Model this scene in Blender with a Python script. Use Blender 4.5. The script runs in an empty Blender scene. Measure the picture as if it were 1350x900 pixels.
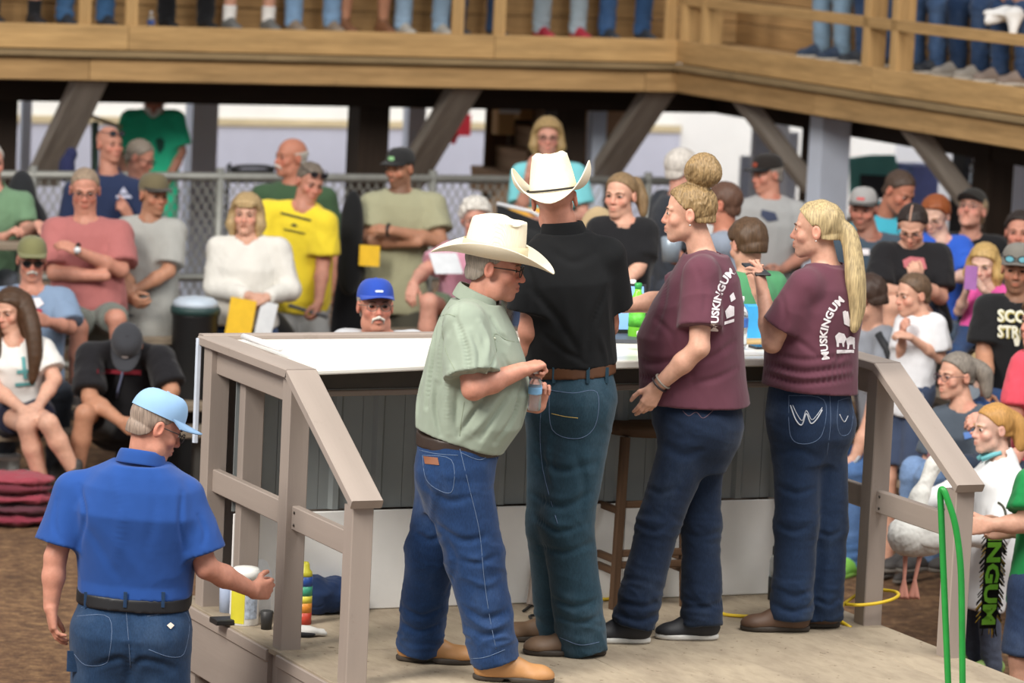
import bpy, math, random, numpy as np
from mathutils import Matrix, Vector
from mathutils.bvhtree import BVHTree

S = bpy.context.scene
COL = S.collection
# ------------------------------------------------------------------ camera
FPX = 5300.0
TH = math.atan(650 / FPX)
RHO = 0.047
CAM = np.array([0.0, 0.0, 3.75])
_F = np.array([0, math.cos(TH), -math.sin(TH)])
_U0 = np.array([0, math.sin(TH), math.cos(TH)])
_R0 = np.array([1.0, 0, 0])
ER = math.cos(RHO) * _R0 + math.sin(RHO) * _U0
EU = -math.sin(RHO) * _R0 + math.cos(RHO) * _U0
cam = bpy.data.cameras.new('camera')
cam.sensor_width = 36.0
cam.lens = FPX * 36.0 / 1350.0
cam.clip_start = 0.5
cam.clip_end = 200
cam.dof.use_dof = True
cam.dof.focus_distance = 15.75
cam.dof.aperture_fstop = 3.3
camo = bpy.data.objects.new('camera', cam)
M = Matrix.Identity(4)
for i in range(3):
    M[i][0], M[i][1], M[i][2], M[i][3] = ER[i], EU[i], -_F[i], CAM[i]
camo.matrix_world = M
COL.objects.link(camo)
S.camera = camo
# ------------------------------------------------------------------ light
world = bpy.data.worlds.new('world')
world.use_nodes = True
bg = world.node_tree.nodes['Background']
bg.inputs[0].default_value = (0.93, 0.96, 1.0, 1)
bg.inputs[1].default_value = 0.46
S.world = world


def area(name, loc, aim, sx, sy, power, col):
    l = bpy.data.lights.new(name, 'AREA')
    l.shape = 'RECTANGLE'
    l.size, l.size_y, l.energy, l.color = sx, sy, power, col
    o = bpy.data.objects.new(name, l)
    o.location = loc
    o.rotation_euler = (Vector(aim) - Vector(loc)).to_track_quat('-Z', 'Y').to_euler()
    COL.objects.link(o)
    return o


# roof skylights over the ring, one bank left of the camera and one over the stage, and an added lamp brightening the back wall
area('skylight', (-8, 8, 11), (0, 17, 1), 3.5, 6, 2900, (1.0, 0.95, 0.87))
area('skylight', (5, 12, 12), (1, 19, 1), 8, 7, 1700, (1.0, 0.97, 0.92))
area('back_wall_fill', (-2, 33.5, 7.5), (-1, 40, 1.5), 22, 4, 1250, (0.94, 0.97, 1.0))  # added area lamp, only there to brighten the white back wall
vs = S.view_settings
vs.view_transform = 'Standard'
vs.look = 'None'
vs.gamma = 1.0
vs.exposure = 0.0
vs.use_curve_mapping = False


# ------------------------------------------------------------------ picture <-> place
def ray(px, py):
    return _F * FPX + ER * (px - 675) + EU * (450 - py)


def P(px, py, Y):
    d = ray(px, py)
    return CAM + d * (Y / d[1])


PHI = math.radians(24.6)
A0 = np.array([-1.285, 16.646, 0.0])
UU = np.array([math.cos(PHI), math.sin(PHI), 0])
VV = np.array([math.sin(PHI), -math.cos(PHI), 0])
ZZ = np.array([0, 0, 1.0])
DZ = 0.54          # height of the platform floor


def W(u, v, z):
    """ring coordinates: u along the counter, v towards the ring, z up"""
    return A0 + UU * u + VV * v + ZZ * z


# ------------------------------------------------------------------ objects
def tag(o, label=None, cat=None, group=None, kind=None):
    if label: o['label'] = label
    if cat: o['category'] = cat
    if group: o['group'] = group
    if kind: o['kind'] = kind
    return o


def empty(name, loc, label=None, cat=None, group=None):
    o = bpy.data.objects.new(name, None)
    o.empty_display_size = 0.1
    o.location = tuple(loc)
    COL.objects.link(o)
    return tag(o, label, cat, group)


def wloc(o):
    v = np.array(o.location)
    while o.parent:
        o = o.parent
        v = v + np.array(o.location)
    return v


def mk(name, V, F, mat, parent=None, smooth=True, col=None, origin=None, nofix=False):
    """one mesh object out of world coordinates; F = array of quads/tris or list of lists"""
    V = np.asarray(V, dtype=np.float64)
    base = np.zeros(3)
    if parent is not None:
        base = wloc(parent)
    if origin is None:
        origin = base if parent is not None else np.array([V[:, 0].mean(), V[:, 1].mean(), V[:, 2].min()])
    me = bpy.data.meshes.new(name)
    L = V - origin
    if isinstance(F, np.ndarray):
        n, w = F.shape
        me.vertices.add(len(L))
        me.vertices.foreach_set('co', L.astype(np.float32).ravel())
        me.loops.add(n * w)
        me.loops.foreach_set('vertex_index', F.astype(np.int32).ravel())
        me.polygons.add(n)
        me.polygons.foreach_set('loop_start', np.arange(0, n * w, w, dtype=np.int32))
        me.polygons.foreach_set('loop_total', np.full(n, w, dtype=np.int32))
        me.update(calc_edges=True)
    else:
        me.from_pydata([tuple(x) for x in L], [], [tuple(int(i) for i in f) for f in F])
    if smooth:
        me.polygons.foreach_set('use_smooth', np.ones(len(me.polygons), dtype=bool))
    if col is not None:
        a = me.color_attributes.new('Col', 'FLOAT_COLOR', 'POINT')
        c = np.ones((len(V), 4), dtype=np.float32)
        c[:, :3] = col
        a.data.foreach_set('color', c.ravel())
    if mat is not None:
        me.materials.append(mat)
    o = bpy.data.objects.new(name, me)
    COL.objects.link(o)
    o.location = tuple(origin - base)
    if parent is not None:
        o.parent = parent
    return o


_boxes = {}


def board(name, p, q, w, t, mat, parent=None, up=ZZ, bev=0.004, kind=None):
    """a sawn board from p to q: w across (sideways), t along 'up'; length runs along local X"""
    p = np.asarray(p, float); q = np.asarray(q, float)
    d = q - p
    L = np.linalg.norm(d)
    x = d / L
    y = np.cross(up, x)
    if np.linalg.norm(y) < 1e-6:
        y = np.cross([1.0, 0, 0], x)
    y /= np.linalg.norm(y)
    z = np.cross(x, y)
    key = (round(L, 3), round(w, 4), round(t, 4), id(mat))
    me = _boxes.get(key)
    if me is None:
        b = min(bev, w * .3, t * .3)
        hx, hy, hz = L / 2, w / 2, t / 2
        V = []
        for sx in (-1, 1):
            for (yy, zz) in ((-hy + b, -hz), (hy - b, -hz), (hy, -hz + b), (hy, hz - b), (hy - b, hz), (-hy + b, hz), (-hy, hz - b), (-hy, -hz + b)):
                V.append((sx * hx, yy, zz))
        F = [tuple(range(7, -1, -1)), tuple(range(8, 16))]
        for i in range(8):
            j = (i + 1) % 8
            F.append((i, j, 8 + j, 8 + i))
        me = bpy.data.meshes.new(name)
        me.from_pydata(V, [], F)
        if mat: me.materials.append(mat)
        _boxes[key] = me
    o = bpy.data.objects.new(name, me)
    COL.objects.link(o)
    base = wloc(parent) if parent is not None else np.zeros(3)
    c = (p + q) / 2 - base
    m = Matrix.Identity(4)
    for i in range(3):
        m[i][0], m[i][1], m[i][2], m[i][3] = x[i], y[i], z[i], c[i]
    if parent is not None: o.parent = parent
    o.matrix_local = m
    if kind: o['kind'] = kind
    return o


def tube(name, pts, r, mat, parent=None, n=8, closed=False, smooth_pts=0):
    V, F = tube_vf(pts, r, n, closed, smooth_pts)
    return mk(name, V, F, mat, parent)


def catmull(pts, m):
    pts = np.asarray(pts, float)
    out = []
    n = len(pts)
    for i in range(n - 1):
        p0, p1, p2, p3 = pts[max(i - 1, 0)], pts[i], pts[i + 1], pts[min(i + 2, n - 1)]
        for j in range(m):
            t = j / m
            out.append(.5 * (2 * p1 + (p2 - p0) * t + (2 * p0 - 5 * p1 + 4 * p2 - p3) * t * t + (3 * p1 - p0 - 3 * p2 + p3) * t ** 3))
    out.append(pts[-1])
    return np.array(out)


def tube_vf(pts, r, n=8, closed=False, smooth_pts=0):
    pts = np.asarray(pts, float)
    if smooth_pts: pts = catmull(pts, smooth_pts)
    m = len(pts)
    rr = np.broadcast_to(np.asarray(r, float), (m,)) if np.ndim(r) == 0 or len(r) == m else np.interp(np.linspace(0, 1, m), np.linspace(0, 1, len(r)), r)
    V = []
    prev = None
    for i in range(m):
        if closed: d = pts[(i + 1) % m] - pts[i - 1]
        else: d = pts[min(i + 1, m - 1)] - pts[max(i - 1, 0)]
        d = d / (np.linalg.norm(d) + 1e-9)
        a = np.array([0, 0, 1.0]) if prev is None else prev
        if prev is None and abs(d[2]) > .9: a = np.array([1.0, 0, 0])
        e1 = a - d * (a @ d)
        e1 /= np.linalg.norm(e1) + 1e-9
        prev = e1
        e2 = np.cross(d, e1)
        for k in range(n):
            th = 2 * math.pi * k / n
            V.append(pts[i] + rr[i] * (math.cos(th) * e1 + math.sin(th) * e2))
    F = []
    mm = m if closed else m - 1
    for i in range(mm):
        for k in range(n):
            a, b = i * n + k, i * n + (k + 1) % n
            c, d = ((i + 1) % m) * n + (k + 1) % n, ((i + 1) % m) * n + k
            F.append((a, b, c, d))
    if not closed:
        V.append(pts[0]); V.append(pts[-1])
        for k in range(n):
            F.append((len(V) - 2, (k + 1) % n, k))
            F.append((len(V) - 1, (m - 1) * n + k, (m - 1) * n + (k + 1) % n))
    return np.array(V), F


def lathe_vf(c, axis, prof, n=16):
    """prof: list of (distance along axis, radius)"""
    axis = np.asarray(axis, float); axis = axis / np.linalg.norm(axis)
    a = np.array([1.0, 0, 0]) if abs(axis[0]) < .8 else np.array([0, 1.0, 0])
    e1 = a - axis * (a @ axis); e1 /= np.linalg.norm(e1)
    e2 = np.cross(axis, e1)
    V = []
    for h, r in prof:
        for k in range(n):
            th = 2 * math.pi * k / n
            V.append(np.asarray(c) + axis * h + r * (math.cos(th) * e1 + math.sin(th) * e2))
    F = []
    for i in range(len(prof) - 1):
        for k in range(n):
            F.append((i * n + k, i * n + (k + 1) % n, (i + 1) * n + (k + 1) % n, (i + 1) * n + k))
    F.append(tuple(range(n - 1, -1, -1)))
    F.append(tuple((len(prof) - 1) * n + k for k in range(n)))
    return np.array(V), F


# ------------------------------------------------------------------ materials
_mats = {}


def lin(c):
    if isinstance(c, str):
        c = [int(c[i:i + 2], 16) / 255 for i in (0, 2, 4)]
    return tuple(x / 12.92 if x <= .04045 else ((x + .055) / 1.055) ** 2.4 for x in c)


def newmat(name):
    m = bpy.data.materials.new(name)
    m.use_nodes = True
    nt = m.node_tree
    return m, nt, nt.nodes, nt.links, nt.nodes['Principled BSDF']


def noise_node(N, L, scale, detail=4, rough=.6, vec=(1, 1, 1), coord='Object'):
    tc = N.new('ShaderNodeTexCoord')
    mp = N.new('ShaderNodeMapping')
    mp.inputs['Scale'].default_value = vec
    L.new(tc.outputs[coord], mp.inputs['Vector'])
    n = N.new('ShaderNodeTexNoise')
    n.inputs['Scale'].default_value = scale
    n.inputs['Detail'].default_value = detail
    n.inputs['Roughness'].default_value = rough
    L.new(mp.outputs[0], n.inputs['Vector'])
    return n


def ramp(N, L, src, stops):
    r = N.new('ShaderNodeValToRGB')
    el = r.color_ramp.elements
    while len(el) < len(stops): el.new(.5)
    for e, (p, c) in zip(el, stops):
        e.position = p
        e.color = (*c, 1) if len(c) == 3 else c
    L.new(src, r.inputs[0])
    return r


def bump(N, L, src, bs, strength, dist):
    b = N.new('ShaderNodeBump')
    b.inputs['Strength'].default_value = strength
    b.inputs['Distance'].default_value = dist
    L.new(src, b.inputs['Height'])
    L.new(b.outputs[0], bs.inputs['Normal'])
    return b


def mul(c, f): return tuple(min(1, x * f) for x in c)


def flat(name, c, rough=.6, metal=0, spec=.5, var=.08, scale=14, alpha=1, trans=0):
    key = ('flat', name, c, rough, metal, var, trans)
    if key in _mats: return _mats[key]
    m, nt, N, L, B = newmat(name)
    c = lin(c)
    n = noise_node(N, L, scale)
    r = ramp(N, L, n.outputs['Fac'], [(.3, mul(c, 1 - var)), (.7, mul(c, 1 + var))])
    L.new(r.outputs[0], B.inputs['Base Color'])
    B.inputs['Roughness'].default_value = rough
    B.inputs['Metallic'].default_value = metal
    B.inputs['Specular IOR Level'].default_value = spec
    if trans:
        B.inputs['Transmission Weight'].default_value = trans
        B.inputs['IOR'].default_value = 1.33
    _mats[key] = m
    return m


def cloth(c, rough=.88, crease=.35, scale=7.0, weave=450, sheen=.15):
    key = ('cloth', c, crease)
    if key in _mats: return _mats[key]
    m, nt, N, L, B = newmat('cloth')
    c = lin(c)
    n1 = noise_node(N, L, scale, 3, .55, (1.0, 1.0, .55))
    n2 = noise_node(N, L, weave, 1)
    r = ramp(N, L, n1.outputs['Fac'], [(.25, mul(c, .92)), (.75, mul(c, 1.06))])
    L.new(r.outputs[0], B.inputs['Base Color'])
    b1 = N.new('ShaderNodeBump'); b1.inputs['Strength'].default_value = crease; b1.inputs['Distance'].default_value = .03
    L.new(n1.outputs['Fac'], b1.inputs['Height'])
    b2 = N.new('ShaderNodeBump'); b2.inputs['Strength'].default_value = .12; b2.inputs['Distance'].default_value = .001
    L.new(n2.outputs['Fac'], b2.inputs['Height']); L.new(b1.outputs[0], b2.inputs['Normal'])
    L.new(b2.outputs[0], B.inputs['Normal'])
    B.inputs['Roughness'].default_value = rough
    B.inputs['Specular IOR Level'].default_value = .2
    B.inputs['Sheen Weight'].default_value = sheen
    _mats[key] = m
    return m


def denim(c, fade=.35):
    key = ('denim', c, fade)
    if key in _mats: return _mats[key]
    m, nt, N, L, B = newmat('denim')
    c = lin(c)
    n1 = noise_node(N, L, 5.0, 4, .6, (1, 1, .6))
    n2 = noise_node(N, L, 260, 2, .5, (1, 1, .25))
    pale = tuple(x * .6 + y * .4 for x, y in zip(mul(c, 1.7), (.32, .40, .50)))
    r = ramp(N, L, n1.outputs['Fac'], [(.3, mul(c, .8)), (.52, c), (.82, tuple(c[i] * (1 - fade) + pale[i] * fade for i in range(3)))])
    mx = N.new('ShaderNodeMixRGB'); mx.blend_type = 'MULTIPLY'; mx.inputs[0].default_value = .5
    r2 = ramp(N, L, n2.outputs['Fac'], [(.3, (.6, .6, .6)), (.7, (1.25, 1.25, 1.25))])
    L.new(r.outputs[0], mx.inputs[1]); L.new(r2.outputs[0], mx.inputs[2])
    L.new(mx.outputs[0], B.inputs['Base Color'])
    b1 = N.new('ShaderNodeBump'); b1.inputs['Strength'].default_value = .3; b1.inputs['Distance'].default_value = .03
    L.new(n1.outputs['Fac'], b1.inputs['Height'])
    b2 = N.new('ShaderNodeBump'); b2.inputs['Strength'].default_value = .2; b2.inputs['Distance'].default_value = .0015
    L.new(n2.outputs['Fac'], b2.inputs['Height']); L.new(b1.outputs[0], b2.inputs['Normal'])
    L.new(b2.outputs[0], B.inputs['Normal'])
    B.inputs['Roughness'].default_value = .9
    B.inputs['Specular IOR Level'].default_value = .15
    B.inputs['Sheen Weight'].default_value = .1
    _mats[key] = m
    return m


def skin_mat():
    if 'skin' in _mats: return _mats['skin']
    m, nt, N, L, B = newmat('skin')
    a = N.new('ShaderNodeVertexColor'); a.layer_name = 'Col'
    n = noise_node(N, L, 35, 4)
    r = ramp(N, L, n.outputs['Fac'], [(.3, (.88, .84, .82)), (.7, (1.08, 1.06, 1.05))])
    mx = N.new('ShaderNodeMixRGB'); mx.blend_type = 'MULTIPLY'; mx.inputs[0].default_value = 1
    L.new(a.outputs[0], mx.inputs[1]); L.new(r.outputs[0], mx.inputs[2])
    L.new(mx.outputs[0], B.inputs['Base Color'])
    B.inputs['Roughness'].default_value = .52
    B.inputs['Specular IOR Level'].default_value = .35
    B.inputs['Subsurface Weight'].default_value = .12
    B.inputs['Subsurface Radius'].default_value = (.012, .005, .003)
    B.inputs['Subsurface Scale'].default_value = 1.0
    n2 = noise_node(N, L, 220, 2)
    bump(N, L, n2.outputs['Fac'], B, .12, .002)
    _mats['skin'] = m
    return m


def hair_mat(c, streak=.5, along=(1, .5, .07)):
    key = ('hair', c, streak)
    if key in _mats: return _mats[key]
    m, nt, N, L, B = newmat('hair')
    c = lin(c)
    n = noise_node(N, L, 190, 3, .55, along)
    r = ramp(N, L, n.outputs['Fac'], [(.30, mul(c, 1 - streak * .8)), (.5, c), (.70, mul(c, 1 + streak * .8))])
    L.new(r.outputs[0], B.inputs['Base Color'])
    bump(N, L, n.outputs['Fac'], B, .3, .004)
    B.inputs['Roughness'].default_value = .5
    B.inputs['Specular IOR Level'].default_value = .35
    _mats[key] = m
    return m


def wood(name, c, dark=.55, rough=.75, gscale=1.0, knots=.5, spec=.3):
    key = ('wood', name, c)
    if key in _mats: return _mats[key]
    m, nt, N, L, B = newmat(name)
    c = lin(c)
    n1 = noise_node(N, L, 3.2 * gscale, 5, .65, (.35, 4.0, 4.0))
    n2 = noise_node(N, L, 60 * gscale, 3, .6, (.05, 1, 1))
    n3 = noise_node(N, L, 2.3, 3, .6, (1, 2, 2))
    r1 = ramp(N, L, n1.outputs['Fac'], [(.22, mul(c, dark)), (.5, c), (.8, mul(c, 1.22))])
    r2 = ramp(N, L, n2.outputs['Fac'], [(.3, (.8, .78, .75)), (.65, (1.05, 1.05, 1.05))])
    r3 = ramp(N, L, n3.outputs['Fac'], [(.2, (1 - knots,) * 3), (.38, (1, 1, 1))])
    mx = N.new('ShaderNodeMixRGB'); mx.blend_type = 'MULTIPLY'; mx.inputs[0].default_value = 1
    L.new(r1.outputs[0], mx.inputs[1]); L.new(r2.outputs[0], mx.inputs[2])
    mx2 = N.new('ShaderNodeMixRGB'); mx2.blend_type = 'MULTIPLY'; mx2.inputs[0].default_value = 1
    L.new(mx.outputs[0], mx2.inputs[1]); L.new(r3.outputs[0], mx2.inputs[2])
    # every board a slightly different tone
    oi = N.new('ShaderNodeObjectInfo')
    r4 = ramp(N, L, oi.outputs['Random'], [(0, (.86, .84, .82)), (1, (1.1, 1.1, 1.1))])
    mx3 = N.new('ShaderNodeMixRGB'); mx3.blend_type = 'MULTIPLY'; mx3.inputs[0].default_value = .8
    L.new(mx2.outputs[0], mx3.inputs[1]); L.new(r4.outputs[0], mx3.inputs[2])
    L.new(mx3.outputs[0], B.inputs['Base Color'])
    bump(N, L, n2.outputs['Fac'], B, .25, .003)
    B.inputs['Roughness'].default_value = rough
    B.inputs['Specular IOR Level'].default_value = spec
    _mats[key] = m
    return m


# ------------------------------------------------------------------ signed distance modelling
def smin(a, b, k):
    h = np.clip(.5 + .5 * (b - a) / k, 0, 1)
    return b + (a - b) * h - k * h * (1 - h)


class G:
    """a block of space in which shapes are blended, then skinned"""

    def __init__(s, lo, hi, h):
        s.lo = np.asarray(lo, float); s.h = h
        n = np.maximum(2, np.ceil((np.asarray(hi) - s.lo) / h).astype(int) + 1)
        s.n = n
        s.ax = [(s.lo[i] + h * np.arange(n[i])).astype(np.float32) for i in range(3)]
        s.D = np.full(tuple(n), .25, np.float32)

    def win(s, lo, hi):
        sl = []
        for i in range(3):
            a = int(math.floor((lo[i] - s.lo[i]) / s.h)); b = int(math.ceil((hi[i] - s.lo[i]) / s.h)) + 1
            a = max(a, 0); b = min(b, s.n[i])
            if b <= a: return None, None
            sl.append(slice(a, b))
        sl = tuple(sl)
        X = s.ax[0][sl[0]][:, None, None]; Y = s.ax[1][sl[1]][None, :, None]; Z = s.ax[2][sl[2]][None, None, :]
        return sl, (X, Y, Z)

    def run(s, prims):
        for (fn, lo, hi, k, op) in prims:
            if op == 'i':
                s.D = np.maximum(s.D, fn(s.ax[0][:, None, None], s.ax[1][None, :, None], s.ax[2][None, None, :]))
                continue
            m = max(k, .0) + 2.5 * s.h
            sl, C = s.win(np.asarray(lo) - m, np.asarray(hi) + m)
            if sl is None: continue
            d = fn(*C)
            if op == 'u':
                s.D[sl] = smin(s.D[sl], d, k) if k > 1e-5 else np.minimum(s.D[sl], d)
            elif op == 's':
                s.D[sl] = -smin(-s.D[sl], d, k) if k > 1e-5 else np.maximum(s.D[sl], -d)
        return s

    def mesh(s):
        D = s.D; n = s.n
        neg = (D < 0)
        c = np.zeros(tuple(n - 1), np.uint8)
        for i in (0, 1):
            for j in (0, 1):
                for k in (0, 1):
                    c += neg[i:n[0] - 1 + i, j:n[1] - 1 + j, k:n[2] - 1 + k]
        act = np.argwhere((c > 0) & (c < 8))
        if len(act) == 0: return np.zeros((0, 3)), np.zeros((0, 4), int)
        vid = np.full(tuple(n - 1), -1, np.int32)
        vid[act[:, 0], act[:, 1], act[:, 2]] = np.arange(len(act))
        cor = {}
        for i in (0, 1):
            for j in (0, 1):
                for k in (0, 1):
                    cor[(i, j, k)] = D[act[:, 0] + i, act[:, 1] + j, act[:, 2] + k]
        acc = np.zeros((len(act), 3)); cnt = np.zeros(len(act))
        for ax in range(3):
            o1, o2 = [q for q in range(3) if q != ax]
            for a in (0, 1):
                for b in (0, 1):
                    p0 = [0, 0, 0]; p0[o1] = a; p0[o2] = b
                    p1 = list(p0); p1[ax] = 1
                    d0, d1 = cor[tuple(p0)], cor[tuple(p1)]
                    x = (d0 < 0) != (d1 < 0)
                    t = np.where(x, d0 / np.where(x, d0 - d1, 1), 0)
                    pt = np.tile(np.array(p0, float), (len(act), 1)); pt[:, ax] += t
                    acc += pt * x[:, None]; cnt += x
        V = s.lo + s.h * (act + acc / cnt[:, None])
        Fs = []
        for ax in range(3):
            o1, o2 = [(1, 2), (2, 0), (0, 1)][ax]
            sl0 = [slice(None)] * 3; sl1 = [slice(None)] * 3
            sl0[ax] = slice(0, n[ax] - 1); sl1[ax] = slice(1, n[ax])
            x = neg[tuple(sl0)] != neg[tuple(sl1)]
            inner = [slice(None)] * 3
            inner[o1] = slice(1, n[o1] - 1); inner[o2] = slice(1, n[o2] - 1)
            e = np.argwhere(x[tuple(inner)])
            if len(e) == 0: continue
            e[:, o1] += 1; e[:, o2] += 1
            flip = ~neg[e[:, 0], e[:, 1], e[:, 2]]
            q = []
            for (a, b) in ((-1, -1), (0, -1), (0, 0), (-1, 0)):
                cc = e.copy(); cc[:, o1] += a; cc[:, o2] += b
                q.append(vid[cc[:, 0], cc[:, 1], cc[:, 2]])
            q = np.stack(q, 1)
            q[flip] = q[flip][:, ::-1]
            Fs.append(q)
        Fq = np.concatenate(Fs)
        return V, Fq


def cone(a, b, ra, rb, k=.02, op='u', cap=None):
    """round cone; cap='b' cuts it flat at b, 'ab' at both ends"""
    a = np.asarray(a, float); b = np.asarray(b, float)
    ab = b - a; L2 = float(ab @ ab) + 1e-12; Ln = math.sqrt(L2)
    r = max(ra, rb)
    lo = np.minimum(a - r, b - r); hi = np.maximum(a + r, b + r)

    def fn(X, Y, Z):
        px, py, pz = X - a[0], Y - a[1], Z - a[2]
        t0 = (px * ab[0] + py * ab[1] + pz * ab[2]) / L2
        t = np.clip(t0, 0, 1)
        if cap == 'b': t = np.clip(t0, 0, 1.5)
        if cap == 'ab': t = np.clip(t0, -.5, 1.5)
        d = np.sqrt((px - t * ab[0]) ** 2 + (py - t * ab[1]) ** 2 + (pz - t * ab[2]) ** 2) - (ra + (rb - ra) * np.clip(t0, 0, 1))
        if cap: d = np.maximum(d, (t0 - 1) * Ln)
        if cap == 'ab': d = np.maximum(d, -t0 * Ln)
        return d
    return (fn, lo, hi, k, op)


def ell(c, R, M3=None, k=.02, op='u'):
    """ellipsoid, M3 rows = local axes in world"""
    c = np.asarray(c, float); R = np.asarray(R, float)
    if M3 is None: M3 = np.eye(3)
    ext = np.sqrt(((M3.T * R) ** 2).sum(1))

    def fn(X, Y, Z):
        px, py, pz = X - c[0], Y - c[1], Z - c[2]
        s0 = s1 = 0
        for i in range(3):
            q = (px * M3[i, 0] + py * M3[i, 1] + pz * M3[i, 2]) / R[i]
            s0 = s0 + q * q; s1 = s1 + (q / R[i]) ** 2
        k0 = np.sqrt(s0); k1 = np.sqrt(s1) + 1e-9
        return k0 * (k0 - 1) / k1
    return (fn, c - ext, c + ext, k, op)


def chain(pts, rs, k=.02, op='u'):
    return [cone(pts[i], pts[i + 1], rs[i], rs[i + 1], k, op) for i in range(len(pts) - 1)]


def plane(pt, nrm):
    """keep the side against the normal"""
    pt = np.asarray(pt, float); nrm = np.asarray(nrm, float); nrm = nrm / np.linalg.norm(nrm)
    return (lambda X, Y, Z: (X - pt[0]) * nrm[0] + (Y - pt[1]) * nrm[1] + (Z - pt[2]) * nrm[2], None, None, 0, 'i')


def vnoise(Pt, scale, seed=0, octv=3):
    """cheap smooth fold-like field in [-1,1]"""
    r = np.random.RandomState(seed)
    q = Pt / scale
    out = np.zeros(len(Pt)); amp = 1.0; tot = 0
    for o in range(octv):
        A = r.normal(size=(3, 3)) * 1.1; ph = r.uniform(0, 6.28, 6)
        B = r.normal(size=(3, 3)) * .8
        wv = q + .55 * np.sin(q @ A + ph[:3])
        out += amp * np.sin(wv @ B[0] * 1.9 + ph[3]) * np.cos(wv @ B[1] * 1.5 + ph[4])
        tot += amp; amp *= .5; q = q * 2.1
    return out / tot


def vnormals(V, F):
    n = np.zeros_like(V)
    a, b, c = V[F[:, 0]], V[F[:, 1]], V[F[:, 2]]
    d = V[F[:, 3]]
    fn = np.cross(c - a, d - b)
    for i in range(4):
        for j in range(3):
            n[:, j] += np.bincount(F[:, i], fn[:, j], minlength=len(V))
    return n / (np.linalg.norm(n, axis=1, keepdims=True) + 1e-12)


def relax(V, F, it=1):
    for _ in range(it):
        acc = np.zeros_like(V); cnt = np.zeros(len(V))
        for i in range(4):
            j = (i + 1) % 4
            for a, b in ((F[:, i], F[:, j]), (F[:, j], F[:, i])):
                for x in range(3):
                    acc[:, x] += np.bincount(a, V[b][:, x], minlength=len(V))
                cnt += np.bincount(a, minlength=len(V))
        V = V * .5 + .5 * acc / np.maximum(cnt, 1)[:, None]
    return V
# ------------------------------------------------------------------ people
def unit(v):
    v = np.asarray(v, float)
    return v / (np.linalg.norm(v) + 1e-12)


TT = np.array([-.45, -.25, -.1, 0, .15, .3, .5, .7, .85, .93, 1.0])
TA = np.array([.15, .168, .174, .172, .165, .160, .166, .176, .160, .115, .070])
TB = np.array([.10, .116, .122, .122, .116, .112, .116, .118, .104, .085, .066])


def loft(h0, h1, latH, latS, fwd, a, b, c, tmin, tmax, infl=0.0, k=.03, bend=None, tt=TT, tilt=0):
    """torso: an ellipse swept from the hips h0 to the neck base h1"""
    h0 = np.asarray(h0, float); h1 = np.asarray(h1, float)
    ax = h1 - h0; Ln = np.linalg.norm(ax); ax = ax / Ln
    latH = unit(latH - ax * (latH @ ax)); latS = unit(latS - ax * (latS @ ax))
    bend = np.zeros(3) if bend is None else bend
    r = max(a.max(), b.max()) + abs(c).max() + infl + np.linalg.norm(bend)
    e0, e1 = h0 + ax * Ln * tmin, h0 + ax * Ln * tmax
    lo = np.minimum(e0, e1) - r; hi = np.maximum(e0, e1) + r

    def fn(X, Y, Z):
        px, py, pz = X - h0[0], Y - h0[1], Z - h0[2]
        t = (px * ax[0] + py * ax[1] + pz * ax[2]) / Ln
        tc = np.clip(t, 0, 1)
        q = 4 * tc * (1 - tc)
        qx, qy, qz = px - ax[0] * t * Ln - bend[0] * q, py - ax[1] * t * Ln - bend[1] * q, pz - ax[2] * t * Ln - bend[2] * q
        lx, ly, lz = [latH[i] * (1 - tc) + latS[i] * tc for i in range(3)]
        n = np.sqrt(lx * lx + ly * ly + lz * lz); lx, ly, lz = lx / n, ly / n, lz / n
        # forward = lat x up
        fx, fy, fz = ax[1] * lz - ax[2] * ly, ax[2] * lx - ax[0] * lz, ax[0] * ly - ax[1] * lx
        u = qx * lx + qy * ly + qz * lz
        v = -(qx * fx + qy * fy + qz * fz) * sgn - np.interp(t, tt, c)
        A = np.interp(t, tt, a) + infl; B = np.interp(t, tt, b) + infl
        ua, vb = np.abs(u / A), np.abs(v / B)
        k0 = (ua ** 2.4 + vb ** 2.4) ** (1 / 2.4)
        k1 = np.sqrt((u / A ** 2) ** 2 + (v / B ** 2) ** 2) + 1e-6
        d = k0 * (k0 - 1) / k1
        d = np.clip(d, -.08, None)
        return np.maximum(np.maximum(d, (t - tmax) * Ln), (tmin - tilt * (v + np.interp(t, tt, c)) - t) * Ln)
    # orient forward sign
    f_test = np.cross(ax, latH)
    sgn = -1.0 if f_test @ fwd > 0 else 1.0
    return (fn, lo, hi, k, 'u')


class Head:
    def __init__(s, c, yaw, pitch, roll, hs):
        y, p, r = math.radians(yaw), math.radians(pitch), math.radians(roll)
        f0 = np.array([math.sin(y), -math.cos(y), 0]); l0 = np.array([math.cos(y), math.sin(y), 0]); u0 = ZZ
        f = f0 * math.cos(p) - u0 * math.sin(p); u = u0 * math.cos(p) + f0 * math.sin(p)
        l = l0 * math.cos(r) - u * math.sin(r); u = u * math.cos(r) + l0 * math.sin(r)
        s.l, s.f, s.u, s.c, s.hs = l, f, u, np.asarray(c, float), hs
        s.M = np.stack([l, f, u])

    def pt(s, x, y, z): return s.c + s.hs * (x * s.l + y * s.f + z * s.u)

    def local(s, V): return ((V - s.c) @ s.M.T) / s.hs

    def el(s, c, R, k=.012, op='u'): return ell(s.pt(*c), np.asarray(R) * s.hs, s.M, k * s.hs, op)

    def co(s, a, b, ra, rb, k=.012, op='u'): return cone(s.pt(*a), s.pt(*b), ra * s.hs, rb * s.hs, k * s.hs, op)


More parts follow.
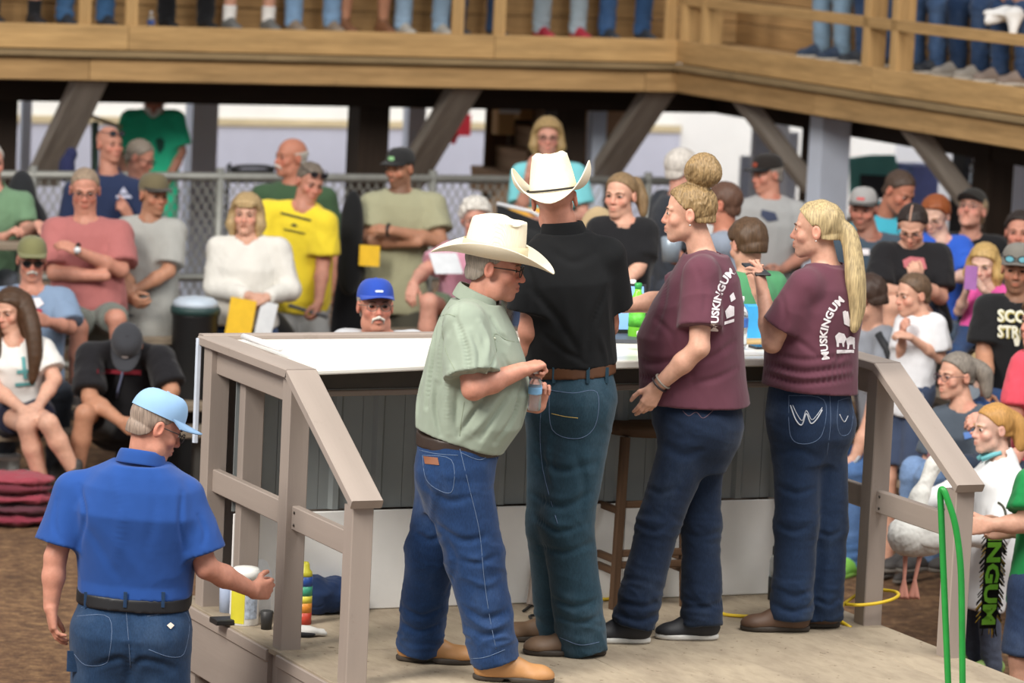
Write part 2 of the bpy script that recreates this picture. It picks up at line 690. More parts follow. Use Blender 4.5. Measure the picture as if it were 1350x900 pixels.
def head_prims(H, fem=False, mouth=0.0, jowl=0.0, nose=1.0, fine=False):
    e, c = H.el, H.co
    jw = .92 if fem else 1.0
    P_ = [e((0, -.014, .030), (.076, .096, .086)),
          e((0, .022, -.040), (.060 * jw, .064, .076), .02),
          c((-.034 * jw, .012, -.070), (-.012, .064, -.100), .026, .019, .02),
          c((.034 * jw, .012, -.070), (.012, .064, -.100), .026, .019, .02),
          e((0, .072, -.099), (.020, .016, .016), .012),
          e((0, .066, -.062), (.031, .029, .032), .015)]
    for s in (-1, 1):
        P_ += [e((s * .040, .054, -.030), (.024, .025, .024), .016),
               c((s * .012, .083, .018), (s * .044, .068, .019), .008, .009, .012),
               e((s * .031, .098, .000), (.019, .022, .012), .010, 's'),
               e((s * .031, .071, .001), (.0165, .013, .0150), .004),
               e((s * .079, -.012, -.008), (.010, .019, .031), .006),
               e((s * .088, -.010, -.004), (.006, .010, .018), .004, 's')]
        if jowl: P_.append(e((s * .042, .022, -.085), (.026, .03, .028 + jowl), .02))
    P_ += [c((0, .082, .010), (0, .100 * nose, -.030), .008, .0115, .010),
           e((0, .100 * nose, -.033), (.0125, .013, .0105), .006),
           e((-.012, .089, -.036), (.0085, .012, .0085), .005), e((.012, .089, -.036), (.0085, .012, .0085), .005)]
    if mouth > 0:
        P_ += [c((-.016, .088, -.058), (.016, .088, -.058), .006, .006, .006),
               e((0, .092, -.070 - mouth * .3), (.019, .025, .006 + mouth), .006, 's')]
    else:
        P_ += [c((-.017, .087, -.0605), (0, .0945, -.0585), .0058, .0062, .005), c((.017, .087, -.0605), (0, .0945, -.0585), .0058, .0062, .005),
               c((-.015, .087, -.0715), (0, .0935, -.0730), .0065, .0075, .005), c((.015, .087, -.0715), (0, .0935, -.0730), .0065, .0075, .005),
               c((-.022, .092, -.0658), (.022, .092, -.0658), .0016, .0016, .002, 's')]
    return P_


def hair_prims(H, style, th=.014, seed=0, lump=0.0, part=0.0):
    hs = H.hs
    r = np.random.RandomState(seed)
    ph = r.uniform(0, 6, 4)
    ys = [-.13, -.10, -.06, -.034, -.012, .008, .03, .05, .068, .095]
    zs = [-.070, -.064, -.058, -.036, .008, .016, .036, .066, .080, .088]
    if style == 'tied':
        zs = [-.040, -.040, -.040, -.036, .002, .020, .042, .064, .078, .086]
        th = th * .62
    elif style in ('long', 'bob', 'curly'):
        zs = [-.085, -.08, -.07, -.06, -.028, -.004, .022, .046, .064, .078]

    def fn(X, Y, Z):
        px, py, pz = (X - H.c[0]) / hs, (Y - H.c[1]) / hs, (Z - H.c[2]) / hs
        x = px * H.l[0] + py * H.l[1] + pz * H.l[2]
        y = px * H.f[0] + py * H.f[1] + pz * H.f[2]
        z = px * H.u[0] + py * H.u[1] + pz * H.u[2]
        R = (.078 + th, .097 + th, .087 + th)
        q0 = np.sqrt((x / R[0]) ** 2 + ((y + .014) / R[1]) ** 2 + ((z - .030) / R[2]) ** 2)
        d = (q0 - 1) * .085
        # back of the skull down to the nape
        R2 = (.064 + th, .075 + th, .075)
        q1 = np.sqrt((x / R2[0]) ** 2 + ((y + .028) / R2[1]) ** 2 + ((z + .028) / R2[2]) ** 2)
        d = np.minimum(d, (q1 - 1) * .07)
        ang = np.arctan2(x, z + .03)
        st = np.sin(x * 160 + np.sin(y * 50 + ph[0]) * 1.6 + ph[1]) * .35 + np.sin(y * 90 + x * 60 + ph[2]) * np.sin(z * 70 + ph[3])
        d = d + st * (.0012 + lump)
        hl = np.interp(y, ys, zs)
        d = np.maximum(d, (hl - z) * .8)
        if style == 'bald': d = np.maximum(d, (z - .030 - .15 * (-y)) * .8)
        if style == 'thin': d = np.maximum(d, np.minimum((z - .085), .02) * .3) if False else d
        return d * hs
    e = H.pt(0, -.02, .01)
    out = [(fn, e - .16 * hs, e + .16 * hs, .004, 'u')]
    if style in ('short', 'buzz', 'bald', 'tied'):
        for s_ in (-1, 1): out.append(H.el((s_ * .092, -.008, -.010), (.030, .024, .034), .006, 's'))
    return out


def finger_hand(w, d, n, side, size=1.0, curl=(.5, .5, .5, .5), thumb=.5, spread=.06, thr=1.0, pt=None):
    """a hand from the wrist w: fingers along d, palm facing n, side=+1 if the thumb lies along cross(d,n)"""
    d = unit(d); n = unit(np.asarray(n) - d * (np.asarray(n) @ d))
    a = np.cross(d, n) * side
    z = size
    P_ = []
    B = []
    for i, (off, ln, r0) in enumerate(((.030, .072, .0098), (.010, .080, .0102), (-.010, .075, .0098), (-.029, .060, .0086))):
        b = w + z * (d * (.088 - .006 * abs(i - 1)) + a * off)
        B.append(b)
        P_.append(cone(w + z * (a * off * .55 + d * .005), b, .0185 * z, .0118 * z, .012 * z))
        dd = unit(d + a * off * spread * 30 * .3)
        ang = 0; p = b; rr = r0 * z * thr
        for j, fr in enumerate((.45, .30, .25)):
            ang += curl[i] * (1.0, 1.25, .8)[j]
            v = dd * math.cos(ang) + n * math.sin(ang)
            q = p + v * ln * fr * z
            P_.append(cone(p, q, rr, rr * (.94, .9, .84)[j], .004 * z))
            p = q; rr *= (.94, .9, .84)[j]
    P_.append(ell(w + z * (d * .045), np.array([.046, .036, .014]) * z, np.stack([d, a, n]), .01 * z))
    P_.append(ell(w + z * (d * .032 + a * .024 + n * .008), np.array([.030, .018, .016]) * z, np.stack([d, a, n]), .012 * z))
    t0 = w + z * (d * .028 + a * .026 + n * .006)
    v1 = unit(d * .62 + a * (.75 - .45 * thumb) + n * (.25 + .6 * thumb))
    t1 = t0 + v1 * .040 * z
    v2 = unit(d * .85 + a * (.45 - .75 * thumb) + n * (.2 + .55 * thumb))
    t2 = t1 + v2 * .032 * z
    t3 = t2 + unit(v2 + d * .2 - a * .2) * .024 * z
    P_ += [cone(t0, t1, .0150 * z, .0115 * z, .010 * z), cone(t1, t2, .0112 * z, .0102 * z, .004 * z), cone(t2, t3, .0102 * z, .0085 * z, .004 * z)]
    return P_


def sdf_obj(name, prims, h, mat, parent, lo=None, hi=None, wr=None, pad=.03, rel=1, wpts=None):
    if lo is None:
        L = [p for p in prims if p[4] == 'u']
        lo = np.min([p[1] for p in L], 0) - pad; hi = np.max([p[2] for p in L], 0) + pad
    g = G(lo, hi, h).run(prims)
    V, F = g.mesh()
    if len(V) == 0: return None
    if rel: V = relax(V, F, rel)
    if wr:
        N_ = vnormals(V, F)
        wt = 1.0
        if wpts is not None:
            wt = np.full(len(V), .18)
            for p_, r_ in wpts: wt = np.maximum(wt, np.exp(-(((V - p_) ** 2).sum(1)) / r_ ** 2))
        for w_ in wr:
            amp, sc, seed = w_[:3]
            q = V * np.array(w_[3] if len(w_) > 3 else (1, 1, .6))
            n_ = vnoise(q, sc, seed)
            if len(w_) > 4: n_ = 1.7 * (1 - np.abs(n_)) ** w_[4] - .75
            V = V + N_ * (amp * n_ * wt)[:, None]
    o = mk(name, V, F, mat, parent)
    o['_n'] = 0
    del o['_n']
    return o


def smst(x, a, b):
    t = np.clip((x - a) / (b - a), 0, 1)
    return t * t * (3 - 2 * t)


SK = dict(fair='d3a48e', pink='cf9a88', tan='b4846a', red='bd8069', pale='d8b3a2', brown='9c6d54', ruddy='c48c78')
people = {}


def local_skel(sit):
    if not sit:
        return dict(nb=(0, -.03, -.158), sh=(.168, -.025, -.218), el=(.232, -.035, -.53), wr=(.235, .09, -.765), hip=(.088, -.02, -.715), kn=(.10, .015, -1.135), an=(.10, -.04, -1.555))
    return dict(nb=(0, -.03, -.158), sh=(.168, -.03, -.218), el=(.225, .02, -.50), wr=(.15, .26, -.60), hip=(.09, -.10, -.74), kn=(.15, .33, -.72), an=(.15, .30, -1.13))


def person(label, Y, head, hs=1.0, yaw=0, pitch=0, roll=0, by=None, k=1.0, w=1.0, belly=0.0, sit=False, J=None, skin='fair', fem=False,
           hair=None, shirt=None, pants=None, cap=None, glasses=None, hands=None, mouth=0.0, jowl=0.0, nose=1.0, stubble=0.0, beard=None, moust=None,
           fine=False, arm=1.0, group=None, shoes=None, belt=None, bend=None, name='person', prof=None, legr=None, h=None, brow='5a4030', headless=False, wrk=None, lips=1.0, base_z=None):
    rs = random.Random(int(head[0] * 7 + head[1] * 13))
    H = Head(P(head[0], head[1], Y), yaw, pitch, roll, hs)
    by = yaw if by is None else by
    b = math.radians(by)
    f = np.array([math.sin(b), -math.cos(b), 0]); l = np.array([math.cos(b), math.sin(b), 0])
    # joints
    Q = {}
    for n, (x, y, z) in local_skel(sit).items():
        if n == 'nb': Q[n] = H.c + k * (y * f + z * ZZ)
        else:
            Q[n + 'L'] = H.c + k * (x * l + y * f + z * ZZ)
            Q[n + 'R'] = H.c + k * (-x * l + y * f + z * ZZ)
    if not sit and 'anL' not in (J or {}):
        gz = (0.0 if base_z is None else base_z) + .085 * k
        for sd_ in 'LR':
            Q['an' + sd_][2] = gz; Q['kn' + sd_][2] = gz + (Q['hip' + sd_][2] - gz) * .5
    for n, v in (J or {}).items():
        Q[n] = P(v[0], v[1], Y - (v[2] if len(v) > 2 else 0))
    hipc = (Q['hipL'] + Q['hipR']) / 2
    latH = unit(Q['hipL'] - Q['hipR']); latS = unit(Q['shL'] - Q['shR'])
    nb = Q['nb']
    foot = np.minimum(Q['anL'], Q['anR'])
    bz = foot[2] - .085 * k if base_z is None else base_z
    root = empty(name, (hipc[0], hipc[1], bz), label, 'person', group)
    hb = h or (.0075 if fine else .0115)
    hh = .0034 if fine else .006
    a_ = TA * k * w; b_ = TB * k * w; c_ = np.zeros(len(TT))
    if belly:
        g_ = np.exp(-((TT - .22) / .22) ** 2)
        a_ = a_ + belly * .35 * g_; b_ = b_ + belly * .55 * g_; c_ = c_ + belly * .5 * g_
    if fem:
        a_ = a_ * np.interp(TT, [-.3, 0, .3, .6, 1], [1.04, 1.06, .94, .93, .95]); b_ = b_ * .97
        g_ = np.exp(-((TT - .62) / .12) ** 2); b_ = b_ + .022 * k * g_; c_ = c_ + .02 * k * g_
    if prof:
        t_, aa, bb, cc = prof
        a_ = np.interp(TT, t_, aa); b_ = np.interp(TT, t_, bb); c_ = np.interp(TT, t_, cc)
    bnd = None if bend is None else l * bend[0] + f * bend[1]
    ft = f if abs(latH @ l) > .2 else f
    mk_loft = lambda t0, t1, infl, kk=.03, tilt=0: loft(hipc, nb, latH, latS, ft, a_, b_, c_, t0, t1, infl, kk, bnd, tilt=tilt)
    am = arm * k
    # ---------- skin
    B = [mk_loft(-.1, .97, -.026 * k)]
    for s in 'LR':
        sh, el, wr = Q['sh' + s], Q['el' + s], Q['wr' + s]
        B += [cone(nb * .7 + sh * .3 - ZZ * .01, sh, .045 * k, .052 * am, .03), cone(sh, el, .052 * am, .041 * am, .02),
              cone(el, el * .62 + wr * .38, .0415 * am, .041 * am, .015), cone(el * .62 + wr * .38, wr, .041 * am, .0275 * am, .02)]
        hp, kn, an = Q['hip' + s], Q['kn' + s], Q['an' + s]
        B += [cone(hp, kn, (.060 if pants else .078) * k, .053 * k, .03), cone(kn, kn * .65 + an * .35, .052 * k, .054 * k, .02), cone(kn * .65 + an * .35, an, .054 * k, .036 * k, .02)]
    HP = [cone(nb + f * .01 - ZZ * .03 * k, H.pt(0, -.020, -.045), .060 * k * (w ** .5), .054 * hs * (w ** .5 if not fem else .88), .02)] + head_prims(H, fem, mouth, jowl, nose)
    hb_lo = np.minimum(H.c - .155 * hs, nb - np.array([.09, .09, .02]) * k); hb_hi = np.maximum(H.c + .155 * hs, nb + np.array([.09, .09, .05]) * k)
    blocks = [(hb_lo, hb_hi, hh)]
    HD = []
    for s in 'LR':
        sp = (hands or {}).get(s, {})
        if sp is None: continue
        wr, el = Q['wr' + s], Q['el' + s]
        d = unit(wr - el)
        if 'to' in sp:
            t = sp['to']; d = unit(P(t[0], t[1], Y - (t[2] if len(t) > 2 else 0)) - wr)
        n = np.asarray(sp['n'], float) if 'n' in sp else (hipc * .5 + nb * .5 - wr)
        cu = sp.get('curl', .38)
        cu = (cu,) * 4 if np.ndim(cu) == 0 else cu
        nn = unit(n - d * (n @ d))
        # thumb on the side given by anatomy: left hand thumb = cross(n, d)
        side = (1 if s == 'R' else -1) * sp.get('flip', 1)
        z = k * sp.get('size', 1.0) * (.93 if fem else 1.0)
        HD += finger_hand(wr, d, nn, side, z, cu, sp.get('thumb', .45), sp.get('spread', .06))
        c0 = wr + d * .085 * z
        R_ = .125 * z
        blocks.append((c0 - R_, c0 + R_, .0036 if fine else .0062))
    allp = B + HP + HD
    us = [p for p in B + HP if p[4] == 'u']
    lo = np.min([p[1] for p in us], 0) - .03; hi = np.max([p[2] for p in us], 0) + .03
    Vs, Fs = [], []
    g = G(lo, hi, hb).run(B + HP[:8])
    V, F = g.mesh(); V = relax(V, F, 1)
    cen = V[F].mean(1)
    drop = np.zeros(len(F), bool)
    for (bl, bh, _) in blocks:
        m = hb * .6
        drop |= ((cen > bl + m) & (cen < bh - m)).all(1)
    Vs.append(V); Fs.append(F[~drop]); off = len(V)
    for (bl, bh, q) in blocks:
        g = G(bl, bh, q).run(allp)
        V, F = g.mesh()
        if len(V) == 0: continue
        Vs.append(V); Fs.append(F + off); off += len(V)
    V = np.concatenate(Vs); F = np.concatenate(Fs)
    # drop unused
    used = np.zeros(len(V), bool); used[F.ravel()] = True
    mp_ = np.cumsum(used) - 1
    V = V[used]; F = mp_[F]
    base = np.array(lin(SK.get(skin, skin)))
    q = H.local(V)
    x, y, z = q[:, 0], q[:, 1], q[:, 2]
    near = (np.abs(q) < .17).all(1)
    colr = np.tile(base, (len(V), 1))
    flush = np.exp(-(((np.abs(x) - .04) / .022) ** 2 + ((z + .03) / .024) ** 2)) * smst(y, .02, .05) + np.exp(-((x / .02) ** 2 + ((z + .03) / .022) ** 2)) * smst(y, .085, .1)
    ear = smst(np.abs(x), .073, .08)
    colr = colr * (1 + near[:, None] * np.clip(flush + .6 * ear, 0, 1)[:, None] * np.array([.04, -.20, -.20]))
    lp = np.exp(-((x / .019) ** 4 + ((z + .066) / .0095) ** 4)) * smst(y, .075, .085) * near * lips
    lipc = base * np.array([.80, .50, .50])
    colr = colr * (1 - lp[:, None] * .8) + lipc * (lp[:, None] * .8)
    if stubble:
        sb = smst(-z, .035, .055) * smst(y, -.01, .02) * (1 - lp) * near
        sb = np.maximum(sb, np.exp(-((x / .03) ** 4 + ((z + .048) / .01) ** 4)) * smst(y, .06, .08) * near)
        colr = colr * (1 - sb[:, None] * stubble) + np.array(lin('4a372c')) * sb[:, None] * stubble
    o = mk('body', V, F, skin_mat(), root, col=colr)
    # ---------- eyes and brows, only where the face shows
    if abs(((yaw + 180) % 360) - 180) < 115:
        for s in (-1, 1):
            eye(H, s, root)
            if brow:
                tube('eyebrow', [H.pt(s * .014, .0905, .0175), H.pt(s * .030, .0885, .0225), H.pt(s * .047, .073, .017)], [.0022 * hs, .0034 * hs, .0018 * hs], hair_mat(brow), root, 6, smooth_pts=3)
    # ---------- hair
    if hair: do_hair(H, hair, root, Y, hh, rs, nb, f)
    if beard:
        th = beard.get('th', .006)
        bp = [H.el((0, .022, -.042), (.060 + th, .064 + th, .078 + th)), H.co((-.034, .012, -.070), (-.012, .066, -.102), .026 + th, .020 + th, .02), H.co((.034, .012, -.070), (.012, .066, -.102), .026 + th, .020 + th, .02)]
        ln = beard.get('len', 0)
        if ln: bp.append(H.co((0, .05, -.09), (0, .06, -.11 - ln), .045, .022, .03))
        bp += [H.el((0, .115, -.005), (.075, .06, .052), .006, 's'), H.el((0, .12, -.0655), (.022, .06, .009), .004, 's')]
        bp += [plane(H.pt(0, -.005, 0), H.f * -1), plane(H.pt(0, 0, -.012), H.u)]
        sdf_obj('beard', bp, hh, hair_mat(beard['c'], .4), root)
    if moust:
        bp = [H.co((-.002, .104, -.050), (-.024, .090, -.060), .0085, .006, .006), H.co((.002, .104, -.050), (.024, .090, -.060), .0085, .006, .006)]
        if moust.get('long'): bp += [H.co((s * .024, .090, -.060), (s * .028, .080, -.078), .0065, .004, .006) for s in (-1, 1)]
        sdf_obj('moustache', bp, hh * .8, hair_mat(moust['c'], .3), root)
    # ---------- clothes
    hc = hb if fine else .0125
    if shirt:
        sc = shirt
        infl = sc.get('infl', .010) * k
        ease = sc.get('ease', 0) * k
        hem = sc.get('hem', -.14)
        t1 = .985
        top = mk_loft(hem, t1, infl, .03, sc.get('tilt', 0))
        if ease:
            a2, b2 = a_ + ease * np.interp(TT, [-.3, .4, .8], [1, .6, 0]), b_ + ease * np.interp(TT, [-.3, .4, .8], [1, .6, 0])
            top = loft(hipc, nb, latH, latS, ft, a2, b2, c_, hem, t1, infl, .03, bnd, tilt=sc.get('tilt', 0))
        SP = [top]
        sl = sc.get('sleeve', .78)
        sw = sc.get('sw', 1.0)
        for s in 'LR':
            sh, el, wr = Q['sh' + s], Q['el' + s], Q['wr' + s]
            SP.append(cone(nb - ZZ * .022 * k, sh + ZZ * .004, .050 * k, .064 * am, .035))
            r0, r1 = .068 * am * (1 + (sw - 1) * .35), (.062 + .012 * (1 if sl < 1.2 else 0)) * am * sw
            if sl <= 0:
                continue
            if sl <= 1:
                SP.append(cone(sh, sh + (el - sh) * sl, r0, r1, .03, cap='b'))
            elif sl <= 1.4:
                SP += [cone(sh, el, r0, r1, .03), cone(el, el + (wr - el) * (sl - 1), r1, r1 * 1.04, .025, cap='b')]
            else:
                SP += [cone(sh, el, r0, .058 * am * sw, .03), cone(el, wr, .058 * am * sw, .040 * am * sw, .025, cap='b')]
        nd = unit(H.pt(0, -.02, -.05) - nb)
        col_ = sc.get('collar', 0)
        nr = .062 * k * (w ** .5)
        if col_:
            SP.append(cone(nb - nd * .03 * k, nb + nd * .050 * k - f * .004, nr + .022 * k, nr + .010 * k, .015, cap='b'))
        SP.append(cone(nb - nd * .028 * k + f * .012, nb + nd * .16 * k + f * (.03 if col_ else .018), nr + .002 * k, nr + .012 * k, .006, op='s'))
        if sc.get('vneck'):
            SP.append(cone(nb + nd * .05 + f * .10, nb - nd * sc['vneck'] + f * .13, .045, .012, .01, op='s'))
        if sc.get('extra'): SP += sc['extra'](Q, H)
        so = sdf_obj('shirt', SP, sc.get('h', hc), sc.get('mat') or cloth(sc['c'], crease=sc.get('crease', .5)), root,
                     wr=wrk if wrk is not None else [(.008 * k, .10 * k, rs.randint(0, 99), (1, 1, .5), 2), (.004 * k, .06 * k, rs.randint(0, 99))], wpts=[(Q['el' + s_] * .4 + Q['sh' + s_] * .6, .15 * k) for s_ in 'LR'] + [(hipc * .85 + nb * .15 + l * x_ * k, .2 * k) for x_ in (-.12, .12)] + [(hipc * .45 + nb * .55 + l * x_ * k, .16 * k) for x_ in (-.17, .17)])
        people.setdefault('_shirts', {})[label] = so
    else: so = None
    po = None
    if pants:
        pc = pants
        ptop = pc.get('top', .10)
        tp_ = np.interp(TT, [-.3, -.02], [.62, 1])
        PP = [loft(hipc, nb, latH, latS, ft, a_ * .99 * tp_, b_ * .99 * tp_, c_, -.26, ptop, .002 * k, .03, bnd)]
        lr = legr or dict()
        r0, r1, r2 = pc.get('r', (.098, .072, .062))
        for s in 'LR':
            hp, kn, an = Q['hip' + s], Q['kn' + s], Q['an' + s]
            R_ = lr.get(s, (r0, r1, r2))
            if pc.get('kind', 'long') == 'long':
                e_ = an - ZZ * .060 * k if not sit else an + unit(an - kn) * .03 * k
                if pc.get('ankle'): e_ = Q['an' + s] + np.asarray(pc['ankle'])
                PP += [cone(hp, kn, R_[0] * k, R_[1] * k, .04), cone(kn, e_, R_[1] * k, R_[2] * k, .03, cap='b')]
            else:
                t = pc.get('len', .85)
                PP.append(cone(hp, hp + (kn - hp) * t, (R_[0] + .004) * k, (R_[1] + .018) * k, .04, cap='b'))
        for s in 'LR':
            PP.append(ell(Q['hip' + s] - f * .035 * k - ZZ * .02 * k, np.array([.105, .105, .115]) * k * (w ** .6), None, .05))
        po = sdf_obj('trousers' if pc.get('kind', 'long') == 'long' else 'shorts', PP, pc.get('h', hc), pc.get('mat') or denim(pc['c']), root,
                     wr=pc.get('wr') or [(.008 * k, .10 * k, rs.randint(0, 99), (.6, .6, 1.5), 2), (.004 * k, .05 * k, rs.randint(0, 99), (.7, .7, 1.4))], wpts=[(Q[j + s_], r_ * k) for s_ in 'LR' for j, r_ in (('kn', .13), ('an', .20), ('hip', .14))])
    if belt:
        bt = belt.get('t', .11)
        bp = [loft(hipc, nb, latH, latS, ft, a_, b_, c_, bt - .038, bt + .038, belt.get('infl', .008) * k, .005, bnd)]
        sdf_obj('belt', bp, hc * .8, flat('leather', belt['c'], .5), root)
    if shoes:
        for s in 'LR':
            sp = shoes.get(s)
            if sp: shoe(root, Q['an' + s], sp, shoes, k)
    elif shoes is None:
        ds = dict(mat=flat('dark_shoe', '3a3634', .7), sole=flat('dark_sole', '6b655e', .7), len=.27, w=.048)
        for s in 'LR': shoe(root, Q['an' + s], (f[0], f[1]), ds, k)
    if cap: do_cap(H, cap, root)
    if glasses: do_glasses(H, glasses, root)
    r = dict(root=root, H=H, Q=Q, f=f, l=l, shirt=so, pants=po, Y=Y, hipc=hipc, body=o, k=k)
    people[label] = r
    return r


_eye_me = {}


def eye(H, s, root):
    key = 'eye'
    if key not in _eye_me:
        V, F = [], []
        n, m = 10, 7
        for i in range(m):
            th = math.pi * i / (m - 1)
            for j in range(n):
                p = 2 * math.pi * j / n
                V.append((math.sin(th) * math.cos(p), math.cos(th), math.sin(th) * math.sin(p)))
        for i in range(m - 1):
            for j in range(n):
                F.append((i * n + j, i * n + (j + 1) % n, (i + 1) * n + (j + 1) % n, (i + 1) * n + j))
        me = bpy.data.meshes.new('eye')
        me.from_pydata(V, [], F)
        me.materials.append(flat('eye_white', 'd8cfc8', .2, var=.02)); me.materials.append(flat('iris', '2c221c', .15, var=.02))
        for i, p in enumerate(me.polygons):
            p.use_smooth = True
            p.material_index = 1 if i < 2 * n else 0
        _eye_me[key] = me
    o = bpy.data.objects.new('eye', _eye_me[key])
    COL.objects.link(o)
    o.parent = root
    c = H.pt(s * .031, .0745, .0005) - wloc(root)
    r = .0128 * H.hs
    m = Matrix.Identity(4)
    for i in range(3):
        m[i][0], m[i][1], m[i][2], m[i][3] = H.l[i] * r * 1.15, H.f[i] * r, H.u[i] * r * .72, c[i]
    o.matrix_local = m


def do_hair(H, hair, root, Y, hh, rs, nb, f):
    st = hair['s']
    th = hair.get('th', dict(short=.012, buzz=.0045, bald=.007, tied=.013, long=.020, bob=.024, curly=.022).get(st, .012))
    PR = hair_prims(H, st, th, rs.randint(0, 99), hair.get('lump', .0007 if st != 'curly' else .006))
    if st in ('long', 'bob'):
        ln = hair.get('len', -.13 if st == 'bob' else -.30)
        for s in (-1, 1):
            PR.append(chain([H.pt(s * .074, -.01, .01), H.pt(s * .088, .005, -.06), H.pt(s * .082, hair.get('fwd', .01), ln)], [.030, .030, .022], .02)[0])
            PR += chain([H.pt(s * .074, -.01, .01), H.pt(s * .086, .005, -.06), H.pt(s * .080, hair.get('fwd', .01), ln)], [.030, .032, .020], .02)
            PR += chain([H.pt(s * .045, -.07, .0), H.pt(s * .050, -.085, -.08), H.pt(s * .045, -.08, ln)], [.035, .038, .025], .025)
        if hair.get('fringe'):
            PR += [H.co((-.05, .070, .072), (.05, .070, .072), .020, .020, .015), H.co((-.035, .084, .052), (.04, .084, .054), .010, .010, .012)]
        PR.append(H.el((0, .125, -.035), (.066, .075, .078), .008, 's'))
    for ch in hair.get('chains', []):
        pts = [P(p[0], p[1], Y - p[2]) for p in ch['p']]
        pts = catmull(pts, 4)
        rr = np.interp(np.linspace(0, 1, len(pts)), np.linspace(0, 1, len(ch['r'])), ch['r'])
        PR += chain(pts, rr, .02)
    for b in hair.get('balls', []):
        PR.append(ell(P(b[0], b[1], Y - b[2]), np.array(b[3]), None, .012))
    o = sdf_obj('hair', PR, hh, hair_mat(hair['c'], hair.get('streak', .45)), root, pad=.02, wr=[(.0035, .020, 5, (1, 1, .5), 1.5)] if st in ('curly',) or hair.get('balls') else None)
    return o


def shoe(root, an, sp, shoes, k):
    """sp: toe direction (x, y) in the ground plane, plus optional ground height"""
    d = unit([sp[0], sp[1], 0]); sd = np.array([d[1], -d[0], 0])
    gz = sp[2] if len(sp) > 2 else an[2] - .08 * k
    L = shoes.get('len', .29) * k; wd = shoes.get('w', .052) * k
    heel = np.array([an[0], an[1], gz]) - d * L * .27
    toe = heel + d * L
    M3 = np.stack([d, sd, ZZ])
    sp_ = [cone(heel + d * .035 + ZZ * .012, toe - d * .05 + ZZ * .012, wd * .72, wd * .86, .0), ]
    up = [cone(heel + d * .045 * k + ZZ * .045 * k, toe - d * .055 * k + ZZ * .030 * k, wd * .80, wd * .72, .02), ell(heel + d * L * .35 + ZZ * .055 * k, np.array([.10, wd * .78, .055]) * k, M3, .03),
          ell(toe - d * .06 * k + ZZ * .03 * k, np.array([.065, wd, .035]) * k, M3, .02), cone(heel + d * .065 * k + ZZ * .05, np.array([an[0], an[1], gz + .13 * k]), wd * .85, wd * .80, .03)]
    hz = .0055
    up.append(plane(heel + ZZ * .020 * k, -ZZ))
    sh = sdf_obj('shoe', up, hz, shoes['mat'], root)
    so = [ell(heel + d * L * .26 + ZZ * .014 * k, np.array([L * .28, wd * .80, .05 * k]), M3, .01), ell(heel + d * L * .68 + ZZ * .014 * k, np.array([L * .34, wd * 1.06, .05 * k]), M3, .03),
          plane(heel + ZZ * .024 * k, ZZ), plane(heel + ZZ * .001, -ZZ)]
    if shoes.get('heel'):
        c = heel + d * L * .42
        so.append(cone(c - sd * .2 + ZZ * 0, c + sd * .2, .016, .016, .004, op='s'))
    s2 = sdf_obj('sole', so, hz, shoes['sole'], sh)


def cap_vf(H, top=.092, tall=1.0):
    V, F = [], []
    n, m = 28, 9
    for i in range(m):
        t = i / (m - 1)
        ph = t * math.pi / 2
        for j in range(n):
            a = 2 * math.pi * j / n
            rx, ry = .0865, .1055
            cr = math.cos(ph) ** .62
            z = .040 + (.088 * tall) * math.sin(ph) ** 1.0
            fr = max(0, math.cos(a))
            z += .010 * fr * math.sin(ph * 2)
            V.append(H.pt(math.sin(a) * rx * cr, math.cos(a) * ry * cr - .012, z))
    for i in range(m - 1):
        for j in range(n):
            F.append((i * n + j, i * n + (j + 1) % n, (i + 1) * n + (j + 1) % n, (i + 1) * n + j))
    return np.array(V), F


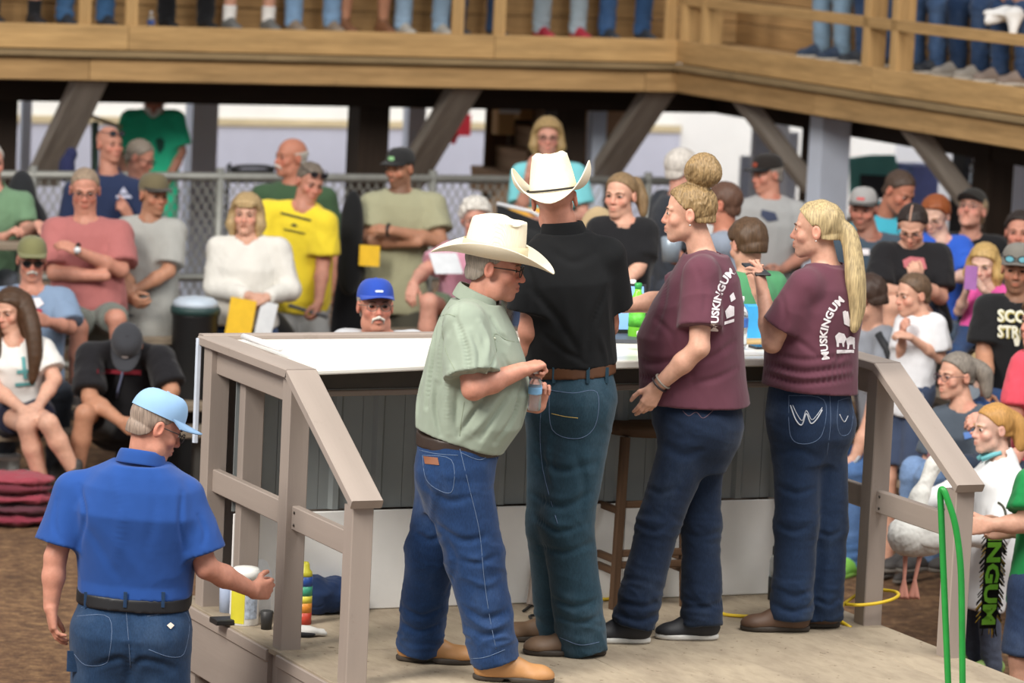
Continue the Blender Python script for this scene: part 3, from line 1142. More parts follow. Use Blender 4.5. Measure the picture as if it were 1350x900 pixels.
def do_cap(H, cap, root):
    c = cap['c']
    m = cloth(c, crease=.1)
    V, F = cap_vf(H, tall=cap.get('tall', 1.0))
    back = cap.get('mesh')
    o = mk('cap', V, F, m, root)
    if back:
        o.data.materials.append(cloth(back, crease=.1))
        for i, p in enumerate(o.data.polygons):
            j = i % 28
            if 6 <= j < 22: p.material_index = 1
    mb = cloth(cap.get('brim', c), crease=.05)
    fl = cap.get('dir', 1)
    Vb, Fb = [], []
    n, mm = 17, 6
    L = cap.get('blen', .072)
    for lay in (0, 1):
        for i in range(mm):
            t = i / (mm - 1)
            for j in range(n):
                a = math.radians(-74 + 148 * j / (n - 1))
                x0, y0 = math.sin(a) * .0860, math.cos(a) * .1050 - .012
                ex = math.cos(a) ** .5 if math.cos(a) > 0 else 0
                x1, y1 = math.sin(a) * .082, .094 + L * (1 - abs(math.sin(a)) ** 3) * 1.0
                y1 = max(y1 * ex + (1 - ex) * y0, y0)
                x, y = x0 + (x1 - x0) * t, y0 + (y1 - y0) * t
                z = .050 - (x / .08) ** 2 * .018 * t - (cap.get('droop', .010) - .008) * t
                Vb.append(H.pt(x, y * fl if fl > 0 else -y - .024, z - .004 * lay))
    q = n * mm
    for lay in (0, 1):
        for i in range(mm - 1):
            for j in range(n - 1):
                f_ = (lay * q + i * n + j, lay * q + i * n + j + 1, lay * q + (i + 1) * n + j + 1, lay * q + (i + 1) * n + j)
                Fb.append(f_ if lay == 0 else f_[::-1])
    for j in range(n - 1):
        a = (mm - 1) * n + j
        Fb.append((a, a + 1, q + a + 1, q + a))
    mk('cap_brim', Vb, Fb, mb, o)
    if cap.get('logo'):
        lg = cap['logo']
        N_ = 12
        P0 = []
        for j in range(N_):
            a = 2 * math.pi * j / N_
            x, z = math.cos(a) * lg.get('w', .024), .072 + math.sin(a) * lg.get('h', .014) * (1 + .3 * math.cos(2 * a))
            y = .1055 * math.sqrt(max(0, 1 - (x / .0865) ** 2)) * (math.cos(math.asin(min(1, (z - .04) / .088))) ** .62) - .012 + .004
            P0.append(H.pt(x, y, z))
        V2 = [sum(P0) / N_ + H.f * .002] + P0
        mk('cap_logo', V2, [(0, i + 1, (i + 1) % N_ + 1) for i in range(N_)], flat('print', lg['c'], .7), o)
    tube('cap_button', [H.pt(0, -.012, .126 + .098 * (cap.get('tall', 1) - 1)), H.pt(0, -.012, .131 + .098 * (cap.get('tall', 1) - 1))], .006 * H.hs, m, o)
    return o


def do_glasses(H, g, root):
    up = g.get('up', False)
    # worn on the nose, or pushed up on the head / cap
    dz, dy = (.078, -.012) if up else (0.0, 0.0)
    if g.get('oncap'): dz, dy = .070, .022
    fm = flat('spectacle_frame', g.get('c', '2a2624'), .35, metal=g.get('metal', 0), var=.03)
    lm = g.get('lens')
    V, F = [], []
    oo = None
    for s in (-1, 1):
        pts = []
        for j in range(14):
            a = 2 * math.pi * j / 14
            x = s * .033 + math.cos(a) * .0235; z = -.003 + math.sin(a) * .0165 * (1.0 if math.sin(a) > 0 else 1.05)
            pts.append(H.pt(x, .103 - .35 * abs(x) ** 1.5 + dy, z + dz))
        v, fc = tube_vf(pts, .0019 * H.hs * g.get('thick', 1), 6, closed=True)
        F += [tuple(i + len(V) for i in q) for q in fc]; V += list(v)
        v, fc = tube_vf([H.pt(s * .056, .099 + dy, .004 + dz), H.pt(s * .076, .06 + dy, .006 + dz), H.pt(s * .082, -.005 + dy, .004 + dz)], .0018 * H.hs * g.get('thick', 1), 6)
        F += [tuple(i + len(V) for i in q) for q in fc]; V += list(v)
    v, fc = tube_vf([H.pt(-.010, .101 + dy, .002 + dz), H.pt(0, .106 + dy, .004 + dz), H.pt(.010, .101 + dy, .002 + dz)], .0018 * H.hs, 6)
    F += [tuple(i + len(V) for i in q) for q in fc]; V += list(v)
    oo = mk('glasses', V, F, fm, root)
    if lm:
        for s in (-1, 1):
            pts = [H.pt(s * .033, .105 - .35 * .033 ** 1.5 + dy, -.003 + dz)]
            for j in range(14):
                a = 2 * math.pi * j / 14
                x = s * .033 + math.cos(a) * .0235; z = -.003 + math.sin(a) * .0165
                pts.append(H.pt(x, .103 - .35 * abs(x) ** 1.5 + dy, z + dz))
            mk('lens', pts, [(0, i + 1, (i + 1) % 14 + 1) for i in range(14)], flat('dark_lens', lm, .08, var=.02, spec=.8), oo)


def cowboy_hat(H, root, upl=.085, tip=0, band='c9bfa6', crown_h=.150, lift=.030, label=None, taper=.80, brimw=.105, frontdip=.03):
    """straw hat with pinched crown and rolled brim"""
    V, F = [], []
    n = 64
    rings = []
    # crown from the centre of the top down to the band, then the brim outwards
    for t in (0.02, .2, .4, .6, .75, .87, .95, 1.0):
        rings.append(('top', t))
    for t in (.06, .16, .35, .55, .75, .9, 1.0):
        rings.append(('side', t))
    for t in (.08, .2, .35, .5, .65, .8, .9, .97, 1.0):
        rings.append(('brim', t))
    cx, cy = .092, .116
    z0 = lift
    for kind, t in rings:
        for j in range(n):
            a = 2 * math.pi * j / n
            sa, ca = math.sin(a), math.cos(a)
            if kind == 'top':
                rx, ry = cx * taper * t, cy * (taper + .03) * t
                x, y = sa * rx, ca * ry
                edge = smst(np.array(t), .55, 1.0)
                z = z0 + crown_h + .006 * ca
                # centre crease and two front pinches
                z -= .030 * math.exp(-(x / .024) ** 2) * (1 - .75 * float(edge))
                for s in (-1, 1):
                    z -= .022 * math.exp(-(((x - s * .050) / .022) ** 2 + ((y - .060) / .035) ** 2))
                z -= .012 * float(edge) ** 3
            elif kind == 'side':
                f1 = taper + (1 - taper) * t ** .8
                rx, ry = cx * f1, cy * (f1 + .03 * (1 - t))
                x, y = sa * rx, ca * ry
                pin = .014 * (1 - t) * math.exp(-((abs(sa) - .55) / .3) ** 2) * (1 if ca > 0 else 0)
                x *= 1 - pin / rx
                z = z0 + crown_h - .018 - (crown_h - .018) * t + .006 * ca * (1 - t)
            else:
                rr = t * brimw
                ext = 1 + .10 * ca * ca
                x, y = sa * (cx + rr), ca * (cy + rr * ext)
                roll = abs(sa) ** 1.6
                z = z0 + upl * roll * t ** 1.7 - frontdip * (ca * ca) ** 1.5 * t ** 1.5 - .004 * t
                x *= 1 - .22 * roll * t ** 2.2 * (upl / .085)
            V.append(H.pt(x, y - .012, z))
    for i in range(len(rings) - 1):
        for j in range(n):
            F.append((i * n + j, i * n + (j + 1) % n, (i + 1) * n + (j + 1) % n, (i + 1) * n + j)[::-1])
    F.append(tuple(range(n)))
    m, nt, N, L, B = newmat('straw')
    br = N.new('ShaderNodeTexBrick')
    tc = N.new('ShaderNodeTexCoord')
    L.new(tc.outputs['Object'], br.inputs['Vector'])
    br.inputs['Scale'].default_value = 130
    br.inputs['Color1'].default_value = (*lin('f6edd8'), 1); br.inputs['Color2'].default_value = (*lin('f0e4ca'), 1); br.inputs['Mortar'].default_value = (*lin('e2d2b0'), 1)
    L.new(br.outputs[0], B.inputs['Base Color'])
    n1 = noise_node(N, L, 300, 2)
    bump(N, L, n1.outputs['Fac'], B, .2, .002)
    B.inputs['Roughness'].default_value = .6
    o = mk('hat', V, F, m, root)
    md = o.modifiers.new('thick', 'SOLIDIFY'); md.thickness = .0035; md.offset = -1
    return o, z0, cx, cy, taper, crown_h


def ring_band(H, root, z0, z1, cx, cy, mat, name='hat_band', off=.0065):
    V, F = [], []
    n = 48
    for i, z in enumerate((z0, (z0 + z1) / 2, z1)):
        for j in range(n):
            a = 2 * math.pi * j / n
            V.append(H.pt(math.sin(a) * (cx[i] + off), math.cos(a) * (cy[i] + off) - .012, z))
    for i in range(2):
        for j in range(n):
            F.append((i * n + j, i * n + (j + 1) % n, (i + 1) * n + (j + 1) % n, (i + 1) * n + j))
    o = mk(name, V, F, mat, root)
    md = o.modifiers.new('thick', 'SOLIDIFY'); md.thickness = .003; md.offset = 1
    return o


# ------------------------------------------------------------------ prints and seams laid onto a garment
class Skin:
    def __init__(s, o):
        base = wloc(o)
        V = np.empty(len(o.data.vertices) * 3, np.float32); o.data.vertices.foreach_get('co', V)
        s.V = V.reshape(-1, 3) + base
        s.t = BVHTree.FromPolygons([Vector(v) for v in s.V], [tuple(p.vertices) for p in o.data.polygons])

    def hit(s, px, py, off=.003):
        d = unit(ray(px, py))
        r = s.t.ray_cast(Vector(CAM + d * 8), Vector(d))
        if r[0] is None: return None
        return np.array(r[0]) - d * off


def fold(o, sk, lines, mirror=False):
    """press creases (amp < 0) and ridges (amp > 0) into a garment along picture lines"""
    me = o.data
    n = len(me.vertices)
    V = np.empty(n * 3, np.float32); me.vertices.foreach_get('co', V); V = V.reshape(-1, 3).astype(float)
    Nn = np.empty(n * 3, np.float32); me.vertices.foreach_get('normal', Nn); Nn = Nn.reshape(-1, 3)
    base = wloc(o); Wv = V + base
    dsp = np.zeros(n)
    for pts, amp, wd in lines:
        c_ = catmull([(x, y, 0) for x, y in pts], 10)[:, :2]
        hp = [sk.hit(x, y, 0) for x, y in c_]
        m = len(hp)
        d2 = np.full(n, 9.0); tt = np.zeros(n)
        for i, h in enumerate(hp):
            if h is None: continue
            q = ((Wv - h) ** 2).sum(1)
            b_ = q < d2
            d2[b_] = q[b_]; tt[b_] = i / (m - 1)
        env = np.sin(np.pi * np.clip(tt, .06, .94)) ** .6
        dsp += amp * env * (np.exp(-d2 / wd ** 2) - .45 * np.exp(-d2 / (2.3 * wd) ** 2))
    V = V + Nn * dsp[:, None]
    me.vertices.foreach_set('co', V.astype(np.float32).ravel())
    me.update()


def stitch(name, sk, px, r, mat, parent, off=.001, m=5):
    pts = [sk.hit(x, y, off) for x, y in catmull([(x, y, 0) for x, y in px], m)[:, :2]]
    pts = [p for p in pts if p is not None]
    if len(pts) < 2: return None
    return tube(name, pts, r, mat, parent, 5)


def patch(name, sk, poly, mat, parent, off=.003, sub=6):
    """a flat print: polygon in picture px laid on the garment"""
    c = np.mean(poly, 0)
    V = []; F = []
    pts = []
    for i in range(len(poly)):
        a, b = np.array(poly[i]), np.array(poly[(i + 1) % len(poly)])
        for j in range(3): pts.append(a + (b - a) * j / 3)
    n = len(pts)
    for rg in (1.0, .6, .25):
        for p in pts:
            q = c + (p - c) * rg
            h = sk.hit(q[0], q[1], off)
            V.append(h if h is not None else (V[-1] if V else sk.hit(c[0], c[1], off)))
    h = sk.hit(c[0], c[1], off)
    if h is None or any(v is None for v in V): return None
    V.append(h)
    for k_ in range(2):
        for i in range(n): F.append((k_ * n + i, k_ * n + (i + 1) % n, (k_ + 1) * n + (i + 1) % n, (k_ + 1) * n + i))
    for i in range(n): F.append((2 * n + i, 2 * n + (i + 1) % n, 3 * n))
    return mk(name, V, F, mat, parent)


_txt = {}


def text_vf(s, bold=.02, extr=0.0):
    key = (s, bold)
    if key in _txt: return _txt[key]
    cu = bpy.data.curves.new('lettering', 'FONT')
    cu.body = s
    cu.offset = bold
    cu.resolution_u = 2
    o = bpy.data.objects.new('lettering', cu)
    COL.objects.link(o)
    dg = bpy.context.evaluated_depsgraph_get()
    me = bpy.data.meshes.new_from_object(o.evaluated_get(dg))
    V = np.array([v.co[:] for v in me.vertices]).reshape(-1, 3); F = [tuple(p.vertices) for p in me.polygons]
    bpy.data.objects.remove(o); bpy.data.curves.remove(cu); bpy.data.meshes.remove(me)
    _txt[key] = (V, F)
    return V, F


def lettering(name, s, fn, mat, parent, bold=.02):
    """fn maps (u 0..1 along, v 0..1 up) to a world point"""
    V, F = text_vf(s, bold)
    x0, x1 = V[:, 0].min(), V[:, 0].max(); y0, y1 = V[:, 1].min(), V[:, 1].max()
    W_ = [fn((v[0] - x0) / (x1 - x0), (v[1] - y0) / (y1 - y0)) for v in V]
    last = next((p for p in W_ if p is not None), None)
    if last is None: return None
    W2 = []
    for p in W_:
        if p is not None: last = p
        W2.append(last)
    return mk(name, W2, F, mat, parent, smooth=False)
# ------------------------------------------------------------------ the setting
def dirt_mat():
    m, nt, N, L, B = newmat('dirt')
    n1 = noise_node(N, L, 1.6, 6, .65); n2 = noise_node(N, L, 14, 8, .8)
    r1 = ramp(N, L, n2.outputs['Fac'], [(.30, lin('3f2b1d')), (.5, lin('7c5b3f')), (.68, lin('b08c62'))])
    r2 = ramp(N, L, n1.outputs['Fac'], [(.3, (.75, .72, .7)), (.7, (1.1, 1.08, 1.05))])
    mx = N.new('ShaderNodeMixRGB'); mx.blend_type = 'MULTIPLY'; mx.inputs[0].default_value = 1
    L.new(r1.outputs[0], mx.inputs[1]); L.new(r2.outputs[0], mx.inputs[2]); L.new(mx.outputs[0], B.inputs['Base Color'])
    B.inputs['Roughness'].default_value = .95
    bump(N, L, n2.outputs['Fac'], B, .9, .03)
    return m


# dirt floor, clods raised a little in the ring
nx, ny = 110, 150
xs = np.linspace(-9, 12, nx); ys = np.linspace(11, 42, ny)
gx, gy = np.meshgrid(xs, ys, indexing='ij')
gp = np.stack([gx.ravel(), gy.ravel(), np.zeros(nx * ny)], 1)
gp[:, 2] = .02 * vnoise(gp, .5, 3, 4) - .012
ii, jj = np.meshgrid(np.arange(nx - 1), np.arange(ny - 1), indexing='ij')
a = (ii * ny + jj).ravel()
mk('floor', gp, np.stack([a, a + ny, a + ny + 1, a + 1], 1), dirt_mat(), origin=np.zeros(3))['kind'] = 'structure'

m_back = flat('white_wall', 'f3f1ec', .8, var=.04, scale=2)
m_trim = wood('pale_trim', 'd8c8a4', .8, knots=.2)
board('wall_back', W(-6, -19.5, 2.5), W(17, -19.5, 2.5), 5.0, .1, m_back, up=VV, kind='structure')
board('trim_1', W(-6, -19.40, 1.20), W(3.6, -19.40, 1.20), .05, .07, m_trim, kind='structure')
board('trim_2', W(3.9, -19.40, 1.10), W(12, -19.40, 1.10), .05, .07, m_trim, kind='structure')
board('trim_3', W(-6, -19.42, .53), W(12, -19.42, .53), 1.06, .04, flat('blue_grey_panel', 'c3c4d2', .8, var=.05, scale=2), up=VV, kind='structure')
board('trim_4', W(3.75, -19.36, 0), W(3.75, -19.36, 3.6), .16, .06, flat('white_wall', 'f3f1ec', .8, var=.04, scale=2), up=VV, kind='structure')
board('wall_right', W(14.5, -19.5, 2.5), W(14.5, 4, 2.5), 5.0, .1, flat('white_wall_b', 'cfd0d6', .8, var=.05, scale=2), up=-UU, kind='structure')

# ------------------------------------------------------------------ gallery over two sides of the ring
mg = wood('pine', 'c09c6a', .62, knots=.35)
mg2 = wood('pine_low', 'b59264', .55, knots=.55)
m_ledge = wood('weathered_pine', '8f7a5a', .55)
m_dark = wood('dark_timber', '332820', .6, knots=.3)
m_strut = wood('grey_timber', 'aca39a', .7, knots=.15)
m_under = wood('brown_timber', '59422f', .6, knots=.3)  # dark brown boards, their own even colour
VB, UB = -10.86, 7.63


def gallery(side, label):
    root = empty('gallery', W(2.5, VB - 1, 2.0) if side == 'back' else W(UB + 1, -6, 2.0), label, 'balcony', 'timber galleries round the ring')
    if side == 'back':
        pt = lambda s, dep, z: W(s, VB - dep, z)
        s0, s1 = -1.0, UB
        nrm = VV
        joints_t, joints_b = [-1.0, 3.34, 6.12, UB + .02], [-1.0, 3.07, 7.35, UB + .02]
    else:
        pt = lambda s, dep, z: W(UB + dep, s, z)
        s0, s1 = VB, -2.0
        nrm = -UU
        joints_t, joints_b = [VB - .02, -7.9, -4.0, -2.0], [VB - .02, -8.7, -5.1, -2.0]
    for i in range(len(joints_t) - 1):
        board('fascia_board', pt(joints_t[i] + .003, -.02, 2.32), pt(joints_t[i + 1] - .003, -.02, 2.32), .17, .045, mg, root, up=nrm)
    for i in range(len(joints_b) - 1):
        board('lower_fascia_board', pt(joints_b[i] + .003, -.005, 2.098), pt(joints_b[i + 1] - .003, -.005, 2.098), .158, .045, mg2, root, up=nrm)
    board('ledge_board', pt(s0 - (.0 if side == 'back' else .03), -.035, 2.206), pt(s1, -.035, 2.206), .10, .042, m_ledge, root)
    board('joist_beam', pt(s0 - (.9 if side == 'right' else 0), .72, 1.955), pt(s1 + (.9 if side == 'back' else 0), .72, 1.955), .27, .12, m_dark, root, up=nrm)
    board('light_stop_board', pt(s0, .045, 2.19), pt(s1, .045, 2.19), .37, .03, m_under, root, up=nrm)  # closing board added to stop lamp light leaking through the fascia gap
    # deck of the gallery, board by board
    for j in range(7):
        d = .06 + j * .2
        board('floor_board', pt(s0 - (d if side == 'right' else 0), d + .1, 2.315), pt(s1 + (d if side == 'back' else 0), d + .1, 2.315), .19, .04, mg2, root)
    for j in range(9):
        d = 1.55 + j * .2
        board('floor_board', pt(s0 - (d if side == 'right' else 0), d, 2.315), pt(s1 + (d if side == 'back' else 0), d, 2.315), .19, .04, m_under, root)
    # bench rising behind, with its riser boards and seat
    for j in range(3):
        board('riser_board', pt(s0 - (.98 if side == 'right' else 0), .98, 2.42 + j * .165), pt(s1 + (.98 if side == 'back' else 0), .98, 2.42 + j * .165), .158, .03, mg2, root, up=nrm)
    board('bench_board', pt(s0 - 1.13 * (side == 'right'), 1.13, 2.90), pt(s1 + 1.13 * (side == 'back'), 1.13, 2.90), .30, .04, mg, root)
    for j in range(6):
        board('back_board', pt(s0 - 1.9 * (side == 'right'), 1.9, 2.40 + j * .205), pt(s1 + 1.9 * (side == 'back'), 1.9, 2.40 + j * .205), .20, .03, m_under, root, up=nrm)
    return root, pt


gb, ptb = gallery('back', 'long timber gallery across the back with a straight two board front')
gr, ptr = gallery('right', 'timber gallery running forward along the right side with guard rail')
for s in (3.04, 3.38, 5.85, 6.18, 7.56):
    board('rail_post', ptb(s, .03, 2.40), ptb(s, .03, 3.3), .085, .045, mg, gb, up=VV)
for s in (-10.75, -10.42, -8.02, -7.64, -5.2, -4.9, -2.3):
    board('rail_post', ptr(s, .03, 2.40), ptr(s, .03, 3.3), .085, .14, mg, gr, up=UU)
for z, t in ((2.70, .075), (3.22, .075)):
    board('guard_rail', ptb(-1, -.02, z if z > 3 else 3.0), ptb(UB, -.02, z if z > 3 else 3.0), .04, t, mg, gb)
    board('guard_rail', ptr(VB, -.02, z), ptr(-2, -.02, z), .04, t, mg, gr)
# posts and struts
for s in (3.12 - .42, 5.97 - .42, 7.25 - .1):
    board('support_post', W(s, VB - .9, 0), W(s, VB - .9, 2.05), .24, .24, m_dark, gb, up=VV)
for s in (3.12, 5.965, 7.53):
    board('strut', W(s, VB - .07, 2.05), W(s, VB - 1.10, 1.22), .23, .10, m_strut, gb, up=unit(VV + ZZ))
for s in (-10.0, -7.57, -4.6):
    board('support_post', W(UB + .75, s, 0), W(UB + .75, s, 2.05), .2, .2, m_dark, gr, up=VV)
    board('strut', W(UB + .07, s, 2.06), W(UB + 1.0, s, 1.08), .12, .12, m_strut, gr, up=unit(ZZ - UU))

m_col = flat('pale_blue_paint', 'dfe8fa', .6, var=.04, scale=3)


def pxY_v(px, py, v):
    """pixel on the vertical plane v = const"""
    d = ray(px, py); vv = A0 + VV * v
    return CAM + d * (((vv - CAM) @ VV) / (d @ VV))


def pxY_u(px, py, u):
    d = ray(px, py); vv = A0 + UU * u
    return CAM + d * (((vv - CAM) @ UU) / (d @ UU))


def column(px, py, Y, w, label):
    p = P(px, py, Y)
    o = board('column', (p[0], p[1], -.05), (p[0], p[1], 2.15), w, w * .8, m_col, up=VV)
    tag(o, label, 'column', 'pale painted columns behind the gallery')
    o['group'] = 'pale painted columns'


column(263, 240, 31.5, .215, 'pale blue column behind the fence, left of the white sweater woman')
column(1092, 220, 28.5, .235, 'pale blue column between the two diagonal struts on the right')
column(1338, 250, 28.5, .22, 'pale blue column at the right edge of the photo')
column(33, 190, 31.5, .08, 'thin pale post at the far left behind the dark timber post')
column(786, 190, 30.5, .12, 'grey blue post right of the woman in the turquoise shirt')
column(545, 190, 32, .15, 'pale post behind the dark timber post left of the striped banner')
column(470, 190, 34, .10, 'slim white post before the white wall, left of the black capped man')

# chain link fence along the back of the ring
m_galv = flat('galvanised', '9a9a94', .5, metal=.4, var=.1)
fence = empty('chain_link_fence', W(4.3, -10.4, 0), 'grey chain link fence with a pipe top rail under the gallery', 'fence')
tube('top_rail', [W(1.0, -10.4, 1.40), W(7.45, -10.4, 1.40)], .030, m_galv, fence, 10)
tube('bottom_rail', [W(1.0, -10.4, .10), W(7.45, -10.4, .10)], .02, m_galv, fence, 8)
tube('middle_rail', [W(1.0, -10.4, .70), W(7.45, -10.4, .70)], .028, m_galv, fence, 8)
for s in (1.2, 2.55, 3.9, 5.5, 7.2):
    tube('fence_post', [W(s, -10.4, 0), W(s, -10.4, 1.46)], .03, m_galv, fence, 10)
V, F = [], []
for dr in (1, -1):
    for i in range(112):
        s = 1.0 + i * .065 - (1.3 if dr > 0 else 0)
        z0, z1 = .12, 1.39
        a, b = s, s + dr * 1.27 * .6
        if dr > 0: a, b = s + .6, s + .6 + 1.27 * .6
        zz0, zz1 = z0, z1
        if min(a, b) < 1.0 or max(a, b) > 7.45: continue
        v, f_ = tube_vf([W(a, -10.4 + .003 * dr, zz0), W(b, -10.4 + .003 * dr, zz1)], .0042, 4)
        F += [tuple(q + len(V) for q in g) for g in f_]; V += list(v)
mk('wire_mesh', V, F, m_galv, fence)['kind'] = 'stuff'

# stair up to the gallery
st = empty('staircase', W(7.0, -12.6, 0), 'brown timber staircase climbing right behind the woman in turquoise', 'stairs')
m_stair = wood('stair_timber', 'b89a7e', .7, knots=.3)
n_st = 9
for i in range(n_st):
    x0, y0 = 672 + i * 26, 232 - i * 28
    t0 = pxY_v(x0, y0, -12.3)
    board('riser', t0 + ZZ * -.08, t0 + ZZ * -.08 - VV * .7, .18, .03, m_stair, st, up=UU)
    board('tread', t0 + UU * .10, t0 + UU * .10 - VV * .7, .24, .04, m_stair, st)
sp0, sp1 = pxY_v(655, 272, -12.28), pxY_v(890, 20, -12.28)
board('stringer', sp0 - ZZ * .14, sp1 - ZZ * .14, .34, .05, m_stair, st, up=VV)
# dark boarded wall at the back right under the gallery
wl = empty('partition', W(8.6, -13.0, 0), 'dark boarded partition under the gallery corner', 'partition')
for j in range(6):
    board('boarding', W(7.1 + j * .2, -12.9, 0), W(7.1 + j * .2, -12.9, 2.3), .19, .03, m_under, wl, up=VV)
# cardboard box and paper pinned by the stair
bxm = flat('cardboard', 'b48d5c', .8)
p = P(664, 148, 31)
b = board('cardboard_box', p - ZZ * .17, p + ZZ * .17, .14, .12, bxm, up=VV); tag(b, 'brown cardboard box standing on the stair behind the fence', 'box')
p = P(691, 140, 31.2)
b = board('carton', p - ZZ * .10, p + ZZ * .12, .12, .1, bxm, up=VV); tag(b, 'small tan carton right of the white paper on the stair', 'box')
p = P(673, 134, 30.6)
b = board('paper_notice', p - ZZ * .09, p + ZZ * .09, .17, .01, flat('paper', 'd9dce0', .7), up=VV); tag(b, 'white paper sheet on the cardboard box behind the stair', 'paper')
# red and white striped banner between strut and post
bn = empty('striped_banner', P(585, 175, 34), 'red and white striped cloth hanging behind the diagonal strut', 'flag')
for i in range(5):
    a_, b_ = P(560 + i * 9, 205 - i * 4, 34), P(590 + i * 9, 122, 34)
    board('stripe', a_, b_, .055, .01, flat('banner_red' if i % 2 == 0 else 'banner_white', 'c9283a' if i % 2 == 0 else 'eceaf0', .8), bn, up=VV)
p = P(612, 165, 34)
tag(board('red_sign', p - ZZ * .09, p + ZZ * .09, .12, .02, flat('sign_red', 'd8303f', .7), up=VV), 'small red sign showing right of the middle strut', 'sign')

# ------------------------------------------------------------------ platform, rails and bar counter
def paint_mat():
    m, nt, N, L, B = newmat('worn_floor_paint')
    n1 = noise_node(N, L, 1.3, 6, .7, (1, 2.2, 1)); n2 = noise_node(N, L, 9, 6, .7, (.6, 2, 1)); n3 = noise_node(N, L, 26, 3, .6)
    r1 = ramp(N, L, n1.outputs['Fac'], [(.25, lin('857767')), (.5, lin('a1937f')), (.78, lin('b5a68f'))])
    r2 = ramp(N, L, n2.outputs['Fac'], [(.3, (.72, .70, .68)), (.55, (1, 1, 1))])
    r3 = ramp(N, L, n3.outputs['Fac'], [(.29, (.35, .28, .22)), (.34, (1, 1, 1))])
    mx = N.new('ShaderNodeMixRGB'); mx.blend_type = 'MULTIPLY'; mx.inputs[0].default_value = .7
    mx2 = N.new('ShaderNodeMixRGB'); mx2.blend_type = 'MULTIPLY'; mx2.inputs[0].default_value = .9
    L.new(r1.outputs[0], mx.inputs[1]); L.new(r2.outputs[0], mx.inputs[2])
    L.new(mx.outputs[0], mx2.inputs[1]); L.new(r3.outputs[0], mx2.inputs[2])
    L.new(mx2.outputs[0], B.inputs['Base Color'])
    B.inputs['Roughness'].default_value = .7
    bump(N, L, n2.outputs['Fac'], B, .2, .006)
    return m


m_floor = paint_mat()
def painted(name, c):
    m, nt, N, L, B = newmat(name)
    c = lin(c)
    n1 = noise_node(N, L, 2.2, 4, .6, (.4, 3, 3)); n2 = noise_node(N, L, 70, 3, .6, (.05, 1, 1)); n3 = noise_node(N, L, 9, 5, .7)
    r1 = ramp(N, L, n1.outputs['Fac'], [(.25, mul(c, .90)), (.75, mul(c, 1.08))])
    r3 = ramp(N, L, n3.outputs['Fac'], [(.27, (.72, .70, .68)), (.40, (1, 1, 1))])
    mx = N.new('ShaderNodeMixRGB'); mx.blend_type = 'MULTIPLY'; mx.inputs[0].default_value = .6
    L.new(r1.outputs[0], mx.inputs[1]); L.new(r3.outputs[0], mx.inputs[2]); L.new(mx.outputs[0], B.inputs['Base Color'])
    bump(N, L, n2.outputs['Fac'], B, .18, .003)
    B.inputs['Roughness'].default_value = .62
    return m


m_rail = painted('taupe_paint', '9a8d84')
m_skirt = painted('taupe_skirt', '93877f')
m_white = flat('white_panel', 'efeeec', .45, var=.05, scale=3)
UL, UR = -.02, 2.745
VF = 3.0
pl = empty('platform', W(1.36, 1.4, 0), 'low painted timber platform the four standing people share', 'platform')
for (u0, u1) in ((UL, 1.20), (1.20, 2.42), (2.42, UR)):
    for (v0, v1) in ((-.15, 1.06), (1.06, 2.27), (2.27, VF)):
        board('plywood_sheet', W((u0 + u1) / 2, v0 + .001, DZ - .012), W((u0 + u1) / 2, v1 - .001, DZ - .012), u1 - u0 - .002, .024, m_floor, pl, bev=.002)
for u in (UL + .012, UR - .012):
    for (v0, v1) in ((-.15, .93), (1.04, VF)):
        board('skirt_board', W(u, v0, DZ - .16), W(u, v1, DZ - .16), .25, .024, m_skirt, pl, up=UU)
        board('edge_strip', W(u + (.006 if u > 1 else -.006), v0, DZ - .035), W(u + (.006 if u > 1 else -.006), v1, DZ - .035), .05, .03, m_rail, pl, up=UU)
    for v in (.0, 1.5, 2.7):
        board('leg_post', W(u + (.05 if u < 1 else -.05), v, 0), W(u + (.05 if u < 1 else -.05), v, DZ - .04), .09, .09, m_skirt, pl, up=UU)


def side_rail(uo, sgn, label):
    """sgn=+1: the platform lies at larger u"""
    c = uo + sgn * .045
    r = empty('railing', W(c, 1.0, DZ), label, 'railing', 'railings of the platform')
    for v, zt in ((.05, 1.63), (.965, 1.63), (1.66, 1.235)):
        board('post', W(c, v, DZ - .30 if uo < 1 else DZ), W(c, v, zt), .088, .088, m_rail, r, up=UU)
    board('cap_rail', W(c, -.02, 1.65), W(c, 1.005, 1.65), .13, .038, m_rail, r)
    e0, e1 = W(c, 1.000, 1.650), W(c, 1.735, 1.250)
    board('sloped_cap_rail', e0, e1, .13, .038, m_rail, r, up=unit(ZZ + VV * .55))
    board('top_apron', W(c - sgn * .0, .095, 1.575), W(c, .92, 1.575), .105, .036, m_rail, r, up=UU)
    board('middle_rail', W(c, .095, 1.075), W(c, .92, 1.075), .095, .036, m_rail, r, up=UU)
    board('lower_rail', W(c, 1.01, 1.075), W(c, 1.615, 1.075), .095, .036, m_rail, r, up=UU)
    # screw heads
    for (v, z) in ((1.04, 1.10), (1.04, 1.05)):
        tube('screw', [W(c - .02, v, z), W(c - .0205 - .002, v, z)], .006, flat('screw_steel', '4b4743', .4, metal=.6), r, 6)
    return r


side_rail(0.0, 1, 'taupe wooden railing at the left end, sloping down beside the man in blue')
side_rail(UR, -1, 'taupe wooden railing at the right end with the green loop before it')
side = None

ct = empty('bar_counter', W(1.4, .3, DZ), 'long bar counter with white top and ribbed metal front on the platform', 'counter')
ZT = 1.655
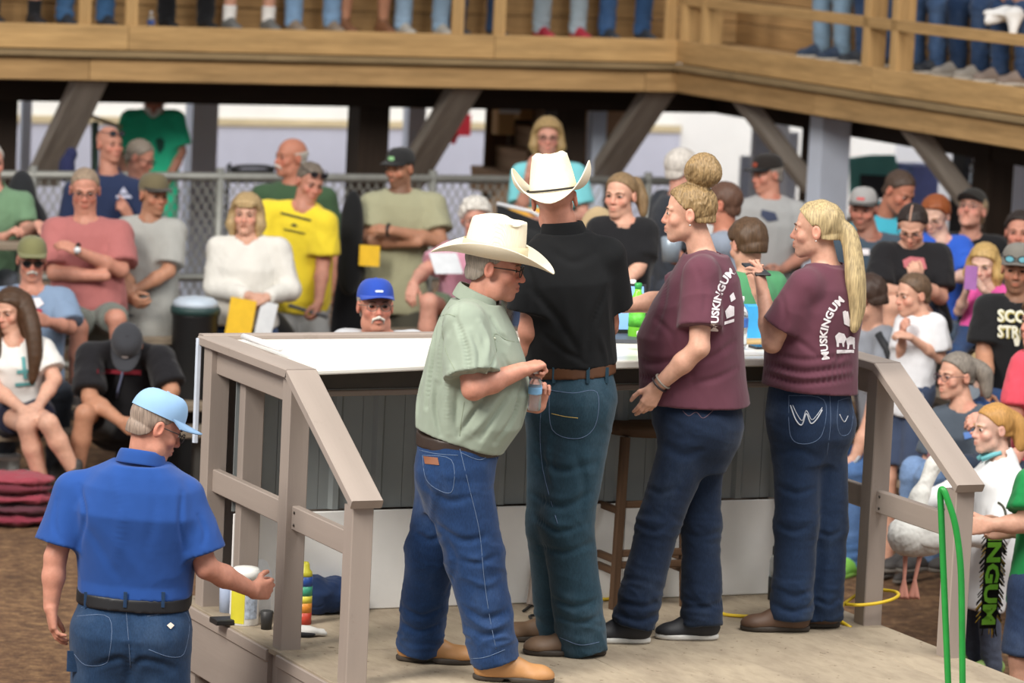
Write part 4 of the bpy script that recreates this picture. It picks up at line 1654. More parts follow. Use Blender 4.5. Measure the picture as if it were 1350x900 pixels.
# white top: two slabs, the left one deeper
def slab(name, poly, z0, z1, mat, parent):
    n = len(poly)
    V = [W(u, v, z1) for u, v in poly] + [W(u, v, z0) for u, v in poly]
    F = [tuple(range(n)), tuple(range(2 * n - 1, n - 1, -1))] + [(i, n + i, n + (i + 1) % n, (i + 1) % n) for i in range(n)]
    F = [f_[::-1] for f_ in F]
    o = mk(name, V, F, mat, parent, smooth=False)
    bv = o.modifiers.new('edge', 'BEVEL'); bv.width = .006; bv.segments = 2
    return o


m_top = flat('white_laminate', 'efece4', .3, var=.02, scale=4)
slab('counter_top', [(.10, .0), (1.35, .0), (1.35, .775), (.70, .83), (.12, .94)], ZT - .022, ZT, m_top, ct)
slab('counter_top', [(1.353, .0), (UR - .1, .0), (UR - .1, .735), (1.353, .775)], ZT - .035, ZT, m_top, ct)
board('back_lip', W(.0, -.035, 1.652), W(UR, -.035, 1.652), .06, .045, m_rail, ct)
board('end_strip', W(-.018, -.01, 1.22), W(-.018, -.01, 1.66), .022, .02, flat('pale_metal_strip', 'c9d3e2', .4), ct, up=VV)
m_apron = flat('dark_apron', '4b4640', .6)
board('apron_board', W(.14, .70, 1.585), W(UR - .12, .60, 1.585), .085, .03, m_apron, ct, up=VV)
board('apron_trim', W(.14, .715, 1.527), W(UR - .12, .615, 1.527), .022, .036, m_rail, ct, up=VV)
# bracket posts under the overhang
for u in (.10, 2.66):
    board('bracket_post', W(u, .33, DZ), W(u, .33, 1.62), .09, .06, m_skirt, ct, up=VV)
m_rib = flat('grey_steel_siding', '8f9596', .4, metal=.25, var=.06, scale=3)
VWL = .25
for j in range(14):
    u0 = .06 + j * .19
    # one ribbed sheet: pan, rib, pan
    prof = [(0, 0), (.045, 0), (.060, .018), (.085, .018), (.100, 0), (.188, 0)]
    V = []; F = []
    for z in (.97, 1.60):
        for (du, dv) in prof: V.append(W(u0 + du, VWL + dv, z))
        for (du, dv) in prof[::-1]: V.append(W(u0 + du, VWL + dv - .006, z))
    n = 12
    F = [(i, (i + 1) % n, n + (i + 1) % n, n + i) for i in range(n)] + [tuple(range(n - 1, -1, -1)), tuple(range(n, 2 * n))]
    mk('siding_sheet', V, F, m_rib, ct, smooth=False)
for (u0, u1) in ((.06, .66), (.664, 1.25), (1.254, 1.86), (1.864, 2.62)):
    board('kick_panel', W(u0, VWL + .024, DZ + .213), W(u1, VWL + .024, DZ + .213), .423, .014, m_white, ct, up=VV)
board('back_sheet', W(.02, -.02, 1.07), W(UR, -.02, 1.07), 1.05, .02, m_rail, ct, up=VV)
# paper roll lying along the cap of the left rail
tag(tube('paper_roll', [P(321, 449, 16.60) + ZZ * .018, P(369, 465, 16.15) + ZZ * .018], .0135, flat('roll_paper', 'f2f2f4', .6), None, 10), 'thin white paper roll lying on the left end of the counter', 'roll')
print('place built')
# ------------------------------------------------------------------ the five nearest people
YF1, YF2, YF3, YF4, YF5 = 15.45, 15.98, 16.35, 16.72, 15.25
jean1 = denim('213a62', .2); jean2 = denim('29414f', .3); jean3 = denim('1d2a40', .15); jean4 = denim('20304a', .22); jean5 = denim('233a58', .2)
m_sole = flat('sole_rubber', '3b332c', .7)

# man in the pale green shirt walking right
mat_green = cloth('929d8e', crease=.3)
F1 = person('man in pale green shirt and straw hat walking right with a water bottle', YF1, (653, 351), 1.05, yaw=84, pitch=7, by=80, skin='ruddy', fine=True, jowl=.006, nose=1.05,
            J=dict(nb=(628, 394, .0), shR=(612, 428, .17), shL=(626, 432, -.17), elR=(624, 512, .26), wrR=(690, 487, .18), elL=(668, 520, -.22), wrL=(708, 535, -.02), hipR=(600, 620, .09), hipL=(598, 618, -.09),
                   knR=(626, 735, .09), anR=(655, 850, .10), knL=(568, 728, -.08), anL=(553, 832, -.20)),
            prof=([-.45, -.25, -.1, 0, .08, .2, .35, .5, .65, .8, .92, 1.0], [.150, .168, .178, .182, .186, .200, .205, .200, .200, .185, .130, .080], [.135, .142, .148, .152, .155, .168, .206, .202, .180, .150, .110, .080], [0, 0, .0, .0, .0, .012, .042, .044, .035, .02, .005, .0]),
            hands=dict(R=dict(to=(716, 478, .12), n=(.3, .3, -1), curl=(1.0, 1.1, 1.1, 1.2), thumb=.9), L=dict(to=(712, 510, .0), n=(.2, -1, .2), curl=(.9, .9, .9, .9), thumb=.6)),
            hair=dict(s='short', c='8d8378', th=.006), glasses=dict(c='241d1c', thick=1.2), brow='6b5a4c',
            shirt=dict(mat=mat_green, hem=.185, tilt=.28, sleeve=.80, sw=1.42, collar=0, infl=.014, ease=.0, h=.0058),
            pants=dict(wr=[(.009, .15, 61, (.55, .55, 1.3), 2), (.003, .07, 81, (.6, .6, 1.4))], mat=jean1, top=.20, r=(.128, .105, .088), h=.0065, ankle=(0, 0, -.07)), legr=dict(R=(.138, .112, .092), L=(.132, .098, .088)), belt=dict(c='33261f', t=.165, infl=.008),
            shoes=dict(L=(1, -.02, DZ), R=(1, -.05, DZ), mat=flat('tan_leather', 'b07f4f', .55), sole=m_sole, len=.31, w=.055, heel=1),
            wrk=[(.005, .19, 4, (1, 1, .4), 2), (.0016, .07, 9)], arm=1.08)
hat1, z0, cx, cy, tp, ch = cowboy_hat(F1['H'], F1['root'], upl=.060, lift=.038, crown_h=.152, taper=.84, frontdip=.022)
m_band = cloth('d6c8a2', crease=.05)
ring_band(F1['H'], F1['root'], z0 + .006, z0 + .050, [cx * 1.0, cx * .985, cx * .97], [cy * 1.0, cy * .985, cy * .97], m_band)
# dark dashes painted on for the shade inside the weave holes
for q in range(46):
    a = 2 * math.pi * q / 46
    H = F1['H']
    for zz, sc_ in ((z0 + .018, .992), (z0 + .032, .982)):
        if q % 5 == 4: continue
        c_ = H.pt(math.sin(a) * (cx * sc_ + .0062), math.cos(a) * (cy * sc_ + .0062) - .012, zz)
        tdir = H.l * math.cos(a) - H.f * math.sin(a)
        tube('weave_hole_shade', [c_ - tdir * .003, c_ + tdir * .003], .0017, flat('weave_shadow', '857652', .8), hat1, 4)
sk = Skin(F1['shirt'])
fold(F1['shirt'], sk, [([(580, 418), (574, 442), (569, 480), (563, 535)], -.030, .0135), ([(588, 420), (582, 450), (578, 500)], .014, .016), ([(594, 485), (590, 525), (592, 570)], .018, .018), ([(606, 500), (602, 540), (604, 575)], -.016, .013), ([(648, 512), (624, 545), (606, 572)], -.022, .013), ([(670, 520), (650, 552), (634, 578)], -.020, .013), ([(660, 518), (640, 548), (620, 574)], .012, .014),
    ([(688, 505), (676, 550), (654, 582)], -.018, .014), ([(600, 418), (614, 455), (620, 500)], -.016, .012), ([(632, 425), (644, 450), (640, 480)], .014, .016), ([(622, 440), (632, 465), (630, 495)], -.012, .012), ([(556, 500), (551, 530), (549, 560)], .014, .016), ([(575, 505), (574, 540), (580, 572)], -.018, .012),
    ([(648, 420), (660, 440), (670, 450)], -.014, .011), ([(640, 500), (648, 485), (654, 468)], -.010, .009), ([(628, 508), (634, 498), (640, 488)], .008, .009), ([(604, 395), (600, 420), (592, 440)], -.010, .012), ([(664, 470), (676, 490), (690, 498)], -.010, .012)])
sk = Skin(F1['shirt'])
sp_ = Skin(F1['pants'])
fold(F1['pants'], sp_, [([(560, 640), (590, 660), (620, 655)], -.012, .018), ([(575, 690), (610, 712), (645, 705)], -.014, .016), ([(600, 735), (630, 742), (655, 732)], -.012, .014), ([(610, 760), (640, 770), (660, 762)], .010, .016), ([(612, 800), (640, 815), (668, 805)], -.016, .015), ([(614, 825), (640, 838), (672, 828)], -.016, .014), ([(616, 812), (645, 828), (670, 818)], .010, .012),
    ([(545, 700), (565, 712), (585, 705)], -.012, .014), ([(530, 800), (555, 812), (580, 803)], -.013, .014), ([(528, 820), (552, 832), (578, 824)], -.012, .013), ([(560, 615), (572, 650), (566, 690)], .010, .02), ([(590, 780), (600, 740), (585, 700)], -.010, .018)])
sp_ = Skin(F1['pants'])
thr = flat('pale_thread', 'b9b39b', .8); thg = flat('green_thread', '8a957f', .8); thb = flat('denim_thread', '5f7290', .8)
# collar, yoke seam, sleeve cuff, pocket flap
H = F1['H']; Q = F1['Q']
nb = Q['nb']
cv = []
col_p = [(607, 352), (600, 378), (616, 386), (640, 398), (655, 412)]
sd = F1['l']


def slabmesh(name, sk, rows, mat, parent, offs):
    """sheet through rows of picture points laid near a garment"""
    V, F = [], []
    n = len(rows[0])
    for r_, of in zip(rows, offs):
        for (x, y) in r_:
            h = sk.hit(x, y, of)
            V.append(h if h is not None else V[-1])
    for i in range(len(rows) - 1):
        for j in range(n - 1): F.append((i * n + j, i * n + j + 1, (i + 1) * n + j + 1, (i + 1) * n + j))
    o = mk(name, V, F, mat, parent)
    m = o.modifiers.new('t', 'SOLIDIFY'); m.thickness = .004
    return o


# the collar stands round the neck and falls to a point
cpts_t = [(-.080, -.045, -.105), (-.066, -.072, -.100), (0, -.098, -.092), (.066, -.072, -.100), (.080, -.045, -.105)]
def collar(F, mat, hgt=.0, fall=.050, rx=.074, ry=.082, open_=38, name='collar', cz=-.118, cyo=-.020, tilt=.35, point=.03):
    H = F['H']; nbp = F['Q']['nb']
    up = unit(unit(H.pt(0, -.02, -.05) - nbp) + ZZ * 1.2)
    fw = unit(F['f'] - up * (F['f'] @ up)); lf = np.cross(up, fw) * -1
    if lf @ F['l'] < 0: lf = -lf
    V, Fc = [], []
    n = 25
    for i, (dz, dr) in enumerate(((.050, .000), (.055, .004), (.040, .010), (.018, .015), (.0, .020))):
        for j in range(n):
            a = math.radians(open_ + (360 - 2 * open_) * j / (n - 1))
            pk = max(0, 1 - min(j, n - 1 - j) / 5) * point * (i >= 2) * (i - 1) / 3
            r_x, r_y = rx + dr, ry + dr
            V.append(nbp + up * (dz - pk - .006 - .030 * (1 + math.cos(a)) / 2) + lf * math.sin(a) * r_x + fw * (math.cos(a) * r_y + .006 + tilt * .0))
    for i in range(4):
        for j in range(n - 1): Fc.append((i * n + j, i * n + j + 1, (i + 1) * n + j + 1, (i + 1) * n + j))
    o = mk(name, V, Fc, mat, F['root'])
    m = o.modifiers.new('t', 'SOLIDIFY'); m.thickness = .004
    s_ = o.modifiers.new('s', 'SUBSURF'); s_.levels = 1; s_.render_levels = 1
    return o


collar(F1, mat_green, rx=.074, ry=.080, open_=25, point=.040)
for nm, pts in (('sleeve_hem_seam', [(617, 517), (632, 503), (646, 480), (655, 462)]), ('armhole_seam', [(592, 404), (583, 430), (588, 462), (601, 490)]), ('yoke_seam', [(575, 418), (590, 414), (600, 417)]),
                ('pocket_seam', [(655, 462), (652, 440), (668, 448), (690, 452)]), ('side_seam', [(612, 530), (608, 555), (606, 575)]), ('placket_seam', [(664, 408), (676, 430), (684, 452)])):
    stitch(nm, sk, pts, .0012, thg, F1['root'], .0006)
for nm, pts in (('side_seam', [(606, 590), (618, 640), (632, 700), (638, 760), (645, 810), (654, 855)]), ('pocket_stitch', [(557, 600), (595, 606), (597, 645), (583, 648), (562, 632), (557, 600)]),
                ('front_pocket_stitch', [(607, 596), (632, 606), (650, 598), (657, 612)]), ('yoke_stitch', [(549, 592), (575, 598), (604, 600)]), ('hem_stitch', [(618, 868), (640, 866), (666, 856)])):
    stitch(nm, sp_, pts, .0013, thb, F1['root'], .0006)
patch('leather_patch', sp_, [(558, 601), (577, 603), (579, 613), (560, 611)], flat('brown_leather', '7d4b2f', .6), F1['root'], .004)
patch('waist_tag', sp_, [(553, 584), (559, 585), (559, 589), (553, 588)], flat('dark_tag', '2a2320', .6), F1['root'], .004)
for (x, y) in ((641, 491), (652, 446)):
    h = sk.hit(x, y, .0)
    if h is not None: tube('button', [h + _F * .001, h - _F * .003], .0055, flat('pale_button', 'b9bda8', .4), F1['root'], 10)
# deep back pleat and drape ridges on the shirt
# button and green logo badge seen past the placket edge
# water bottle held between both hands
bt0, bt1 = P(707, 487, YF1 - .12), P(704, 541, YF1 - .10)
ax = unit(bt0 - bt1)
m_clear = flat('clear_plastic', 'e6eef2', .08, var=.02, trans=.85, spec=.6)
def water_bottle(base, ax, label, sc=1.0, capc='f2f2f2', labc='4f8fc8', group=None):
    r = empty('water_bottle', base, label, 'bottle', group)
    pr = [(0, .012), (.004, .028), (.02, .0315), (.03, .030), (.05, .0315), (.06, .030), (.08, .0315), (.115, .0315), (.14, .029), (.16, .016), (.168, .0115), (.178, .0115)]
    V, F = lathe_vf(base, ax, [(h * sc, q * sc) for h, q in pr], 20)
    mk('bottle_body', V, F, m_clear, r)
    V, F = lathe_vf(base, ax, [(.082 * sc, .0322 * sc), (.084 * sc, .0326 * sc), (.113 * sc, .0326 * sc), (.115 * sc, .0322 * sc)], 20)
    mk('label_band', V, F, flat('bottle_label', labc, .5, var=.25, scale=30), r)
    V, F = lathe_vf(base, ax, [(.176 * sc, .013 * sc), (.178 * sc, .0138 * sc), (.192 * sc, .0138 * sc), (.194 * sc, .012 * sc)], 16)
    mk('bottle_cap', V, F, flat('bottle_cap', capc, .4), r)
    return r


water_bottle(bt1, ax, 'clear water bottle with blue label held by the man in pale green', .84, labc='7fb3dc')

# man in black polo, back to the camera
mat_black = cloth('161719', crease=.25, sheen=.03)
F2 = person('man in black polo and white straw hat facing away at the counter', YF2, (731, 262), 1.06, yaw=176, pitch=2, roll=9, by=160, skin='ruddy', fine=True, jowl=.004,
            J=dict(nb=(742, 304, 0), shL=(710, 345, .06), shR=(800, 338, .0), elL=(697, 436, .06), wrL=(704, 492, -.10), elR=(802, 425, -.10), wrR=(800, 440, -.34), hipL=(734, 530, -.03), hipR=(770, 528, .03),
                   knL=(728, 690, -.05), anL=(738, 818, -.22), knR=(748, 690, .06), anR=(770, 838, .05)),
            prof=([-.45, -.25, -.1, 0, .08, .2, .35, .5, .65, .8, .92, 1.0], [.16, .172, .174, .170, .166, .164, .166, .170, .178, .172, .135, .08], [.13, .142, .148, .145, .140, .142, .150, .150, .150, .135, .105, .08], [0, 0, 0, 0, .01, .03, .03, .02, 0, 0, 0, 0]),
            hands=dict(L=dict(curl=.5), R=None), hair=None,
            shirt=dict(mat=mat_black, hem=.21, sleeve=.72, sw=1.35, collar=0, infl=.016, h=.0065), pants=dict(wr=[(.009, .15, 62, (.55, .55, 1.3), 2), (.003, .07, 82, (.6, .6, 1.4))], mat=jean2, top=.215, r=(.122, .105, .095), h=.007, ankle=(0, 0, -.065)), legr=dict(L=(.122, .105, .090), R=(.128, .105, .098)),
            belt=dict(c='57361f', t=.19, infl=.013), wrk=[(.005, .2, 14, (1, 1, .5), 2), (.0018, .08, 3)],
            shoes=dict(L=(-1, -.15, DZ), R=(-1, -.15, DZ), mat=flat('brown_leather_boot', '6e5642', .6), sole=m_sole, len=.33, w=.058, heel=1))
hat2, z0, cx, cy, tp, ch = cowboy_hat(F2['H'], F2['root'], upl=.105, lift=.030, crown_h=.150, taper=.72, brimw=.105)
ring_band(F2['H'], F2['root'], z0 + .004, z0 + .012, [cx, cx * .998, cx * .995], [cy, cy * .998, cy * .995], flat('black_cord', '1c1a1a', .7))
collar(F2, mat_black, rx=.074, ry=.080, open_=28)
sk = Skin(F2['shirt'])
fold(F2['shirt'], sk, [([(700, 380), (735, 420), (765, 470)], -.014, .018), ([(800, 380), (780, 430), (772, 478)], -.012, .018), ([(715, 440), (740, 460), (770, 478)], -.010, .014), ([(725, 330), (755, 345), (785, 335)], -.008, .02), ([(695, 350), (705, 380), (702, 410)], -.010, .014), ([(745, 390), (750, 430), (742, 475)], .010, .025), ([(790, 440), (796, 460), (800, 478)], .010, .016)])
sp_ = Skin(F2['pants'])
fold(F2['pants'], sp_, [([(705, 600), (740, 620), (785, 610)], -.012, .018), ([(700, 650), (740, 668), (778, 650)], -.016, .018), ([(705, 680), (735, 700), (775, 690)], -.016, .016), ([(712, 720), (745, 728), (780, 716)], -.013, .016), ([(730, 790), (760, 800), (788, 790)], -.015, .015), ([(735, 812), (762, 822), (790, 812)], -.014, .014), ([(725, 560), (722, 600), (730, 640)], .010, .02), ([(760, 600), (770, 640), (762, 690)], -.010, .02)])
sp_ = Skin(F2['pants'])
for nm, pts in (('pocket_stitch', [(724, 514), (755, 518), (787, 517), (785, 560), (762, 578), (728, 566), (724, 514)]), ('pocket_flash', [(727, 545), (745, 549), (762, 551)]), ('side_seam', [(718, 510), (712, 560), (716, 620), (735, 690)]),
                ('hem_stitch', [(738, 840), (765, 850), (790, 846)])):
    stitch(nm, sp_, pts, .0014, thb if nm != 'pocket_flash' else flat('gold_thread', 'b39a55', .7), F2['root'], .0006)
for x in (730, 775, 800):
    a_, b_ = sp_.hit(x, 494, .012), sp_.hit(x, 505, .006)
    if a_ is not None and b_ is not None: board('belt_loop', a_ + ZZ * .03, b_, .014, .004, jean2, F2['root'], up=-_F)

# woman with the bun
mat_mar = cloth('5f3744', crease=.22)
F3 = person('woman in maroon tee with a high blonde bun reaching across the counter', YF3, (908, 280), 1.0, yaw=-97, pitch=4, by=-102, skin='fair', fem=True, fine=True,
            J=dict(nb=(931, 332, 0), shL=(925, 362, .17), shR=(930, 362, -.17), elL=(922, 458, .26), wrL=(866, 510, .20), elR=(880, 395, -.25), wrR=(822, 404, -.25), hipL=(915, 560, .09), hipR=(920, 560, -.09),
                   knL=(868, 690, .10), anL=(836, 806, .12), knR=(924, 690, -.06), anR=(926, 806, -.02)),
            prof=([-.45, -.25, -.1, 0, .08, .2, .35, .5, .65, .8, .92, 1.0], [.17, .185, .19, .188, .185, .180, .178, .185, .19, .175, .115, .07], [.15, .175, .185, .188, .188, .185, .180, .188, .175, .145, .10, .07], [0, -.015, -.02, -.01, 0, .02, .03, .045, .03, .0, 0, 0]),
            hands=dict(L=dict(to=(842, 556, .2), n=(-.25, .9, .2), curl=(.25, .3, .4, .5), thumb=.3), R=dict(n=(0, 0, -1), curl=.4)),
            hair=dict(s='tied', c='8d7450', th=.011, streak=.5, balls=[(927, 226, 0, (.075, .07, .068)), (915, 222, .03, (.035, .035, .04)), (938, 230, .03, (.04, .035, .04)), (928, 213, .0, (.05, .05, .035))]),
            shirt=dict(mat=mat_mar, hem=.13, sleeve=.72, sw=1.25, infl=.018, ease=.028, h=.0068), pants=dict(wr=[(.009, .15, 63, (.55, .55, 1.3), 2), (.003, .07, 83, (.6, .6, 1.4))], mat=jean3, top=.2, r=(.115, .086, .085), h=.0075, ankle=(0, 0, -.055)), legr=dict(L=(.120, .084, .088), R=(.115, .078, .084)),
            shoes=dict(L=(-1, -.1, DZ), R=(-1, -.15, DZ), mat=flat('black_shoe', '1d1d22', .6), sole=flat('white_sole', 'cfcdc8', .6), len=.26, w=.045), wrk=[(.005, .18, 24, (.8, .8, .9), 2), (.0018, .08, 13)])
F4 = person('woman in maroon tee with a long blonde ponytail holding up a phone', YF4, (1077, 302), 1.0, yaw=-104, pitch=2, by=-118, skin='fair', fem=True, fine=True,
            J=dict(nb=(1092, 348, 0), shL=(1062, 378, .12), shR=(1118, 376, -.06), elL=(1018, 452, .10), wrL=(1006, 386, .02), elR=(1030, 440, -.30), wrR=(1000, 385, -.18), hipL=(1052, 552, .05), hipR=(1082, 552, -.03),
                   knL=(1050, 690, .06), anL=(1044, 798, .08), knR=(1090, 690, -.04), anR=(1084, 798, -.04)),
            prof=([-.45, -.25, -.1, 0, .08, .2, .35, .5, .65, .8, .92, 1.0], [.175, .188, .192, .185, .178, .168, .162, .165, .175, .165, .105, .065], [.15, .165, .165, .16, .158, .155, .15, .16, .15, .125, .09, .065], [0, -.01, -.01, 0, .01, .02, .03, .045, .03, 0, 0, 0]),
            hands=dict(L=dict(to=(998, 345, .0), n=(-.8, .5, .1), curl=(.15, .3, .5, .6), thumb=.1), R=dict(to=(990, 352, -.14), n=(.5, .4, .3), curl=(.4, .5, .6, .7), thumb=.2)),
            hair=dict(s='tied', c='ab9770', th=.012, streak=.55, chains=[dict(p=[(1098, 300, .02), (1116, 305, .03), (1124, 330, .05), (1128, 370, .08), (1130, 405, .08), (1126, 435, .09)], r=[.03, .028, .034, .038, .03, .012])]),
            shirt=dict(mat=mat_mar, hem=.19, sleeve=.72, sw=1.2, infl=.016, ease=.020, h=.0065), pants=dict(wr=[(.009, .15, 64, (.55, .55, 1.3), 2), (.003, .07, 84, (.6, .6, 1.4))], mat=jean4, top=.26, r=(.112, .09, .088), h=.0075, ankle=(0, 0, -.055)),
            shoes=dict(L=(-1, -.15, DZ), R=(-1, -.2, DZ), mat=flat('brown_shoe', '5b4232', .6), sole=m_sole, len=.29, w=.05), wrk=[(.005, .18, 34, (.7, .7, 1.1), 2), (.0018, .08, 23)])
sk = Skin(F3['shirt'])
fold(F3['shirt'], sk, [([(842, 470), (860, 478), (900, 474)], -.014, .016), ([(838, 492), (870, 500), (910, 492)], -.014, .016), ([(905, 480), (940, 470), (968, 450)], -.012, .016), ([(915, 505), (945, 498), (972, 485)], -.010, .014), ([(880, 360), (875, 400), (862, 440)], -.010, .018), ([(915, 345), (930, 385), (926, 420)], -.008, .014), ([(945, 360), (950, 400), (945, 440)], .008, .02), ([(865, 420), (885, 440), (895, 460)], -.010, .014)])
sk = Skin(F4['shirt'])
fold(F4['shirt'], sk, [([(1012, 478), (1060, 490), (1120, 482)], -.015, .014), ([(1010, 494), (1058, 505), (1122, 498)], -.015, .013), ([(1016, 464), (1060, 474), (1118, 468)], -.011, .013), ([(1012, 486), (1060, 498), (1122, 490)], .010, .012), ([(1040, 440), (1060, 455), (1080, 470)], -.011, .014), ([(1030, 390), (1036, 420), (1030, 445)], -.010, .014), ([(1066, 385), (1072, 420), (1066, 450)], -.008, .02), ([(1100, 480), (1112, 465), (1122, 440)], -.008, .014)])
for Fx, ln in ((F3, [([(848, 640), (870, 650), (892, 642)], -.011, .016), ([(840, 690), (862, 700), (882, 690)], -.011, .015), ([(815, 790), (845, 800), (870, 792)], -.013, .014), ([(812, 808), (842, 818), (868, 810)], -.012, .013), ([(902, 700), (925, 708), (950, 700)], -.010, .015), ([(906, 790), (930, 800), (956, 792)], -.012, .014), ([(870, 580), (900, 600), (930, 590)], -.010, .02)]),
               (F4, [([(1025, 640), (1050, 650), (1072, 644)], -.010, .016), ([(1022, 690), (1046, 700), (1070, 692)], -.011, .015), ([(1022, 775), (1048, 786), (1072, 778)], -.013, .014), ([(1020, 795), (1046, 806), (1072, 798)], -.013, .013), ([(1078, 700), (1095, 706), (1110, 698)], -.010, .014), ([(1078, 790), (1092, 798), (1106, 790)], -.012, .013), ([(1020, 600), (1050, 592), (1080, 604)], -.009, .018)])):
    q_ = Skin(Fx['pants']); fold(Fx['pants'], q_, ln)
m_print = flat('white_print', 'e6dfe2', .8, var=.1, scale=60)
for Fx, arc, blocks in ((F4, [(1094, 473), (1091, 440), (1101, 412), (1114, 397)], None), (F3, [(947, 437), (950, 400), (960, 372), (970, 360)], None)):
    sk = Skin(Fx['shirt'])
    ap = catmull([(x, y, 0) for x, y in arc], 12)[:, :2]
    seg = np.concatenate([[0], np.cumsum(np.linalg.norm(np.diff(ap, axis=0), axis=1))]); seg /= seg[-1]

    def fn(u, v, ap=ap, seg=seg, sk=sk):
        x = np.interp(u, seg, ap[:, 0]); y = np.interp(u, seg, ap[:, 1])
        x2 = np.interp(min(u + .02, 1.0001), seg, ap[:, 0]); y2 = np.interp(min(u + .02, 1.0001), seg, ap[:, 1])
        if u > .97: x2, y2 = x, y; x1, y1 = np.interp(u - .02, seg, ap[:, 0]), np.interp(u - .02, seg, ap[:, 1]); dx, dy = x2 - x1, y2 - y1
        else: dx, dy = x2 - x, y2 - y
        n_ = math.hypot(dx, dy); nx_, ny_ = dy / n_, -dx / n_
        return sk.hit(x + nx_ * v * 10.5, y + ny_ * v * 10.5, .004)
    lettering('back_lettering', 'MUSKINGUM', fn, m_print, Fx['root'], .035)
sk = Skin(F4['shirt'])
# animal silhouettes and the line of small print
def blob(name, polys, sk, root):
    for p in polys: patch(name, sk, p, m_print, root, .004)
blob('back_print', [[(1111, 411), (1115, 409), (1119, 418), (1124, 428), (1121, 431), (1113, 427)], [(1114, 412), (1118, 410), (1120, 420), (1116, 421)],
                    [(1101, 443), (1106, 438), (1113, 440), (1116, 446), (1113, 452), (1103, 452)], [(1103, 451), (1106, 451), (1106, 457), (1103, 457)], [(1110, 451), (1113, 450), (1113, 457), (1111, 457)],
                    [(1115, 447), (1121, 443), (1127, 445), (1127, 453), (1117, 455)], [(1117, 454), (1120, 454), (1119, 460), (1117, 460)], [(1124, 453), (1127, 453), (1127, 460), (1125, 460)],
                    [(1103, 461), (1126, 461), (1126, 465), (1103, 466)]], sk, F4['root'])
sk = Skin(F3['shirt'])
blob('back_print', [[(956, 410), (962, 402), (968, 404), (968, 416), (958, 420)], [(962, 390), (967, 385), (970, 394), (964, 398)], [(955, 424), (968, 420), (968, 424), (955, 428)]], sk, F3['root'])
thw = flat('white_thread', 'b8bcc4', .7)
sp_ = Skin(F4['pants'])
for nm, pts in (('pocket_stitch', [(1040, 521), (1086, 527), (1084, 572), (1062, 585), (1042, 574), (1040, 521)]), ('pocket_stitch', [(1105, 528), (1124, 527), (1122, 566), (1110, 574), (1104, 560), (1105, 528)]), ('hem_stitch', [(1022, 818), (1045, 826), (1072, 826)]), ('back_seam', [(1094, 520), (1095, 560), (1090, 600)])):
    stitch(nm, sp_, pts, .0011, thb, F4['root'], .0006)
stitch('pocket_emblem', sp_, [(1042, 534), (1049, 553), (1057, 560), (1063, 545), (1069, 558), (1077, 552), (1084, 540)], .0028, thw, F4['root'], .001)
stitch('pocket_emblem', sp_, [(1045, 534), (1052, 548), (1058, 554), (1063, 541), (1070, 553), (1077, 547), (1084, 537)], .0016, thw, F4['root'], .001)
stitch('pocket_emblem', sp_, [(1107, 546), (1113, 556), (1118, 548)], .002, thw, F4['root'], .001)
sp_ = Skin(F3['pants'])
stitch('pocket_emblem', sp_, [(900, 541), (908, 548), (918, 543), (927, 551), (940, 541)], .0015, flat('rust_thread', '6b5560', .8), F3['root'], .001)
stitch('pocket_stitch', sp_, [(895, 534), (945, 537)], .001, thb, F3['root'], .001)
for Fx, pts in ((F4, [(1018, 437), (1010, 447), (1014, 456), (1034, 462)]),):
    pass
# bracelets, earring, phone
w_ = F3['Q']['wrL']; dd = unit(F3['Q']['elL'] - w_)
for o_ in (.015, .035):
    c_ = w_ + dd * o_
    e1 = unit(np.cross(dd, ZZ)); e2 = np.cross(dd, e1)
    tube('bracelet', [c_ + .036 * (math.cos(t) * e1 + math.sin(t) * e2) for t in np.linspace(0, 2 * math.pi, 20)[:-1]], .0045, flat('bracelet', '32262a' if o_ < .02 else '8a8278', .4), F3['root'], 6, closed=True)
h = F3['H'].pt(.086, -.012, -.042); tube('earring', [h, h - ZZ * .006], .004, flat('silver', 'd8d8d8', .2, metal=.8), F3['root'], 8)
ph = P(997, 355, YF4 + .03)
tag(board('phone', ph - UU * .035, ph + UU * .035, .14, .009, flat('black_phone', '202227', .25), up=unit(ZZ + VV * .25)), 'black phone held level in the hand of the ponytail woman', 'phone')
h = F4['H'].pt(.086, -.012, -.04); tube('earring', [h, h - ZZ * .005], .0035, flat('silver', 'd8d8d8', .2, metal=.8), F4['root'], 8)
hb_ = P(1109, 305, YF4 - .03)
e1 = unit(np.array([.9, .4, .2])); e2 = unit(np.cross(e1, ZZ))
tube('hair_tie', [hb_ + .030 * (math.cos(t) * ZZ + math.sin(t) * e2) for t in np.linspace(0, 2 * math.pi, 16)[:-1]], .006, flat('hair_tie', '3a3230', .8), F4['root'], 6, closed=True)

